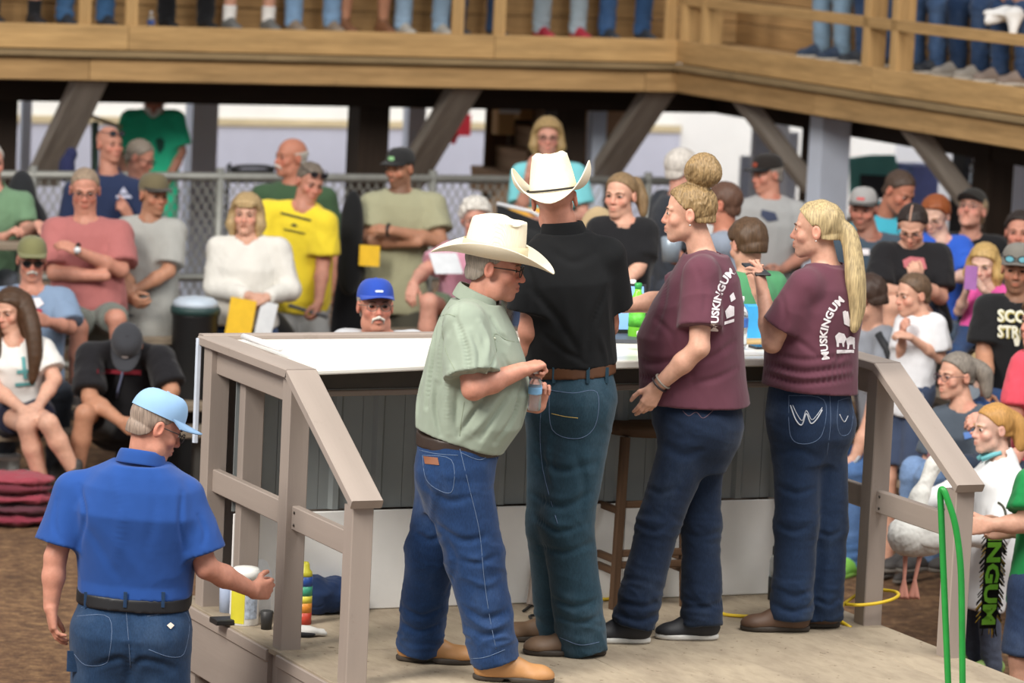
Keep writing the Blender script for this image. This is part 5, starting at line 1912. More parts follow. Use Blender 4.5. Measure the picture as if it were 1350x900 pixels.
# man in the blue polo beside the platform
mat_blue = cloth('22498e', crease=.2)
F5 = person('man in royal blue polo and light blue cap beside the platform', YF5, (206, 561), 1.06, yaw=112, pitch=24, by=168, skin='ruddy', fine=True, jowl=.004,
            J=dict(nb=(186, 606, .02), shL=(98, 648, -.02), shR=(243, 655, .0), elL=(73, 735, .02), wrL=(67, 800, .04), elR=(272, 748, .02), wrR=(334, 778, -.12), hipL=(140, 832, 0), hipR=(206, 834, 0), knL=(128, 1010, 0), anL=(124, 1165, 0), knR=(212, 1010, 0), anR=(216, 1165, 0)),
            prof=([-.45, -.25, -.1, 0, .08, .2, .35, .5, .65, .8, .92, 1.0], [.19, .205, .212, .210, .210, .208, .212, .222, .232, .225, .165, .09], [.15, .16, .165, .165, .165, .165, .168, .165, .16, .145, .115, .09], [0, 0, 0, 0, .02, .05, .05, .03, 0, 0, 0, 0]),
            hands=dict(L=dict(to=(72, 850, .05), n=(1, .3, 0), curl=(.3, .35, .4, .45), thumb=.4), R=dict(to=(362, 776, -.2), n=(.1, 1, 0), curl=.6, thumb=.3)),
            hair=dict(s='buzz', c='8d7c70', th=.0015), glasses=dict(c='241f1f', thick=1.1), cap=dict(c='8cb0d6', brim='8cb0d6', droop=.014, blen=.075),
            shirt=dict(mat=mat_blue, hem=.225, sleeve=.80, sw=1.25, collar=0, infl=.012, h=.0068), pants=dict(wr=[(.009, .15, 65, (.55, .55, 1.3), 2), (.003, .07, 85, (.6, .6, 1.4))], mat=jean5, top=.235, r=(.135, .11, .1), h=.0075),
            belt=dict(c='15161a', t=.195, infl=.013), wrk=[(.004, .22, 44, (1, 1, .5), 2), (.0015, .09, 33)], arm=1.05)
collar(F5, mat_blue, rx=.078, ry=.084, open_=32)
sk = Skin(F5['shirt'])
fold(F5['shirt'], sk, [([(112, 690), (140, 735), (160, 768)], -.006, .022), ([(128, 690), (165, 730), (190, 766)], .005, .03), ([(105, 640), (112, 680), (104, 720)], -.012, .014), ([(240, 650), (238, 690), (244, 725)], -.012, .014), ([(150, 620), (160, 680), (152, 740)], .008, .03), ([(200, 620), (205, 670), (195, 720)], -.007, .025), ([(262, 680), (270, 700), (268, 718)], -.009, .012), ([(75, 660), (72, 690), (78, 712)], -.009, .012)])
sp_ = Skin(F5['pants'])
fold(F5['pants'], sp_, [([(120, 880), (160, 868), (170, 890)], -.012, .016), ([(175, 895), (185, 870), (230, 880)], -.012, .016), ([(168, 820), (172, 850), (170, 895)], -.014, .016)])
sp_ = Skin(F5['pants'])
for nm, pts in (('pocket_stitch', [(101, 812), (144, 814), (144, 864), (135, 876), (112, 876), (98, 862)]), ('pocket_stitch', [(194, 812), (246, 808), (244, 858), (226, 866), (196, 856)]), ('yoke_stitch', [(98, 800), (166, 802), (246, 797)]), ('back_seam', [(166, 802), (170, 850), (172, 880)])):
    stitch(nm, sp_, pts, .0012, thb, F5['root'], .0006)
patch('pocket_tag', sp_, [(220, 824), (225, 820), (230, 824), (225, 829)], flat('tag_white', 'd9c9bd', .6), F5['root'], .004)
for x in (113, 165, 215):
    a_, b_ = sp_.hit(x, 792, .018), sp_.hit(x, 796, .006)
    if a_ is not None: board('belt_loop', a_ + ZZ * .035, a_ - ZZ * .025, .014, .004, jean5, F5['root'], up=-_F)
h = sp_.hit(99, 796, .01)
if h is not None: tag(board('pocket_clip', h - ZZ * .09, h + ZZ * .06, .02, .01, flat('green_clip', '3fa04a', .5), F5['root'], up=-_F), None)
a_ = sp_.hit(96, 868, .012)
if a_ is not None: board('hammer_loop', a_ + ZZ * .03, a_ - ZZ * .05, .045, .01, jean5, F5['root'], up=-_F)
# ------------------------------------------------------------------ the crowd, left side
WHT = dict(c='e6e4e2')
gl = dict(c='4a3c36')
_person = person
def person(label, *a, **k):
    k.setdefault('group', 'crowd round the ring')
    return _person(label, *a, **k)


def S_(c, **k): return dict(c=c, **k)
def LP(c, **k): return dict(c=c, **k)


person('man in salmon tee with crossed arms and a wristwatch', 23.3, (112, 250), 1.06, yaw=6, pitch=12, sit=True, by=8, skin='ruddy', w=1.16, belly=.07, hair=dict(s='buzz', c='94806c', th=.003), glasses=gl,
       J=dict(nb=(113, 288, 0), shL=(157, 308, 0), shR=(73, 305, 0), elL=(160, 356, .12), wrL=(104, 332, .30), elR=(72, 360, .12), wrR=(140, 364, .24), hipL=(138, 418, -.02), hipR=(98, 416, -.02), knL=(154, 420, .38), anL=(165, 520, .34), knR=(104, 432, .38), anR=(100, 530, .34)),
       hands=dict(L=dict(to=(84, 322, .3), n=(0, .6, -1)), R=None), shirt=S_('ad6a68', hem=-.05, sleeve=.85, sw=1.25), pants=LP('6d726c', kind='shorts', mat=cloth('6d726c'), len=.75), arm=1.1)
r_ = people['man in salmon tee with crossed arms and a wristwatch']
wq = P(103, 329, 23.3 - .30)
tube('watch_band', [wq + .036 * (math.cos(t) * ZZ + math.sin(t) * np.array([.15, .98, 0])) for t in np.linspace(0, 2 * math.pi, 16)[:-1]], .008, flat('watch_black', '1d1d1f', .4), r_['root'], 6, closed=True)
V, F = lathe_vf(wq + np.array([0, -.036, .002]), (0, -1, 0), [(0, .019), (.010, .019)], 14); mk('watch_face', V, F, flat('watch_face', 'dfe3e6', .2), r_['root'])

person('man in sage green polo cropped at the left edge of the photo', 24.5, (-13, 214), 1.0, yaw=28, sit=True, by=15, skin='pink', w=1.08, hair=dict(s='short', c='cfc8c0', th=.006),
       J=dict(nb=(-8, 250, 0), shL=(30, 268, 0), shR=(-45, 268, 0), elL=(36, 306, .08), wrL=(50, 296, .30), elR=(-40, 320, .1), wrR=(6, 312, .3)), hands=dict(L=dict(to=(64, 300, .34), n=(0, .2, -1)), R=dict(to=(22, 300, .34), n=(0, .3, -1), curl=.7)), shirt=S_('6f8f70', sleeve=.7, collar=1), pants=LP('4a4d55'))

person('man in navy polo with dark sunglasses pushed up on his forehead', 26.5, (145, 190), 1.0, yaw=38, pitch=-2, by=10, skin='ruddy', w=1.12, hair=None, brow='6b4a38', belly=.03,
       J=dict(nb=(143, 228, 0), shL=(178, 250, 0), shR=(97, 252, 0), elR=(88, 310, 0), wrR=(150, 300, .2), elL=(190, 310, .05), wrL=(170, 285, .22)), hands=dict(L=dict(to=(160, 268, .26), n=(-.6, .4, .1), curl=(.2, .8, .9, .9)), R=None),
       glasses=dict(c='1d1b1c', up=True, lens='30343c', thick=1.6), shirt=S_('2a3554', sleeve=.75, collar=1), pants=LP('3d4148', mat=cloth('3d4148')))
q = people['man in navy polo with dark sunglasses pushed up on his forehead']; sk = Skin(q['shirt'])
for pl_ in ([(157, 255), (163, 246), (169, 255)], [(154, 257), (172, 257), (174, 261), (153, 261)]): patch('chest_logo', sk, pl_, flat('pale_print', 'c9cbe0', .8), q['root'], .006)

person('man with close grey hair turned away behind the navy polo man', 26.9, (185, 207), .98, yaw=75, pitch=22, by=60, skin='ruddy', hair=dict(s='buzz', c='7f7468', th=.005), glasses=dict(c='231f1f', thick=1.3), shirt=S_('5a6a86', sleeve=.75), pants=LP('3c4048'))

person('man in emerald tee with a long grey beard under the gallery beam', 29.3, (203, 132), 1.0, yaw=5, pitch=10, by=5, skin='ruddy', w=1.15, hair=dict(s='short', c='9a948c'), beard=dict(c='f0ece4', len=.12, th=.012),
       J=dict(nb=(203, 146, 0), shL=(231, 158, 0), shR=(172, 158, 0), elR=(158, 205, 0), wrR=(170, 240, .1), elL=(238, 200, 0), wrL=(222, 236, .12)), shirt=S_('35c79a', sleeve=.8, sw=1.25, hem=-.25), pants=LP('3a3f4a'))
q = people['man in emerald tee with a long grey beard under the gallery beam']; sk = Skin(q['shirt'])
patch('chest_print', sk, [(205, 184), (212, 181), (217, 186), (216, 196), (210, 203), (207, 196)], flat('dark_print', '1c5548', .8), q['root'], .008)

person('man in grey henley and olive brown cap standing by the fence', 23.6, (203, 256), .98, yaw=34, pitch=4, by=20, skin='tan', hair=dict(s='short', c='8a7a68', th=.005), cap=dict(c='6b624a', brim='3c3631', droop=.012),
       J=dict(nb=(197, 286, 0), shL=(230, 305, 0), shR=(167, 302, 0), elL=(222, 358, .12), wrL=(178, 383, .20), elR=(168, 360, .05), wrR=(170, 392, .22)), hands=dict(L=dict(to=(164, 378, .24), n=(0, .8, -.4), curl=.6), R=dict(to=(180, 398, .25), n=(.5, .5, .3), curl=.6)),
       shirt=S_('a2a29e', sleeve=.85, sw=1.2, hem=-.28, vneck=.06), pants=LP('2c3140', mat=denim('2c3140', .1)), stubble=.2)

person('man in olive cap and dark glasses sitting behind the long haired woman', 22.7, (42, 342), 1.0, yaw=10, pitch=6, by=12, sit=True, skin='ruddy', w=1.12, belly=.05, hair=dict(s='short', c='9a9088', th=.004), cap=dict(c='7d7c56', tall=1.05), glasses=dict(c='1c1a1a', lens='1d1d20', thick=1.5), moust=dict(c='c3bdb4', long=1),
       J=dict(nb=(42, 378, 0), shL=(82, 396, 0), shR=(2, 396, 0), elL=(92, 432, .10), wrL=(62, 424, .28), elR=(-8, 450, .1), wrR=(40, 470, .3)), shirt=S_('7f94b0', sleeve=.85, sw=1.25, hem=-.1), pants=LP('4a4f58'))
q = people['man in olive cap and dark glasses sitting behind the long haired woman']; sk = Skin(q['shirt'])
patch('chest_print', sk, [(40, 394), (52, 392), (58, 400), (50, 406), (42, 402)], m_print, q['root'], .008); patch('chest_print', sk, [(45, 406), (56, 408), (54, 414), (46, 412)], flat('red_print', 'b33242', .8), q['root'], .008)

q = person('young woman with long dark brown hair in white printed tee', 22.0, (14, 408), .98, yaw=-28, pitch=14, by=-6, sit=True, skin='fair', fem=True, hair=dict(s='long', c='46301f', th=.013, streak=.4, chains=[dict(p=[(32, 395, 0), (42, 430, .08), (46, 470, .12), (42, 505, .14)], r=[.045, .045, .038, .012]), dict(p=[(-4, 400, 0), (-8, 440, .05), (-4, 470, .1)], r=[.04, .04, .02])]),
       J=dict(nb=(20, 446, 0), shL=(56, 462, .02), shR=(-20, 462, .0), elL=(72, 500, .10), wrL=(50, 536, .30), elR=(-8, 510, .12), wrR=(30, 540, .34), hipL=(44, 545, -.05), hipR=(4, 545, -.05), knL=(64, 558, .42), anL=(100, 625, .36), knR=(34, 560, .38), anR=(58, 645, .30)),
       hands=dict(L=dict(to=(36, 545, .38), n=(-.3, .5, -.6), curl=.5), R=dict(to=(46, 548, .40), n=(.2, .4, -.8), curl=.5)), shirt=S_('e3e0dc', sleeve=.7, sw=1.15, hem=-.05), pants=LP('26283a', kind='shorts', mat=cloth('26283a'), len=.45))
sk = Skin(q['shirt'])
for pl_ in ([(28, 470), (33, 470), (36, 500), (31, 500)], [(22, 488), (44, 486), (44, 491), (22, 493)], [(20, 505), (46, 503), (46, 508), (20, 510)]): patch('chest_print', sk, pl_, flat('teal_print', '5f9ea0', .8), q['root'], .008)

q = person('man in black tee and black cap bending forward with head down', 22.0, (167, 456), 1.02, yaw=-2, pitch=62, roll=6, by=2, sit=True, skin='tan', w=1.12, hair=dict(s='short', c='3a2c24', th=.004), cap=dict(c='3a3b40', droop=.010, logo=dict(c='d5d5d8', w=.018, h=.010)),
       J=dict(nb=(166, 452, -.14), shL=(212, 474, -.06), shR=(118, 470, -.06), elL=(226, 515, .04), wrL=(196, 560, .22), elR=(118, 524, .08), wrR=(160, 556, .25), hipL=(190, 560, -.34), hipR=(140, 558, -.34), knL=(206, 560, .18), anL=(206, 668, .15), knR=(112, 545, .20), anR=(98, 640, .15)),
       hands=dict(L=None, R=dict(n=(.4, .4, 0), curl=.5)), shirt=S_('1c1b1f', sleeve=.85, sw=1.2, hem=-.05), pants=LP('18181c', kind='shorts', mat=cloth('18181c'), len=.8), arm=1.1)
sk = Skin(q['shirt'])
patch('chest_print', sk, [(128, 486), (186, 488), (186, 494), (128, 492)], flat('red_print', '8f2334', .8), q['root'], .012)
tube('lanyard', [p for p in [sk.hit(x, y, .012) for x, y in ((163, 484), (160, 498), (156, 512), (154, 524))] if p is not None], .006, flat('lanyard', '8088a8', .6), q['root'], 6)

q = person('woman with blonde bob in white sweater holding a yellow folder', 23.7, (325, 283), .98, yaw=-4, pitch=-2, skin='fair', fem=True, w=1.08, mouth=.008, hair=dict(s='bob', c='a98f66', fringe=1, len=-.12),
       J=dict(nb=(326, 312, 0), shL=(367, 329, 0), shR=(288, 328, 0), elL=(382, 382, .06), wrL=(352, 392, .26), elR=(284, 378, .06), wrR=(326, 390, .26)), hands=dict(L=dict(to=(336, 398, .28), n=(0, .5, -.6), curl=.7), R=dict(to=(344, 404, .27), n=(0, .8, .2), curl=.7)),
       shirt=S_('dad7d0', sleeve=2, sw=1.15, hem=.10, ease=.025, crease=.7), pants=LP('3b5278'))
f_ = P(316, 425, 23.7 - .30)
tag(board('folder', f_ - np.array([.02, 0, .16]), f_ + np.array([.02, 0, .14]), .155, .006, flat('yellow_card', 'e8bb28', .7), up=np.array([0.1, 1, .1])), 'yellow folder hanging from the hands of the white sweater woman', 'folder')
f_ = P(346, 425, 23.7 - .28)
tag(board('paper_sheet', f_ - np.array([.01, 0, .14]), f_ + np.array([.04, 0, .12]), .10, .004, flat('paper', 'd9dce0', .7), up=np.array([-.1, 1, .1])), 'white paper sheet beside the yellow folder', 'paper')

q = person('man in bright yellow tee leaning forward with sunglasses on his hair', 24.8, (409, 240), 1.02, yaw=28, pitch=14, roll=8, by=14, skin='ruddy', w=1.18, belly=.05, hair=dict(s='short', c='6e6358', th=.005), glasses=dict(c='16161a', up=True, lens='22252b', thick=1.6),
       J=dict(nb=(400, 268, 0), shL=(428, 294, .05), shR=(352, 280, 0), elL=(426, 345, .05), wrL=(420, 398, .15), elR=(346, 330, 0), wrR=(352, 380, .15), hipL=(410, 400, -.2), hipR=(368, 400, -.2)), hands=dict(L=dict(to=(416, 418, .18), n=(-1, .3, 0), curl=.7)),
       shirt=S_('ecd338', sleeve=.82, sw=1.3, hem=.0), pants=LP('9a9b9b', kind='shorts', mat=cloth('9a9b9b'), len=.9), arm=1.08)
sk = Skin(q['shirt'])
def flatline(x0, y0, x1, y1, h):
    return lambda u, v: sk.hit(x0 + (x1 - x0) * u, y0 + (y1 - y0) * u - v * h, .006)
m_ink = flat('dark_ink', '4a4a2a', .8)
for (x0, y0, x1, y1, hh_) in ((370, 282, 410, 292, 3.0),): patch('chest_print', sk, [(x0, y0 - hh_), (x1, y1 - hh_), (x1, y1), (x0, y0)], m_ink, q['root'], .006)
patch('chest_print', sk, [(383, 296), (388, 294), (393, 298), (387, 299)], m_ink, q['root'], .006); patch('chest_print', sk, [(374, 301), (402, 307), (402, 309), (374, 303)], m_ink, q['root'], .006)
tag(tube('rolled_paper', [P(380, 402, 24.6), P(432, 418, 24.6)], .012, flat('grey_stick', '55565a', .5), None, 8), 'thin grey cane crossing the shorts of the yellow tee man', 'stick')

person('bald man with white moustache in dark green shirt behind the yellow tee man', 26.1, (383, 207), 1.05, yaw=-55, by=-20, skin='red', w=1.2, belly=.05, hair=dict(s='bald', c='c5beb5'), moust=dict(c='cfc9c0', long=1), jowl=.006,
       J=dict(nb=(388, 240, 0), shL=(430, 262, 0), shR=(346, 258, 0), elL=(444, 330, 0), wrL=(442, 378, .1)), hands=dict(L=dict(to=(441, 398, .12), n=(-1, 0, 0), curl=.5)), shirt=S_('40593f', sleeve=.85, sw=1.2, hem=-.2), pants=LP('33363c', mat=cloth('33363c')))

q = person('man in khaki tee and black cap with crossed arms', 25.3, (527, 221), 1.0, yaw=-34, pitch=6, by=-8, skin='tan', w=1.14, hair=dict(s='short', c='2f251f', th=.004), cap=dict(c='2b2b2c', brim='232324', droop=.012, logo=dict(c='8fc48a', w=.024, h=.016)), stubble=.62,
       J=dict(nb=(528, 250, 0), shL=(571, 271, 0), shR=(491, 271, 0), elL=(580, 318, .10), wrL=(516, 304, .28), elR=(484, 316, .10), wrR=(552, 320, .22)), hands=dict(L=dict(to=(494, 300, .28), n=(0, .6, -1)), R=None), shirt=S_('a3a184', sleeve=.72, sw=1.2, hem=-.35), pants=LP('4c4a40', kind='shorts', mat=cloth('4c4a40')), arm=1.15)
wq = P(512, 303, 25.3 - .28)
tube('watch_band', [wq + .036 * (math.cos(t) * ZZ + math.sin(t) * np.array([.2, .98, 0])) for t in np.linspace(0, 2 * math.pi, 16)[:-1]], .010, flat('watch_black', '1d1d1f', .4), q['root'], 6, closed=True)
f_ = P(487, 337, 25.0)
tag(board('yellow_card', f_ - ZZ * .065, f_ + ZZ * .065, .13, .006, flat('yellow_card', 'e8bb28', .7), up=np.array([.1, 1, 0])), 'yellow card held under the crossed arms of the khaki tee man', 'card')

person('elderly woman with white curls and glasses in a pink tee', 24.2, (627, 288), 1.0, yaw=6, pitch=6, by=-8, sit=True, skin='pink', fem=True, w=1.15, hair=dict(s='curly', c='cfcac2', th=.020), glasses=dict(c='8d8076'),
       J=dict(nb=(625, 322, 0), shL=(662, 338, 0), shR=(594, 334, 0), elR=(560, 356, .12), wrR=(545, 374, .30), elL=(668, 380, .1), wrL=(620, 400, .3), hipR=(590, 410, -.1), hipL=(640, 412, -.1), knR=(566, 398, .35), anR=(560, 490, .3), knL=(625, 410, .35), anL=(620, 490, .3)),
       hands=dict(R=dict(to=(540, 396, .36), n=(.2, .4, -1), curl=.4), L=None), shirt=S_('cf94a8', sleeve=.75, sw=1.15), pants=LP('6b7a66', kind='shorts', mat=cloth('6b7a66'), len=.55))
f_ = P(588, 347, 23.8)
tag(board('program_sheet', f_ - UU * .09, f_ + UU * .09, .16, .004, flat('paper', 'd9dce0', .7), up=unit(ZZ + VV)), 'white sheet lying in the lap of the pink tee woman', 'paper')

q = person('man with white moustache in blue cap and grey tee behind the counter', 18.55, (495, 403), 1.0, yaw=12, pitch=-4, by=5, skin='ruddy', w=1.1, hair=dict(s='short', c='a79f96', th=.005), cap=dict(c='2a4aa8', blen=.06, logo=dict(c='c9d3e8', w=.020, h=.007)), glasses=dict(c='6a6058'), moust=dict(c='d8d2c8', long=1), jowl=.008,
       J=dict(nb=(498, 440, 0), shL=(545, 456, 0), shR=(455, 454, 0)), shirt=S_('b4b6ba', sleeve=.8, sw=1.2), pants=LP('3c4656'))

q = person('woman with blonde bob and glasses in turquoise top raising one hand', 26.3, (722, 181), 1.0, yaw=2, pitch=0, skin='pink', fem=True, w=1.1, hair=dict(s='bob', c='9d8358', len=-.10, streak=.5), glasses=dict(c='3a2f2c', thick=1.3),
       J=dict(nb=(724, 211, 0), shL=(758, 230, 0), shR=(688, 230, 0), elR=(686, 284, .12), wrR=(697, 232, .24), elL=(770, 285, .05), wrL=(716, 292, .34)), hands=dict(R=dict(to=(702, 206, .26), n=(.8, .6, 0), curl=.3)), shirt=S_('7fd0d8', sleeve=.72, sw=1.2), pants=LP('3d4a66'))
f_ = P(690, 288, 25.95)
tag(board('yellow_paper', f_ - np.array([.13, 0, .02]), f_ + np.array([.13, 0, .0]), .16, .005, flat('yellow_card', 'e0a836', .7), up=unit(VV + ZZ * .4)), 'yellow paper below the elbow of the turquoise top woman', 'paper')

q = person('young woman with pulled back hair in black tee looking left', 21.0, (818, 257), .98, yaw=-26, pitch=2, by=-12, skin='fair', fem=True, hair=dict(s='tied', c='80684a', th=.010, chains=[dict(p=[(838, 240, -.06), (846, 262, -.04), (848, 284, -.02)], r=[.03, .03, .012])]),
       J=dict(nb=(822, 289, 0), shL=(850, 306, 0), shR=(790, 304, 0), elL=(846, 346, .06), wrL=(826, 372, .2), elR=(780, 360, .05), wrR=(800, 385, .2)), hands=dict(L=dict(n=(-.3, .5, -.6), curl=.5)), shirt=S_('1a1a1d', sleeve=.8, sw=1.15), pants=LP('2c3447'), brow='6b5238')

person('white haired man facing away right behind the bun', 24.0, (900, 222), 1.0, yaw=118, by=120, skin='pink', hair=dict(s='short', c='c9c2ba', th=.010), shirt=S_('30343c', sleeve=.8), pants=LP('3a3f4a'))
person('red faced man with short auburn hair between the two maroon tees', 22.0, (952, 268), 1.0, yaw=-108, by=-100, skin='red', w=1.1, hair=dict(s='short', c='5a4033', th=.007), J=dict(elL=(936, 352, .1), wrL=(900, 344, .18)), hands=dict(L=dict(to=(884, 336, .18), n=(-.2, 1, 0), curl=.7)), shirt=S_('8a93a2', sleeve=.8), pants=LP('3a3f4a'))
q = person('man in grey tee and black cap looking down left', 25.5, (1011, 229), 1.0, yaw=-58, pitch=8, by=-20, skin='ruddy', w=1.12, hair=dict(s='short', c='9a928a', th=.005), cap=dict(c='2a2523', brim='1d1c1d', droop=.010, logo=dict(c='a1452f', w=.026, h=.018)),
       J=dict(nb=(1016, 258, 0), shL=(1050, 280, 0), shR=(980, 278, 0), elL=(1062, 336, .05), wrL=(1030, 356, .22), elR=(976, 330, .05), wrR=(1000, 356, .22)), shirt=S_('a5a5a5', sleeve=.72, sw=1.25), pants=LP('3a3f4a'))
sk = Skin(q['shirt']); patch('chest_print', sk, [(1004, 276), (1022, 280), (1026, 290), (1012, 292), (1003, 284)], flat('navy_print', '39415a', .8), q['root'], .008)
person('brown haired boy in green shirt seen from behind at the counter', 18.5, (985, 322), .95, yaw=-150, pitch=18, by=-150, k=.85, skin='fair', hair=dict(s='short', c='4f3a28', th=.017), shirt=S_('4f8f63', sleeve=.7), pants=LP('3a3f4a'))

# ------------------------------------------------------------------ the crowd, right side
q = person('goateed man in grey mesh cap and slate tee', 24.0, (1138, 275), 1.02, yaw=-16, pitch=4, by=-14, skin='ruddy', w=1.15, hair=dict(s='short', c='4b3a30', th=.004), cap=dict(c='a3a1a0', brim='4a4745', mesh='262629', logo=dict(c='c05a5a', w=.026, h=.012)), stubble=.45,
       J=dict(nb=(1146, 308, 0), shL=(1184, 326, 0), shR=(1112, 326, 0)), sit=True, shirt=S_('44525f', sleeve=.8, sw=1.15), pants=LP('2f3a4c'))
sk = Skin(q['shirt']); patch('chest_print', sk, [(1134, 328), (1146, 328), (1146, 336), (1134, 336)], m_print, q['root'], .008)
person('balding man in turquoise collar bending forward and smiling', 25.0, (1186, 252), 1.06, yaw=42, pitch=26, roll=4, by=20, sit=True, skin='red', w=1.15, hair=dict(s='short', c='4a3a30', th=.006), mouth=.006,
       J=dict(nb=(1166, 282, -.1), shL=(1200, 305, -.1), shR=(1136, 300, -.1)), shirt=S_('45aac0', sleeve=.8, collar=1), pants=LP('3a3f4a'))
q = person('dark haired woman in black tee and glasses looking down', 22.2, (1203, 298), 1.0, yaw=-14, pitch=30, by=-8, sit=True, skin='fair', fem=True, w=1.1, hair=dict(s='tied', c='2b211e', th=.013), glasses=dict(c='2a2626'),
       J=dict(nb=(1200, 322, -.05), shL=(1238, 338, 0), shR=(1166, 336, 0), elL=(1240, 392, .1), wrL=(1210, 372, .3), elR=(1158, 384, .1), wrR=(1192, 384, .3), hipL=(1225, 425, -.1), hipR=(1185, 425, -.1), knR=(1176, 402, .35), anR=(1168, 470, .3), knL=(1206, 400, .36), anL=(1200, 470, .3)),
       hands=dict(R=dict(curl=.6), L=dict(to=(1203, 350, .32), curl=.7)), shirt=S_('1d1c1f', sleeve=.8, sw=1.2), pants=LP('2c3140', kind='shorts', mat=cloth('2c3140'), len=.4))
tube('hair_parting', [q['H'].pt(0, .078, .082), q['H'].pt(0, .055, .107), q['H'].pt(0, .02, .122), q['H'].pt(0, -.02, .1265)], .004, flat('parting_skin', 'c79c86', .6), q['root'], 6, smooth_pts=3)
sk = Skin(q['shirt']); patch('chest_print', sk, [(1190, 343), (1200, 338), (1218, 340), (1222, 354), (1206, 360), (1192, 352)], flat('coral_print', 'b4636a', .8), q['root'], .010)
person('red haired boy in royal blue tee', 23.5, (1233, 284), .95, yaw=-26, pitch=22, by=-4, k=.92, sit=True, skin='pale', hair=dict(s='short', c='8a4a26', th=.016, streak=.3), brow='8a5a3a', glasses=dict(c='6a5a50'),
       J=dict(nb=(1240, 312, -.02), shL=(1268, 326, 0), shR=(1214, 322, 0), elL=(1276, 362, .08), wrL=(1252, 368, .25)), shirt=S_('2f5bc0', sleeve=.85, sw=1.15), pants=LP('3a4656'))
person('laughing man in black cap with his mouth wide open', 24.5, (1281, 277), 1.02, yaw=-24, pitch=-22, by=-10, sit=True, skin='pink', mouth=.030, hair=dict(s='short', c='a08c70', th=.012), cap=dict(c='2d2b29', droop=.0), glasses=dict(c='50484a'), shirt=S_('1c1c1f', sleeve=.8), pants=LP('2c3140'))
person('dark haired person cropped at the right edge behind the capped man', 23.5, (1344, 306), 1.0, yaw=-10, sit=True, skin='ruddy', hair=dict(s='short', c='2a211d', th=.014), shirt=S_('30343c', sleeve=.8), pants=LP('2c3140'))
q = person('small blonde girl in pink tank top with a lilac phone', 22.0, (1297, 348), .92, yaw=-22, pitch=12, by=-12, k=.66, sit=True, skin='pale', fem=True, hair=dict(s='long', c='b3935c', th=.014, len=-.17, fringe=0), brow='a08458',
       J=dict(nb=(1302, 374, 0), shL=(1322, 386, 0), shR=(1282, 386, 0), elL=(1318, 404, .08), wrL=(1296, 382, .20), elR=(1264, 410, .06), wrR=(1274, 384, .18), hipL=(1304, 438, -.02), hipR=(1280, 438, -.02)), hands=dict(L=dict(to=(1288, 370, .22), n=(-.6, .6, 0), curl=.6), R=dict(to=(1276, 368, .2), n=(.8, .5, 0), curl=.6)), shirt=S_('d4559a', sleeve=0), pants=LP('2f4468'))
ph = P(1280, 366, 21.77)
tag(board('lilac_phone', ph - ZZ * .065, ph + ZZ * .065, .07, .010, flat('lilac_case', 'a06aa8', .4), up=np.array([.35, 1, 0])), 'lilac phone held up by the small blonde girl', 'phone')
q = person('bearded man in black lettered tee with mirrored sunglasses on his cap', 20.6, (1342, 354), 1.02, yaw=-12, pitch=4, by=-6, sit=True, skin='tan', w=1.15, hair=dict(s='short', c='4b3a30', th=.004), cap=dict(c='77736c', brim='6b6660'), glasses=dict(c='222', lens='6fb0c0', oncap=1, up=True, thick=1.6) if False else dict(c='202022', lens='6fb0c0', up=True, oncap=1, thick=1.6), stubble=.5,
       J=dict(nb=(1344, 390, 0), shL=(1388, 410, 0), shR=(1304, 408, 0), elR=(1298, 466, .05), wrR=(1300, 520, .25), elL=(1396, 470, 0), hipL=(1370, 530, -.05), hipR=(1322, 528, -.05)), shirt=S_('1b1b1d', sleeve=.78, sw=1.25, hem=-.1), pants=LP('2f4a78'), arm=1.1)
sk = Skin(q['shirt'])
m_let = flat('cream_print', 'd9d6c4', .8); m_gold = flat('gold_print', 'a89a4e', .8)
for txt, y in (('SCOTT', 424), ('STRONG', 445)):
    lettering('chest_lettering', txt, lambda u, v, y=y: sk.hit(1315 + u * (62 if txt == 'SCOTT' else 68) + .8, y + 1 - v * 17 + u * 3, .005), m_gold, q['root'], .06)
    lettering('chest_lettering', txt, lambda u, v, y=y: sk.hit(1315 + u * (62 if txt == 'SCOTT' else 68), y - v * 17 + u * 3, .008), m_let, q['root'], .03)
patch('chest_print', sk, [(1336, 447), (1341, 444), (1345, 448), (1343, 456), (1338, 456)], m_let, q['root'], .006)

q = person('small boy in white tee with cropped brown hair looking left', 21.0, (1203, 388), .93, yaw=-62, pitch=8, by=-40, k=.70, skin='fair', hair=dict(s='short', c='5f4a38', th=.008), brow='5f4a38',
       J=dict(nb=(1216, 412, 0), shL=(1234, 428, .04), shR=(1194, 426, -.02), elL=(1240, 472, .06), wrL=(1200, 444, .16), elR=(1188, 470, .02), wrR=(1190, 440, .12)), hands=dict(L=dict(to=(1184, 440, .17), n=(0, .5, -.8), curl=.6), R=dict(curl=.6)), shirt=S_('dedee2', sleeve=.8, sw=1.35, hem=-.35, ease=.02), pants=LP('44506a', kind='shorts', mat=cloth('44506a')))
q = person('seated person in grey tee, jeans and lime shoes behind the right railing', 21.3, (1143, 392), 1.0, yaw=-120, pitch=20, by=-60, sit=True, skin='fair', hair=dict(s='short', c='3a2a22', th=.014),
       J=dict(nb=(1152, 430, -.05), shL=(1172, 450, .12), shR=(1128, 446, -.05), elL=(1146, 560, .20), wrL=(1126, 606, .22), elR=(1110, 530, 0), wrR=(1100, 580, .1), hipL=(1186, 590, -.05), hipR=(1170, 590, -.1), knL=(1126, 622, .2), anL=(1124, 738, .15), knR=(1112, 610, -.05), anR=(1108, 730, 0)),
       hands=dict(L=dict(to=(1116, 624, .24), n=(-.4, .5, -.6), curl=.5)), shirt=S_('8f939c', sleeve=.65, sw=1.1), pants=LP('4a6a9a'), shoes=dict(L=(-.6, -.8), mat=flat('lime_shoe', '79b84a', .6), sole=flat('lime_sole', '8fc45a', .6), len=.27))
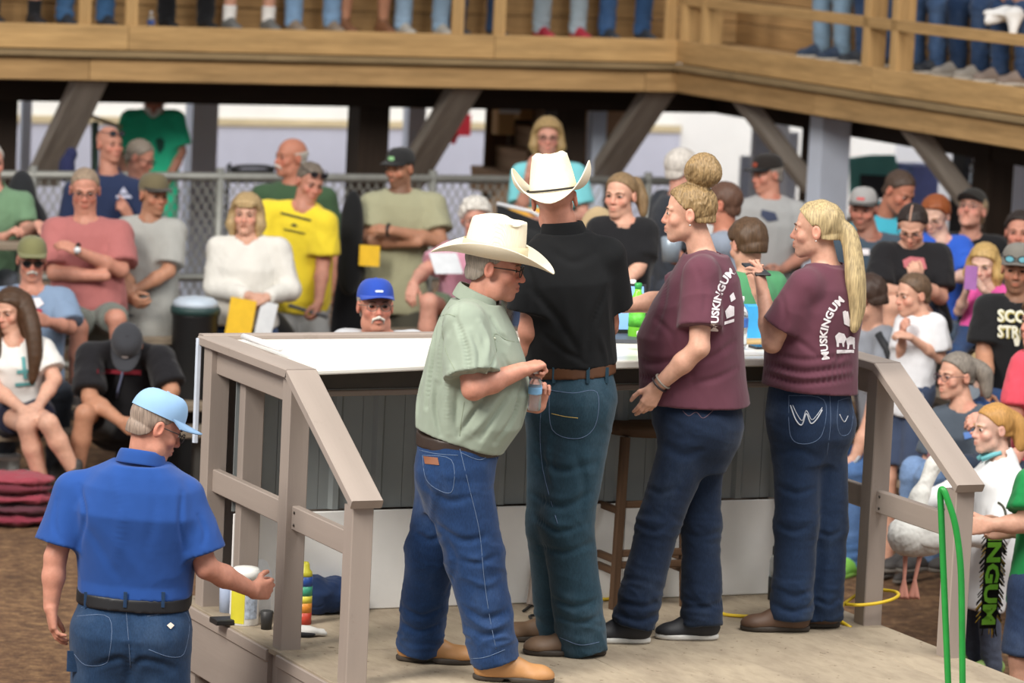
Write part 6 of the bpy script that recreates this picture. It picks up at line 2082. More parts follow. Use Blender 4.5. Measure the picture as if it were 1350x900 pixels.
wq = P(1128, 606, 21.08)
tube('wrist_strap', [wq + .034 * (math.cos(t) * unit(np.array([.6, 0, .8])) + math.sin(t) * np.array([0, 1.0, 0])) for t in np.linspace(0, 2 * math.pi, 16)[:-1]], .008, flat('pale_strap', '9aa4ae', .5), q['root'], 6, closed=True)
sk = Skin(q['shirt'])
stt = [sk.hit(x, y, .012) for x, y in ((1158, 440), (1170, 460), (1176, 480), (1178, 500))]
stt = [p for p in stt if p is not None]
if len(stt) > 1: tube('bag_strap', stt, .022, flat('black_strap', '26272b', .7), q['root'], 8)

q = person('older woman with grey ponytail and glasses in slate tee', 20.2, (1260, 495), .98, yaw=-58, pitch=2, by=-50, sit=True, skin='fair', fem=True, w=1.08, hair=dict(s='tied', c='7d756c', th=.014, chains=[dict(p=[(1284, 482, -.02), (1298, 494, -.02), (1302, 522, .0)], r=[.035, .04, .015])]), glasses=dict(c='5b3f4a'),
       J=dict(nb=(1272, 534, 0), shL=(1298, 556, .06), shR=(1242, 554, -.03), elL=(1292, 640, .14), wrL=(1256, 630, .2), elR=(1222, 620, .0), wrR=(1226, 640, .2), hipL=(1280, 640, -.05), hipR=(1262, 640, -.1), knL=(1226, 628, .3), anL=(1222, 730, .25), knR=(1206, 622, .15), anR=(1200, 730, .1)), shirt=S_('4c5560', sleeve=.7, sw=1.15), pants=LP('7590b8'))
sk = Skin(q['shirt']); patch('chest_print', sk, [(1270, 570), (1282, 568), (1284, 576), (1272, 579)], flat('blue_print', '5a7fc0', .8), q['root'], .008)
p_ = P(1240, 592, 19.9)
tag(sdf_obj('handbag', [ell(p_, (.055, .05, .10), None, .02), ell(p_ - ZZ * .05, (.065, .055, .06), None, .03)], .01, cloth('a06f72'), None), 'dusty pink bag in the lap of the woman with the grey ponytail', 'bag')
person('small child with pale blonde hair behind the grey ponytail woman', 20.8, (1297, 488), .9, yaw=170, by=160, k=.6, skin='pale', fem=True, hair=dict(s='tied', c='c4ab78', th=.016), shirt=S_('8a94a0', sleeve=.6), pants=LP('3a4656'))
person('person in coral red tee cropped at the right edge', 19.2, (1372, 424), 1.0, yaw=-60, by=-50, sit=True, skin='pink', fem=True, hair=dict(s='bob', c='6a5038'), J=dict(nb=(1372, 462, 0), shL=(1390, 480, .1), shR=(1352, 482, 0), elR=(1340, 545, .05), wrR=(1303, 550, .12), elL=(1380, 550, .1)), hands=dict(R=dict(curl=.6)), shirt=S_('cf4c5c', sleeve=.85, sw=1.2), pants=LP('2f3a4c'))

q = person('girl with strawberry blonde hair in white show coat holding a white duck', 18.6, (1309, 564), .95, yaw=-72, pitch=4, by=-64, k=.76, skin='pale', fem=True, hair=dict(s='tied', c='b5874c', th=.013, streak=.3, chains=[dict(p=[(1330, 550, -.02), (1342, 562, -.02), (1346, 590, 0)], r=[.035, .04, .02])]), brow='b08a58',
       J=dict(nb=(1322, 602, 0), shL=(1336, 636, .08), shR=(1300, 632, -.08), elL=(1312, 706, .20), wrL=(1262, 706, .24), elR=(1258, 650, -.05), wrR=(1212, 662, .06)), hands=dict(L=dict(to=(1240, 704, .26), n=(-.2, .6, .8), curl=.4), R=dict(n=(-.3, -.3, -.8), curl=.4)), shirt=S_('e9e9ea', sleeve=2, sw=1.5, hem=-.75, ease=.03, collar=1), pants=LP('4a4f60'), shoes=dict(L=(-1, -.3), R=(-1, -.3), mat=flat('lime_trainer', '8aa85a', .6), sole=flat('pink_sole', 'c0707a', .6), len=.25))
sk = Skin(q['shirt'])
stitch('coat_emblem', sk, [(1316, 662), (1323, 668), (1326, 680), (1322, 690), (1317, 684)], .006, flat('black_emblem', '3a3a26', .7), q['root'], .003)
nb = q['Q']['nb']
for s_ in (-1, 1):
    a_ = q['H'].pt(s_ * .055, -.02, -.115); b_ = q['H'].pt(s_ * .02, .07, -.150)
    tube('collar_band', [a_, (a_ + b_) / 2 + ZZ * .004, b_], .012, flat('teal_collar', '6fb8c0', .7), q['root'], 6)

# the white duck: plump body, folded wings, neck, head with orange bill, hanging legs and webbed feet
YD = 18.25
dk = empty('duck', P(1212, 706, YD) - ZZ * .3, 'white duck hanging in the arms of the girl in the show coat', 'duck')
c_ = P(1213, 706, YD)
fw = unit(np.array([-.86, -.3, .12])); lt = unit(np.cross(ZZ, fw)); up_ = np.cross(fw, lt)
M3 = np.stack([fw, lt, up_])
nk = [P(1200, 700, YD + .03), P(1212, 655, YD + .06), P(1232, 612, YD + .10), P(1243, 596, YD + .10)]
hd = nk[-1]
prm = [ell(c_, (.145, .09, .096), M3, .03), ell(c_ + fw * .07 - ZZ * .01, (.080, .082, .088), M3, .04), ell(c_ - fw * .13 + ZZ * .02, (.07, .05, .03), M3, .03)]
prm += chain(nk, [.060, .036, .032, .032], .04) + [ell(hd + np.array([.012, 0, .004]), (.040, .031, .030), None, .015)]
sdf_obj('plumage', prm, .006, cloth('eeece6', crease=.3), dk, wr=[(.004, .03, 3), (.002, .015, 5)])
for s_ in (-1, 1):
    sdf_obj('wing', [ell(c_ + lt * s_ * .078 + ZZ * .012 - fw * .03, (.115, .018, .055), M3, .01), ell(c_ + lt * s_ * .070 - fw * .12 + ZZ * .01, (.07, .014, .028), M3, .02)], .006, cloth('f2f0ea', crease=.3), dk, wr=[(.003, .03, 7)])
m_bill = flat('orange_bill', 'e58a3c', .45)
bd = unit(P(1254, 600, YD + .10) - hd)
sdf_obj('bill', [cone(hd + bd * .025, hd + bd * .075 - ZZ * .012, .016, .013, .01), ell(hd + bd * .07 - ZZ * .012, (.02, .018, .007), None, .008)], .004, m_bill, dk)
m_foot = flat('duck_foot', 'c98a78', .5)
for (x0, y0, x1, y1) in ((1194, 728, 1192, 764), (1214, 728, 1206, 764)):
    a_, b_ = P(x0, y0, YD - .02), P(x1, y1, YD - .04)
    lg = sdf_obj('leg', [cone(a_, b_, .012, .009, .005)], .004, m_foot, dk)
    pr = []
    for dx in (-.022, 0, .022): pr.append(cone(b_, b_ + np.array([dx, -.01, -.085]), .008, .006, .004))
    for dx in (-.012, .012): pr.append(cone(b_ + np.array([0, 0, -.01]), b_ + np.array([dx, -.01, -.075]), .007, .012, .006))
    sdf_obj('webbed_foot', pr, .0035, m_foot, lg)
hq = hd + np.array([.016, -.029, .012]); V, F = lathe_vf(hq, (0, -1, 0), [(0, .005), (.003, .003)], 8); mk('eye', V, F, flat('bird_eye', '1b1b1b', .2), dk)

q = person('person in kelly green tee and denim shorts cropped at the right edge', 17.3, (1398, 560), 1.0, yaw=-80, by=-75, skin='fair', hair=dict(s='short', c='5a4636', th=.01), J=dict(nb=(1394, 604, 0), shL=(1360, 640, .12), shR=(1392, 640, -.15), elL=(1352, 690, .18), wrL=(1304, 692, .22), elR=(1370, 700, -.1), wrR=(1330, 700, -.1), hipL=(1362, 775, .08), hipR=(1385, 775, -.08), knL=(1346, 868, .1), anL=(1350, 1000, .08), knR=(1380, 868, -.08), anR=(1384, 1000, -.06)), hands=dict(L=dict(curl=.5), R=dict(curl=.5)),
       shirt=S_('1f8a4a', sleeve=.7, sw=1.3, hem=-.12), pants=LP('2f3f5e', kind='shorts', len=.95))
# exhibitor ribbon: black fringed strip with lime letters reading downwards
YB = 17.5
bn = empty('lettered_banner', P(1306, 830, YB), 'black fringed strip with lime letters hanging by the right end post', 'banner')
pa, pb = P(1312, 700, YB), P(1302, 828, YB)
board('strip', pa, pb, .085, .006, cloth('1d1c1a'), bn, up=VV)
dn = unit(pb - pa); wd_ = unit(np.cross(VV, dn)); Lb = np.linalg.norm(pb - pa)
if wd_[0] < 0: wd_ = -wd_
rr_ = random.Random(5)
fr = [flat('fringe_black', '1b1a17', .7), flat('fringe_gold', 'c9a83c', .7)]
VS = {0: ([], []), 1: ([], [])}
for i in range(110):
    t = rr_.random(); s_ = rr_.choice((-1, 1))
    if t > .9: s_ = rr_.uniform(-1, 1)
    a_ = pa + dn * Lb * (min(t, 1) if t <= .9 else 1) + wd_ * s_ * .040
    dv = unit(dn * .8 + wd_ * s_ * (.7 if t <= .9 else .2)) * rr_.uniform(.02, .045)
    v, f_ = tube_vf([a_, a_ + dv], .0028, 4)
    j = 0 if rr_.random() < .7 else 1
    VS[j][1].extend(tuple(q_ + len(VS[j][0]) for q_ in g) for g in f_); VS[j][0].extend(v)
for j in (0, 1):
    mk('fringe', VS[j][0], VS[j][1], fr[j], bn)['kind'] = 'stuff'
m_lime = flat('lime_letters', '92de48', .6)
lettering('banner_lettering', 'INGUM', lambda u, v: pa + dn * (Lb * (.04 + .92 * u)) + wd_ * (.036 - .072 * (1 - v)) - _F * .016, m_lime, bn, .045)
# ------------------------------------------------------------------ people on the gallery (only lower bodies reach into the photo)
def proj(p):
    d = np.asarray(p) - CAM; w_ = d @ _F
    return (675 + FPX * (d @ ER) / w_, 450 - FPX * (d @ EU) / w_)


def gallery_sitter(px, side, label, pants, shirt, skin='fair', shoes=None, fem=False, dep=1.06, turn=0):
    if side == 'back':
        q0 = pxY_v(px, 35, VB - .75); s_ = (q0 - A0) @ UU
        hw = W(s_, VB - dep, 2.335 + 1.215); yaw = 24.6
    else:
        q0 = pxY_u(px, 60, UB + .75); s_ = (q0 - A0) @ VV
        hw = W(UB + dep, s_, 2.335 + 1.215); yaw = -65.4
    hp = proj(hw)
    return person(label, hw[1], hp, 1.0, group='spectators on the gallery', yaw=yaw + turn, sit=True, skin=skin, fem=fem, hair=dict(s='short' if not fem else 'bob', c='5a4636'), shirt=S_(shirt, sleeve=.75), pants=pants, shoes=shoes, h=.0125, base_z=2.335)


def shz(c, so, ln=.28): return dict(len=ln, w=.05, mat=flat('shoe_upper', c, .6), sole=flat('shoe_sole', so, .6))


def gs(px, side, label, pants, shirt, sh, so='cfcac2', **k):
    yaw = math.radians(24.6 if side == 'back' else -65.4)
    d = (math.sin(yaw), -math.cos(yaw), 2.337)
    s_ = shz(sh, so); s_['L'] = d; s_['R'] = d
    return gallery_sitter(px, side, label, pants, shirt, shoes=s_, **k)


shorts = lambda c: LP(c, kind='shorts', mat=cloth(c), len=.8)
q = gs(18, 'back', 'bare legged gallery spectator with black socks at the top left corner', shorts('3b3e48'), 'c9c9c4', '26262a')
def socks(q, c, h0=.13):
    for s_ in 'LR':
        a_, k_ = q['Q']['an' + s_], q['Q']['kn' + s_]
        sdf_obj('sock', [cone(a_ - ZZ * .03, a_ + (k_ - a_) * .28, .046, .052, .01, cap='b')], .011, cloth(c), q['root'])
socks(q, '1f2024')
gs(112, 'back', 'gallery spectator in mid blue jeans behind the left rail posts', LP('3f648e'), '7a3030', '30343c')
gs(245, 'back', 'gallery spectator in black trousers and black shoes', LP('17181c', mat=cloth('17181c')), '40506a', '1a1a1c', '1a1a1c')
q = gs(328, 'back', 'bare legged gallery spectator with white crew socks', shorts('5a5f66'), 'd0d0d0', '6a6a68'); socks(q, 'e6e4e2')
gs(412, 'back', 'gallery spectator in light blue jeans between bare legged neighbours', LP('7fa0c4'), '50683c', '8a7a6a')
gs(480, 'back', 'bare legged gallery spectator in brown sandals', shorts('4a3f3a'), '9a4a4a', '7a5238', '5a3f2c', skin='tan')
gs(556, 'back', 'gallery spectator in pale washed jeans left of the rail post pair', LP('8fa9c2'), '2f3f6a', 'b0aaa0')
gs(628, 'back', 'gallery spectator in dark jeans half hidden by two rail posts', LP('2f4260'), '7a7a7c', '3a3a3e')
gs(738, 'back', 'gallery spectator in grey jeans and red shoes', LP('9fb0bc'), 'c0c0bc', 'a8283a', '2a2426')
gs(824, 'back', 'gallery spectator in blue jeans farthest right on the back gallery', LP('3a5a86'), '3f6a50', '2f343c')
gs(1096, 'right', 'gallery spectator in faded light jeans left of the double rail post', LP('7d97ae'), 'b04a80', '2f3e55', fem=True)
gs(1152, 'right', 'gallery spectator in dark jeans behind the double rail post', LP('2c3f5e'), '3f6a50', '30343c')
gs(1222, 'right', 'gallery spectator in worn blue jeans right of the double rail post', LP('3c5478'), '7a7040', '2c2f36')
gs(1278, 'right', 'gallery spectator in indigo jeans with pale canvas shoes', LP('2a3f60'), '505058', 'a8a096')
gs(1335, 'right', 'gallery spectator in indigo jeans with a white towel at the right edge', LP('2a3f60'), '8a3040', '8a7a70')
q0 = pxY_u(1326, 18, UB + .62)
tag(sdf_obj('towel', [ell(q0, (.15, .12, .03), None, .03), cone(q0, q0 + np.array([-.12, -.06, -.05]), .05, .03, .03), cone(q0 + np.array([.05, -.1, 0]), q0 + np.array([.04, -.14, -.14]), .06, .02, .03)], .01, cloth('e9e7e4'), None, wr=[(.01, .06, 3)]), 'white towel over the knees of the last gallery spectator on the right', 'towel')
p_ = pxY_v(199, 28, VB - .3)
water_bottle(np.array([p_[0], p_[1], 2.337]), ZZ, 'small water bottle with blue label standing on the gallery floor', .8, capc='f0f0f0', labc='3a60b0')
p_ = pxY_u(1290, 148, UB - .06)
tag(sdf_obj('pink_chalk', [cone(p_ - VV * .02, p_ + VV * .02, .012, .012, .005)], .004, flat('pink', 'e0607a', .7), None), 'tiny pink scrap stuck on the right gallery ledge', 'scrap')

# ------------------------------------------------------------------ bleachers
m_bl = wood('bleacher_board', '8f8272', .7, knots=.2)
m_bs = flat('bleacher_steel', '55534f', .5, metal=.3)


def bleacher(label, rows, along, a0, a1, group='wooden benches round the ring'):
    """rows: (cross position, seat height); boards run along 'u' or 'v'"""
    pt = (lambda c, a, z: W(a, c, z)) if along == 'u' else (lambda c, a, z: W(c, a, z))
    up = VV if along == 'u' else UU
    r = empty('bleacher', pt(rows[0][0], (a0 + a1) / 2, 0), label, 'bleachers', group)
    for (c, z) in rows:
        board('seat_board', pt(c, a0, z - .02), pt(c, a1, z - .02), .26, .04, m_bl, r)
        for a in (a0 + .25, (a0 + a1) / 2, a1 - .25):
            board('stanchion', pt(c, a, 0), pt(c, a, z - .04), .05, .05, m_bs, r, up=up)
    return r


bleacher('low three tiered wooden bleacher at the left edge under the salmon tee man', [(-5.62, .40), (-6.22, .46), (-6.60, .80)], 'u', -.6, 2.3)
bleacher('short wooden bench carrying the cropped man in sage green', [(-8.05, .84), (-7.65, .46)], 'u', .5, 1.9)
bleacher('high wooden bench under the elderly woman in pink', [(-6.60, .82), (-6.2, .50)], 'u', 3.6, 4.6)
bleacher('near wooden bleacher on the right with the older woman and the lime shoes', [(5.0, .53), (5.42, .92)], 'v', -3.3, .2)
bleacher('upper wooden bleacher on the right under the dark haired woman and blonde girl', [(5.42, .80), (5.74, 1.11)], 'v', -4.1, -3.35)
bleacher('far wooden bleacher on the right under the men in caps', [(6.22, .90), (6.95, .84)], 'v', -6.6, -4.15)
# ------------------------------------------------------------------ clutter round the ring
def at(px, py, Y): return P(px, py, Y)
p_ = at(258, 402, 23.4)
bn_ = empty('waste_bin', (p_[0], p_[1], 0), 'black waste bin with a pale blue lid behind the counter corner', 'bin')
V, F = lathe_vf((p_[0], p_[1], 0), ZZ, [(0, .11), (.02, .115), (p_[2] - .06, .137), (p_[2] - .05, .142)], 20); mk('bin_body', V, F, flat('black_plastic', '191a1c', .5), bn_)
V, F = lathe_vf((p_[0], p_[1], p_[2] - .05), ZZ, [(0, .145), (.03, .148), (.045, .14)], 20); mk('bin_rim', V, F, flat('dark_teal', '27403f', .5), bn_)
V, F = lathe_vf((p_[0], p_[1], p_[2] - .006), ZZ, [(0, .138), (.03, .13), (.05, .10), (.06, .03)], 20); mk('bin_lid', V, F, flat('pale_blue_plastic', 'b9c6d4', .4), bn_)
p_ = at(262, 455, 24.4)
o = sdf_obj('dark_gap_mass', [ell((p_[0] + .1, p_[1] + .2, .45), (.55, .35, .55), None, .05), plane((0, 0, .86), ZZ), plane((0, 0, .005), -ZZ)], .03, cloth('151517'), None)  # black mass put in to fill the dark gap
tag(o, 'black mass filling the dark gap left of the counter', 'table')
p_ = at(464, 300, 25.1)
tag(sdf_obj('black_bag', [ell(p_, (.075, .08, .24), None, .03), ell(p_ - ZZ * .25, (.085, .09, .18), None, .05)], .015, cloth('1a1b1d'), None), 'black bag hanging on the fence right of the yellow tee man', 'bag')
tag(sdf_obj('dark_coat', [ell(at(464, 390, 25.4), (.11, .10, .32), None, .03), ell(at(464, 440, 25.4), (.14, .12, .35), None, .05)], .015, cloth('1d1d20'), None), 'dark coat heaped below the black bag at the fence', 'coat')
a_, b_ = at(300, 238, 28.6), at(366, 238, 28.6)
ch_ = empty('folding_chair', ((a_ + b_) / 2)[:2].tolist() + [0], 'black folding chair back showing above the fence rail', 'chair')
tube('chair_frame', [np.array([a_[0], a_[1], 0]), a_, at(306, 222, 28.6), at(333, 219, 28.6), at(360, 222, 28.6), b_, np.array([b_[0], b_[1], 0])], .014, flat('black_tube', '1c1c1e', .4), ch_, 8, smooth_pts=4)
board('chair_seat', at(302, 330, 28.6), at(364, 330, 28.6), .35, .03, flat('black_plastic', '191a1c', .5), ch_)
board('chair_back', at(304, 232, 28.62), at(362, 232, 28.62), .10, .012, flat('black_plastic', '191a1c', .5), ch_, up=VV)
c4 = [at(655, 270, 23.6), at(742, 304, 23.6), at(742, 360, 23.2), at(655, 345, 23.2)]
ch_ = empty('camp_chair', ((c4[0] + c4[2]) / 2)[:2].tolist() + [0], 'black camp chair with a white piped edge between the two straw hats', 'chair')
V = [*c4, *[c + np.array([0, .03, 0]) for c in c4]]
mk('chair_back', V, [(0, 1, 2, 3)[::-1], (4, 5, 6, 7), (0, 4, 5, 1)[::-1], (1, 5, 6, 2)[::-1], (2, 6, 7, 3)[::-1], (3, 7, 4, 0)[::-1]], cloth('17181a'), ch_, smooth=False)
tube('piping', [c4[0] + ZZ * .008, at(700, 283, 23.58) + ZZ * .02, c4[1] + ZZ * .008], .011, flat('white_piping', 'd4d6da', .6), ch_, 6)
for c in (c4[2], c4[3]): tube('chair_leg', [c, np.array([c[0], c[1] + .2, 0])], .012, flat('black_tube', '1c1c1e', .4), ch_, 8)
p_ = at(788, 302, 22.4)
ch_ = empty('padded_chair', (p_[0], p_[1], 0), 'tan padded chair back showing at the right shoulder of the black polo man', 'chair')
sdf_obj('chair_back', [ell(p_, (.10, .05, .13), None, .02), ell(p_ - ZZ * .12, (.13, .05, .12), None, .04)], .012, cloth('b7a07c'), ch_)
board('chair_seat', p_ - ZZ * .42 - UU * .15 + VV * .2, p_ - ZZ * .42 + UU * .2 + VV * .2, .36, .05, cloth('b7a07c'), ch_)
for s_ in (-1, 1):
    tube('chair_leg', [p_ + UU * s_ * .12 - ZZ * .1, np.array([*(p_ + UU * s_ * .14)[:2], 0])], .014, flat('black_tube', '1c1c1e', .4), ch_, 8)
    tube('chair_leg', [p_ + UU * s_ * .12 - ZZ * .42 + VV * .33, np.array([*(p_ + UU * s_ * .14 + VV * .36)[:2], 0])], .014, flat('black_tube', '1c1c1e', .4), ch_, 8)
# right background
p0_ = at(1155, 232, 31)
c_ = empty('canopy_chair', (p0_[0], p0_[1], 0), 'teal camp chair back behind the white column on the right', 'chair')
mk('chair_back', [at(1119, 208, 31), at(1148, 204, 31), at(1180, 204, 31), at(1194, 262, 31), at(1120, 262, 31)] + [at(1119, 208, 31.1), at(1148, 204, 31.1), at(1180, 204, 31.1), at(1194, 262, 31.1), at(1120, 262, 31.1)], [(4, 3, 2, 1, 0), (5, 6, 7, 8, 9), (0, 1, 6, 5), (1, 2, 7, 6), (2, 3, 8, 7), (3, 4, 9, 8), (4, 0, 5, 9)], cloth('7fd6d2'), c_, smooth=False)
mk('mesh_panel', [at(1134, 230, 30.97), at(1176, 232, 30.97), at(1178, 262, 30.97), at(1134, 262, 30.97)], [(3, 2, 1, 0)], flat('dark_mesh', '454a52', .8), c_, smooth=False)
for x in (1124, 1190): tube('chair_leg', [at(x, 262, 31.05), np.array([*at(x, 262, 31.05)[:2], 0])], .02, flat('black_tube', '1c1c1e', .4), c_, 8)
p_ = at(1207, 240, 31.3)
tag(board('blue_cooler', (p_[0], p_[1], 0), (p_[0], p_[1], p_[2] + .14), .24, .3, flat('blue_violet', '7f8ed8', .6), up=VV), 'blue violet tall cooler beside the teal camp chair', 'cooler')
p_ = at(1283, 225, 30.5)
tag(board('cabinet', (p_[0] - .02, p_[1], 0), (p_[0] - .02, p_[1], p_[2] + .16), .22, .2, flat('dark_navy', '24262f', .6), up=VV), 'dark navy cabinet at the right behind the strut', 'cabinet')
p_ = at(1283, 243, 30.2)
water_bottle(p_, ZZ, 'clear bottle standing by the dark navy cabinet', 1.0, labc='c8d4e0')
tag(board('ledge', p_ - ZZ * .014 - UU * .1, p_ - ZZ * .014 + UU * .14, .50, .03, m_under), 'small ledge under the clear bottle on the right', 'shelf')
p_ = at(1293, 268, 30.0)
tag(sdf_obj('pink_cloth', [ell(p_, (.09, .03, .13), None, .02), ell(p_ + ZZ * .05 - UU * .03, (.07, .03, .1), None, .02)], .012, cloth('e0619a'), None), 'hot pink cloth hanging below the clear bottle', 'cloth')
for i, (x, y, w_, h_, c, nm) in enumerate(((1003, 205, .10, .45, 'c4cbd8', 'narrow white blue panel'), (1024, 185, .12, .30, 'eef1f6', 'bright white panel'), (1040, 215, .08, .5, 'd3d8e2', 'pale upright panel'), (988, 230, .1, .3, 'a9aebb', 'grey blue panel'))):
    p_ = at(x, y, 32 + .2 * i)
    tag(board('bright_window_panel', (p_[0], p_[1], 0), (p_[0], p_[1], p_[2] + h_ / 2), w_ * 1.6, .06, flat('panel_' + c, c, .6), up=VV), nm + ' added for the bright window far behind the grey tee man', 'panel')  # pale panels added in place of a bright far window
# left background
tag(board('green_pole', at(125, 232, 29), at(125, 160, 29), .045, .045, flat('green_steel', '3f5c50', .5), up=VV), 'dark green steel pole left of the emerald tee man', 'pole')
tag(board('thin_rail', at(112, 150, 29.2), at(160, 168, 29.2), .03, .03, m_trim, up=VV), 'thin wooden rail crossing behind the green pole', 'rail')
p_ = at(88, 222, 27.9)
tag(sdf_obj('cap_on_post', [ell(p_, (.06, .06, .10), None, .02), ell(p_ + ZZ * .10 + UU * .03, (.045, .045, .05), None, .02)], .012, cloth('30345a'), None), 'small navy bundle hanging left of the bald man', 'bundle')
p_ = at(28, 262, 24.6)
tag(sdf_obj('dark_jacket', [ell(p_, (.09, .1, .18), None, .04), ell(p_ - ZZ * .25 + UU * .06, (.13, .12, .25), None, .05)], .015, cloth('25272a'), None), 'dark jacket behind the shoulder of the sage green man', 'jacket')
p_ = at(8, 323, 24.1)
tag(board('narrow_table', p_ - UU * .6, p_ + UU * .13, .25, .04, m_bl), 'narrow board table in front of the sage green man', 'table')
tube('table_leg', [p_ + UU * .1 - ZZ * .02, p_ * np.array([1, 1, 0]) + UU * .1], .02, m_bs, None).parent = None
bpy.data.objects['table_leg'].parent = bpy.data.objects['narrow_table']; bpy.data.objects['table_leg'].matrix_parent_inverse = bpy.data.objects['narrow_table'].matrix_basis.inverted()
for i, (y0, c, w_) in enumerate(((682, '7d2f3f', .26), (668, '58303a', .25), (654, '8c3a48', .26), (640, '6a2c38', .24), (630, '93404c', .22))):
    p_ = at(24, y0, 21.5)
    tag(sdf_obj('folded_blanket', [ell(p_, (.19 + i * .002, .16, .030), None, .01), ell(p_ + np.array([.05, -.02, .006]), (.12, .15, .028), None, .01)], .008, cloth(c, crease=.6), None, wr=[(.014, .10, i), (.006, .04, i + 3)]), '%s folded maroon blanket of the pile on the dirt at the left edge' % ('lowest', 'second lowest', 'middle', 'second highest', 'topmost')[i], 'blanket', 'maroon blankets in the pile')
p_ = at(6, 632, 22.3)
bk = empty('bucket', p_, 'white bucket with a lid at the left edge', 'bucket')
V, F = lathe_vf(p_, ZZ, [(-.03, .075), (.12, .085)], 18); mk('bucket_body', V, F, flat('white_bucket', 'cfd2cf', .5), bk)
V, F = lathe_vf(p_ + ZZ * .12, ZZ, [(0, .09), (.02, .09), (.025, .08)], 18); mk('bucket_lid', V, F, flat('white_lid', 'e4e4e2', .4), bk)
p_ = at(31, 640, 22.3)
bk = board('carton', p_ - ZZ * .02, p_ + ZZ * .09, .10, .08, flat('white_carton', 'dcdad4', .6), up=VV); tag(bk, 'small white carton with a yellow corner beside the bucket', 'box')
q_ = board('yellow_corner', p_ - ZZ * .02 + UU * .055, p_ + ZZ * .06 + UU * .055, .02, .082, flat('yellow_card2', 'dfc23a', .6), bk, up=VV)
q_.parent = None
q_.location = tuple(wloc(bk) + np.array(q_.location))
q_.location = tuple(p_ + ZZ * .02 + UU * .075)
tag(q_, 'narrow yellow carton leaning on the white carton', 'box')
p_ = at(8, 522, 22.1)
tag(sdf_obj('purple_bag', [ell(p_, (.10, .1, .10), None, .02)], .012, cloth('4a3f8c'), None), 'purple bag beside the long haired woman', 'bag')

# ------------------------------------------------------------------ things on the platform and counter
def can(px, py, v, r, h, label, name, mats, cat='bottle'):
    """stands on the platform at the picture point of its foot"""
    d = ray(px, py); p = CAM + d * ((DZ - CAM[2]) / d[2])
    return p


p_ = can(322, 822, 0, 0, 0, '', '', 0)
wp = empty('wipes_canister', p_, 'white wipes canister with a yellow side band on the platform corner', 'canister')
V, F = lathe_vf(p_, ZZ, [(0, .056), (.004, .058), (.185, .058), (.19, .055)], 24); mk('canister_body', V, F, flat('canister_white', 'e4e3e0', .45), wp)
V, F = lathe_vf(p_ + ZZ * .19, ZZ, [(0, .060), (.03, .060), (.045, .05), (.05, .02)], 24); mk('canister_lid', V, F, flat('canister_lid', 'eeeeea', .35), wp)
vv_, ff_ = [], []
for i in range(9):
    a_ = math.radians(200 + i * 9)
    for z in (.01, .18): vv_.append(p_ + np.array([.0592 * math.cos(a_), .0592 * math.sin(a_), z]))
for i in range(8): ff_.append((2 * i, 2 * i + 2, 2 * i + 3, 2 * i + 1))
mk('yellow_band', vv_, ff_, flat('band_yellow', 'd9cf3a', .5), wp)
vv_, ff_ = [], []
for i in range(9):
    a_ = math.radians(275 + i * 7)
    for z in (.03, .15): vv_.append(p_ + np.array([.0592 * math.cos(a_), .0592 * math.sin(a_), z]))
for i in range(8): ff_.append((2 * i, 2 * i + 2, 2 * i + 3, 2 * i + 1))
mk('label_print', vv_, ff_, flat('label_grey', 'a9b4c4', .5, var=.4, scale=60), wp)
p_ = can(336, 806, 0, 0, 0, '', '', 0)
jg = empty('spray_jug', p_, 'tall white jug with a looped handle behind the wipes canister', 'jug')
V, F = lathe_vf(p_, ZZ, [(0, .06), (.02, .07), (.17, .07), (.22, .055), (.26, .03), (.30, .022), (.33, .024)], 20); mk('jug_body', V, F, flat('jug_white', 'e9ecef', .35), jg)
tube('jug_handle', [p_ + ZZ * .32, p_ + ZZ * .36 - UU * .03, p_ + ZZ * .33 - UU * .055, p_ + ZZ * .24 - UU * .06], .013, flat('jug_blue', 'cfe0f0', .35), jg, 8, smooth_pts=4)
p_ = can(300, 806, 0, 0, 0, '', '', 0)
V, F = lathe_vf(p_, ZZ, [(0, .035), (.13, .038), (.16, .02), (.19, .018)], 16)
tag(mk('pale_bottle', V, F, flat('pale_blue_bottle', 'b9c9e6', .35), None), 'pale blue bottle at the left end of the platform corner', 'bottle')
p_ = can(290, 822, 0, 0, 0, '', '', 0)
tag(board('black_tray', p_ - UU * .03 + ZZ * .012, p_ + UU * .11 + ZZ * .012, .09, .022, flat('black_plastic', '191a1c', .5)), 'flat black tray before the pale blue bottle', 'tray')
p_ = can(356, 790, 0, 0, 0, '', '', 0)
tag(sdf_obj('grey_bag', [ell(p_ + ZZ * .13, (.11, .08, .13), None, .03), ell(p_ + ZZ * .2, (.09, .07, .11), None, .03), plane(p_ + ZZ * .002, -ZZ)], .01, cloth('8f939c'), None, wr=[(.008, .06, 2)]), 'crumpled grey bag under the counter behind the white jug', 'bag')
p_ = can(351, 829, 0, 0, 0, '', '', 0)
tag(mk('dark_cup', *lathe_vf(p_, ZZ, [(0, .022), (.075, .027), (.078, .02)], 14), flat('dark_cup', '2b2a2a', .5), None), 'dark cup standing right of the wipes canister', 'cup')
p_ = can(400, 822, 0, 0, 0, '', '', 0)
sc_ = empty('spray_can', p_, 'spray can in blue, yellow and red bands behind the middle post', 'can')
for (z0_, z1_, c) in ((0, .05, 'b8402f'), (.05, .09, 'd98a2f'), (.09, .12, 'd8cf4a'), (.12, .16, '3f9a7a'), (.16, .20, '2b4f9a')):
    mk('colour_band', *lathe_vf(p_ + ZZ * z0_, ZZ, [(0, .032), (z1_ - z0_, .032)], 16), flat('can_' + c, c, .4), sc_)
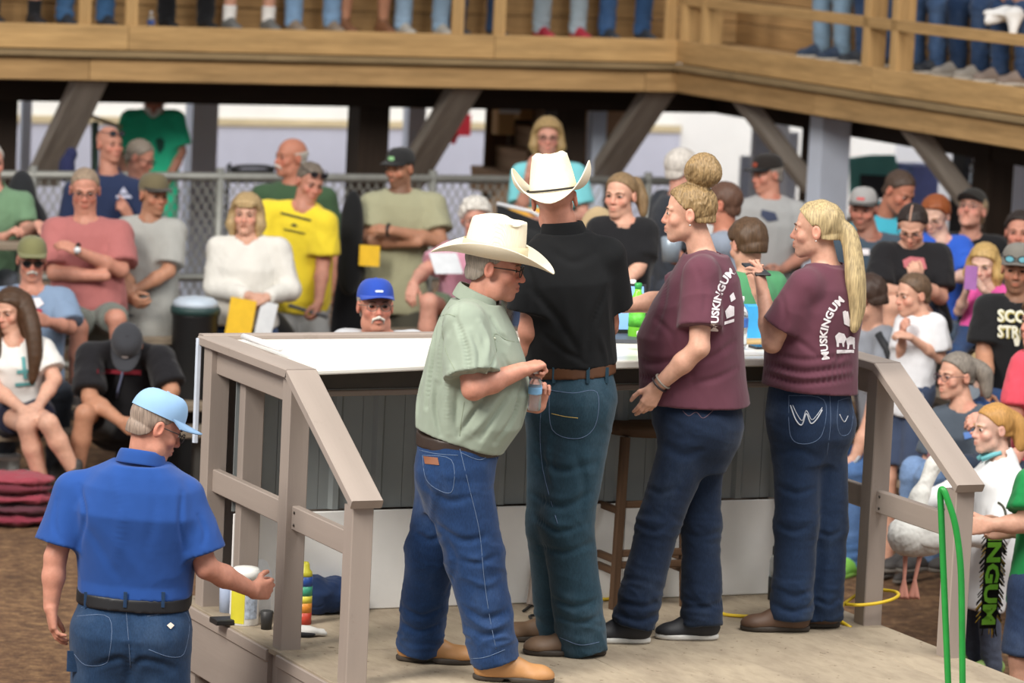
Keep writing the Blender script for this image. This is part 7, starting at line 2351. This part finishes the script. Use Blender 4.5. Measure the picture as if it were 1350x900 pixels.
mk('can_cap', *lathe_vf(p_ + ZZ * .20, ZZ, [(0, .030), (.02, .028), (.03, .018), (.05, .016), (.06, .010)], 16), flat('can_cap', 'd9d23f', .4), sc_)
p_ = can(424, 808, 0, 0, 0, '', '', 0)
tag(sdf_obj('navy_bundle', [ell(p_ + ZZ * .08 - UU * .04, (.09, .08, .09), None, .03), ell(p_ + ZZ * .075 + UU * .07, (.09, .08, .075), None, .03), ell(p_ + ZZ * .05 + UU * .13, (.05, .06, .05), None, .03), plane(p_ + ZZ * .002, -ZZ)], .008, cloth('24375c', crease=.6), None, wr=[(.010, .07, 2), (.005, .03, 3)]), 'navy cloth bundle lying on the platform behind the left railing', 'cloth')
p_ = can(400, 838, 0, 0, 0, '', '', 0)
cr = empty('work_glove', p_, 'black and white glove dropped on the platform by the spray can', 'glove')
sdf_obj('glove_back', [ell(p_ + ZZ * .022, (.06, .035, .022), None, .01), cone(p_ + ZZ * .02 + UU * .03, p_ + ZZ * .016 + UU * .085, .014, .011, .01), cone(p_ + ZZ * .02 + UU * .03 + VV * .02, p_ + ZZ * .014 + UU * .08 + VV * .03, .014, .011, .01), plane(p_ + ZZ * .002, -ZZ)], .005, cloth('dddbd6'), cr)
sdf_obj('glove_palm', [ell(p_ + ZZ * .012 - UU * .01 + VV * .015, (.055, .03, .012), None, .01), plane(p_ + ZZ * .001, -ZZ)], .005, cloth('242426'), cr)

# wooden bar stool between black polo and bun
m_st = wood('stool_wood', '5d4634', .6, knots=.2)
base = np.array([*(CAM + ray(797, 795) * ((DZ - CAM[2]) / ray(797, 795)[2]))[:2], DZ])
sl_ = empty('bar_stool', base, 'dark wooden bar stool under the counter beside the bun woman', 'stool')
du, dv = .15, .15
c0 = base + UU * du * 1.0 + VV * -.02
for a in (-1, 1):
    for b in (-1, 1):
        board('leg', c0 + UU * a * .17 + VV * b * .15, c0 + UU * a * .14 + VV * b * .12 + ZZ * .74, .036, .036, m_st, sl_, up=VV)
for z, in_ in ((.19, .165), (.24, .163), (.45, .152)):
    for b in (-1, 1): board('rung', c0 - UU * in_ + VV * b * (in_ - .02) + ZZ * z, c0 + UU * in_ + VV * b * (in_ - .02) + ZZ * z, .024, .030, m_st, sl_)
    for a in (-1, 1): board('rung', c0 + UU * a * in_ - VV * (in_ - .02) + ZZ * (z - .03), c0 + UU * a * in_ + VV * (in_ - .02) + ZZ * (z - .03), .024, .030, m_st, sl_)
mk('seat', *lathe_vf(c0 + ZZ * .74, ZZ, [(0, .17), (.012, .18), (.035, .18), (.045, .16)], 24), m_st, sl_)
a_ = CAM + ray(700, 800) * ((DZ - CAM[2]) / ray(700, 800)[2])
tag(board('wooden_prop', a_ + ZZ * .01, P(713, 705, a_[1] + .1), .035, .03, m_rail, up=VV), 'slanting wooden prop against the white kick panel behind the black polo man', 'prop')
def ondeck(px, py, dz=.01):
    d = ray(px, py); return CAM + d * ((DZ + dz - CAM[2]) / d[2])
tag(tube('power_cable', [ondeck(*q_, .008) for q_ in ((690, 805), (705, 796), (725, 800), (716, 808), (698, 812), (712, 818), (738, 800), (760, 790))], .006, flat('black_rubber', '1b1b1c', .6), None, 6, smooth_pts=5), 'black power cord tangled on the platform by the prop', 'cord')
yc = [ondeck(*q_, .009) for q_ in ((790, 790), (830, 787), (870, 781), (910, 778), (925, 792), (950, 808), (985, 812), (1040, 812), (1080, 812), (1120, 812))]
pc_ = W(UR - .045, .965, DZ)
yc = yc[:-1] + [pc_ + UU * .13 * math.cos(t_) + VV * .11 * math.sin(t_) + ZZ * (.012 + .10 * min(1, i_ / 4) + .02 * math.cos(t_)) for i_, t_ in enumerate(np.linspace(2.6, 2.6 + 6.6, 12))]
tag(tube('extension_cable', yc, .0075, flat('yellow_rubber', 'e2c02a', .5), None, 8, smooth_pts=4), 'yellow extension cord along the platform looping round the right post', 'cord')
p_ = ondeck(1021, 790, 0)
db = empty('dark_bottle', p_, 'clear bottle with a black base standing against the right end of the kick panel', 'bottle')
mk('bottle_base', *lathe_vf(p_, ZZ, [(0, .03), (.10, .032)], 16), flat('black_plastic', '191a1c', .5), db)
mk('bottle_glass', *lathe_vf(p_ + ZZ * .10, ZZ, [(0, .030), (.07, .030), (.10, .02)], 16), m_clear, db)
mk('bottle_cap', *lathe_vf(p_ + ZZ * .20, ZZ, [(0, .02), (.035, .02), (.04, .015)], 16), flat('black_plastic', '191a1c', .5), db)
# green show stick bent over itself before the right end post
gp_ = flat('green_plastic', '1f8f3a', .4, var=.12)
gl0 = [P(1251, 926, 15.2), P(1250, 900, 15.2), P(1245, 780, 15.2), P(1241, 680, 15.2), P(1240, 650, 15.2), P(1243, 645, 15.19), P(1248, 655, 15.18), P(1259, 690, 15.17), P(1266, 740, 15.17), P(1268, 800, 15.17), P(1269, 900, 15.17), P(1270, 926, 15.17)]
tag(tube('bent_rod', gl0, .0125, gp_, None, 10, smooth_pts=5), 'glossy green rod bent double in front of the right end post', 'rod')

ZC = ZT
def oncounter(px, py, dz=0):
    d = ray(px, py); return CAM + d * ((ZC + dz - CAM[2]) / d[2])
p_ = oncounter(838, 448)
gb_ = empty('green_bottle', p_, 'lime green drink bottle on the counter beside the laptop', 'bottle')
mk('bottle_body', *lathe_vf(p_, ZZ, [(0, .03), (.01, .036), (.14, .036), (.17, .034), (.21, .016), (.225, .014)], 20), flat('lime_drink', '7fd63f', .15, var=.1), gb_)
mk('bottle_label', *lathe_vf(p_ + ZZ * .06, ZZ, [(0, .0366), (.06, .0366)], 20), flat('green_label', '59b83a', .5, var=.3, scale=40), gb_)
mk('bottle_cap', *lathe_vf(p_ + ZZ * .225, ZZ, [(0, .016), (.022, .016), (.025, .012)], 16), flat('green_cap', '2f9a48', .4), gb_)
p_ = oncounter(822, 452)
lp = empty('laptop', p_, 'open laptop with a bright blue screen on the counter', 'laptop')
xa = unit(np.array([1, .25, 0])); ya = np.cross(ZZ, xa)
def quadbox(name, o_, ex, ey, th, mat, parent):
    n_ = unit(np.cross(ex, ey)) * th
    V = [o_, o_ + ex, o_ + ex + ey, o_ + ey]; V = V + [v - n_ for v in V]
    return mk(name, V, [(0, 1, 2, 3), (7, 6, 5, 4), (0, 4, 5, 1), (1, 5, 6, 2), (2, 6, 7, 3), (3, 7, 4, 0)], mat, parent, smooth=False)
quadbox('laptop_base', p_ - xa * .16 + ZZ * .018 - ya * .02, xa * .32, ya * .22, .016, flat('laptop_grey', '4b4e55', .5), lp)
sc0 = p_ - xa * .16 + ZZ * .02 + ya * .20
quadbox('laptop_lid', sc0, xa * .32, ZZ * .21 + ya * .05, .008, flat('laptop_black', '222326', .4), lp)
m_scr, nt, N, L, B = newmat('lit_screen')
B.inputs['Emission Color'].default_value = (*lin('8fbef5'), 1); B.inputs['Emission Strength'].default_value = .9; B.inputs['Base Color'].default_value = (.1, .2, .35, 1)
nrm_ = unit(np.cross(xa, ZZ * .21 + ya * .05))
quadbox('laptop_screen', sc0 + xa * .012 + ZZ * .014 + ya * .0033 + nrm_ * .002, xa * .296, (ZZ * .21 + ya * .05) * .88, .001, m_scr, lp)
p_ = oncounter(973, 460)
water_bottle(p_, ZZ, 'tall clear water bottle with blue label standing on the counter', 1.18, capc='f4f4f4', labc='3f70c0')
p_ = oncounter(992, 446)
tag(board('blue_folder_box', p_ - UU * .045 + ZZ * .075, p_ + UU * .06 + ZZ * .075, .15, .05, flat('bright_blue_card', '3aa0dc', .6), up=VV), 'bright blue card box behind the tall clear water bottle', 'box')
p_ = oncounter(990, 452)
tag(board('tan_pad', p_ - UU * .05 + ZZ * .008, p_ + UU * .08 + ZZ * .008, .10, .014, flat('tan_card', 'b59a6a', .7)), 'tan note pad at the foot of the blue card box', 'pad')
p_ = oncounter(1000, 459)
tag(board('dark_phone', p_ - UU * .03 + ZZ * .006, p_ + UU * .07 + ZZ * .006, .08, .011, flat('black_phone', '202227', .25)), 'dark phone lying flat on the counter left of the ponytail woman', 'phone')
p_ = oncounter(968, 466)
tag(board('loose_paper', p_ - UU * .06 + ZZ * .0015, p_ + UU * .12 + ZZ * .0015, .14, .002, flat('paper', 'e2e2e0', .7)), 'loose white paper under the tall clear water bottle', 'paper')
p_ = oncounter(848, 462)
tag(mk('paper_cup', *lathe_vf(p_, ZZ, [(0, .024), (.08, .033), (.082, .030)], 18), flat('cup_white', 'd8d6cf', .6), None), 'pale paper cup in front of the green bottle', 'cup')
p_ = oncounter(832, 425)
water_bottle(p_, ZZ, 'clear bottle behind the green drink bottle', 1.0, labc='8f98a8')
# cup of the white haired man, held at his chest
p_ = P(884, 345, 21.75)
tag(mk('steel_cup', *lathe_vf(p_, ZZ, [(0, .045), (.13, .058), (.135, .05)], 18), flat('steel_cup', '9aa7b4', .35, metal=.3), None), 'steel blue tumbler held left of the bun woman', 'cup')
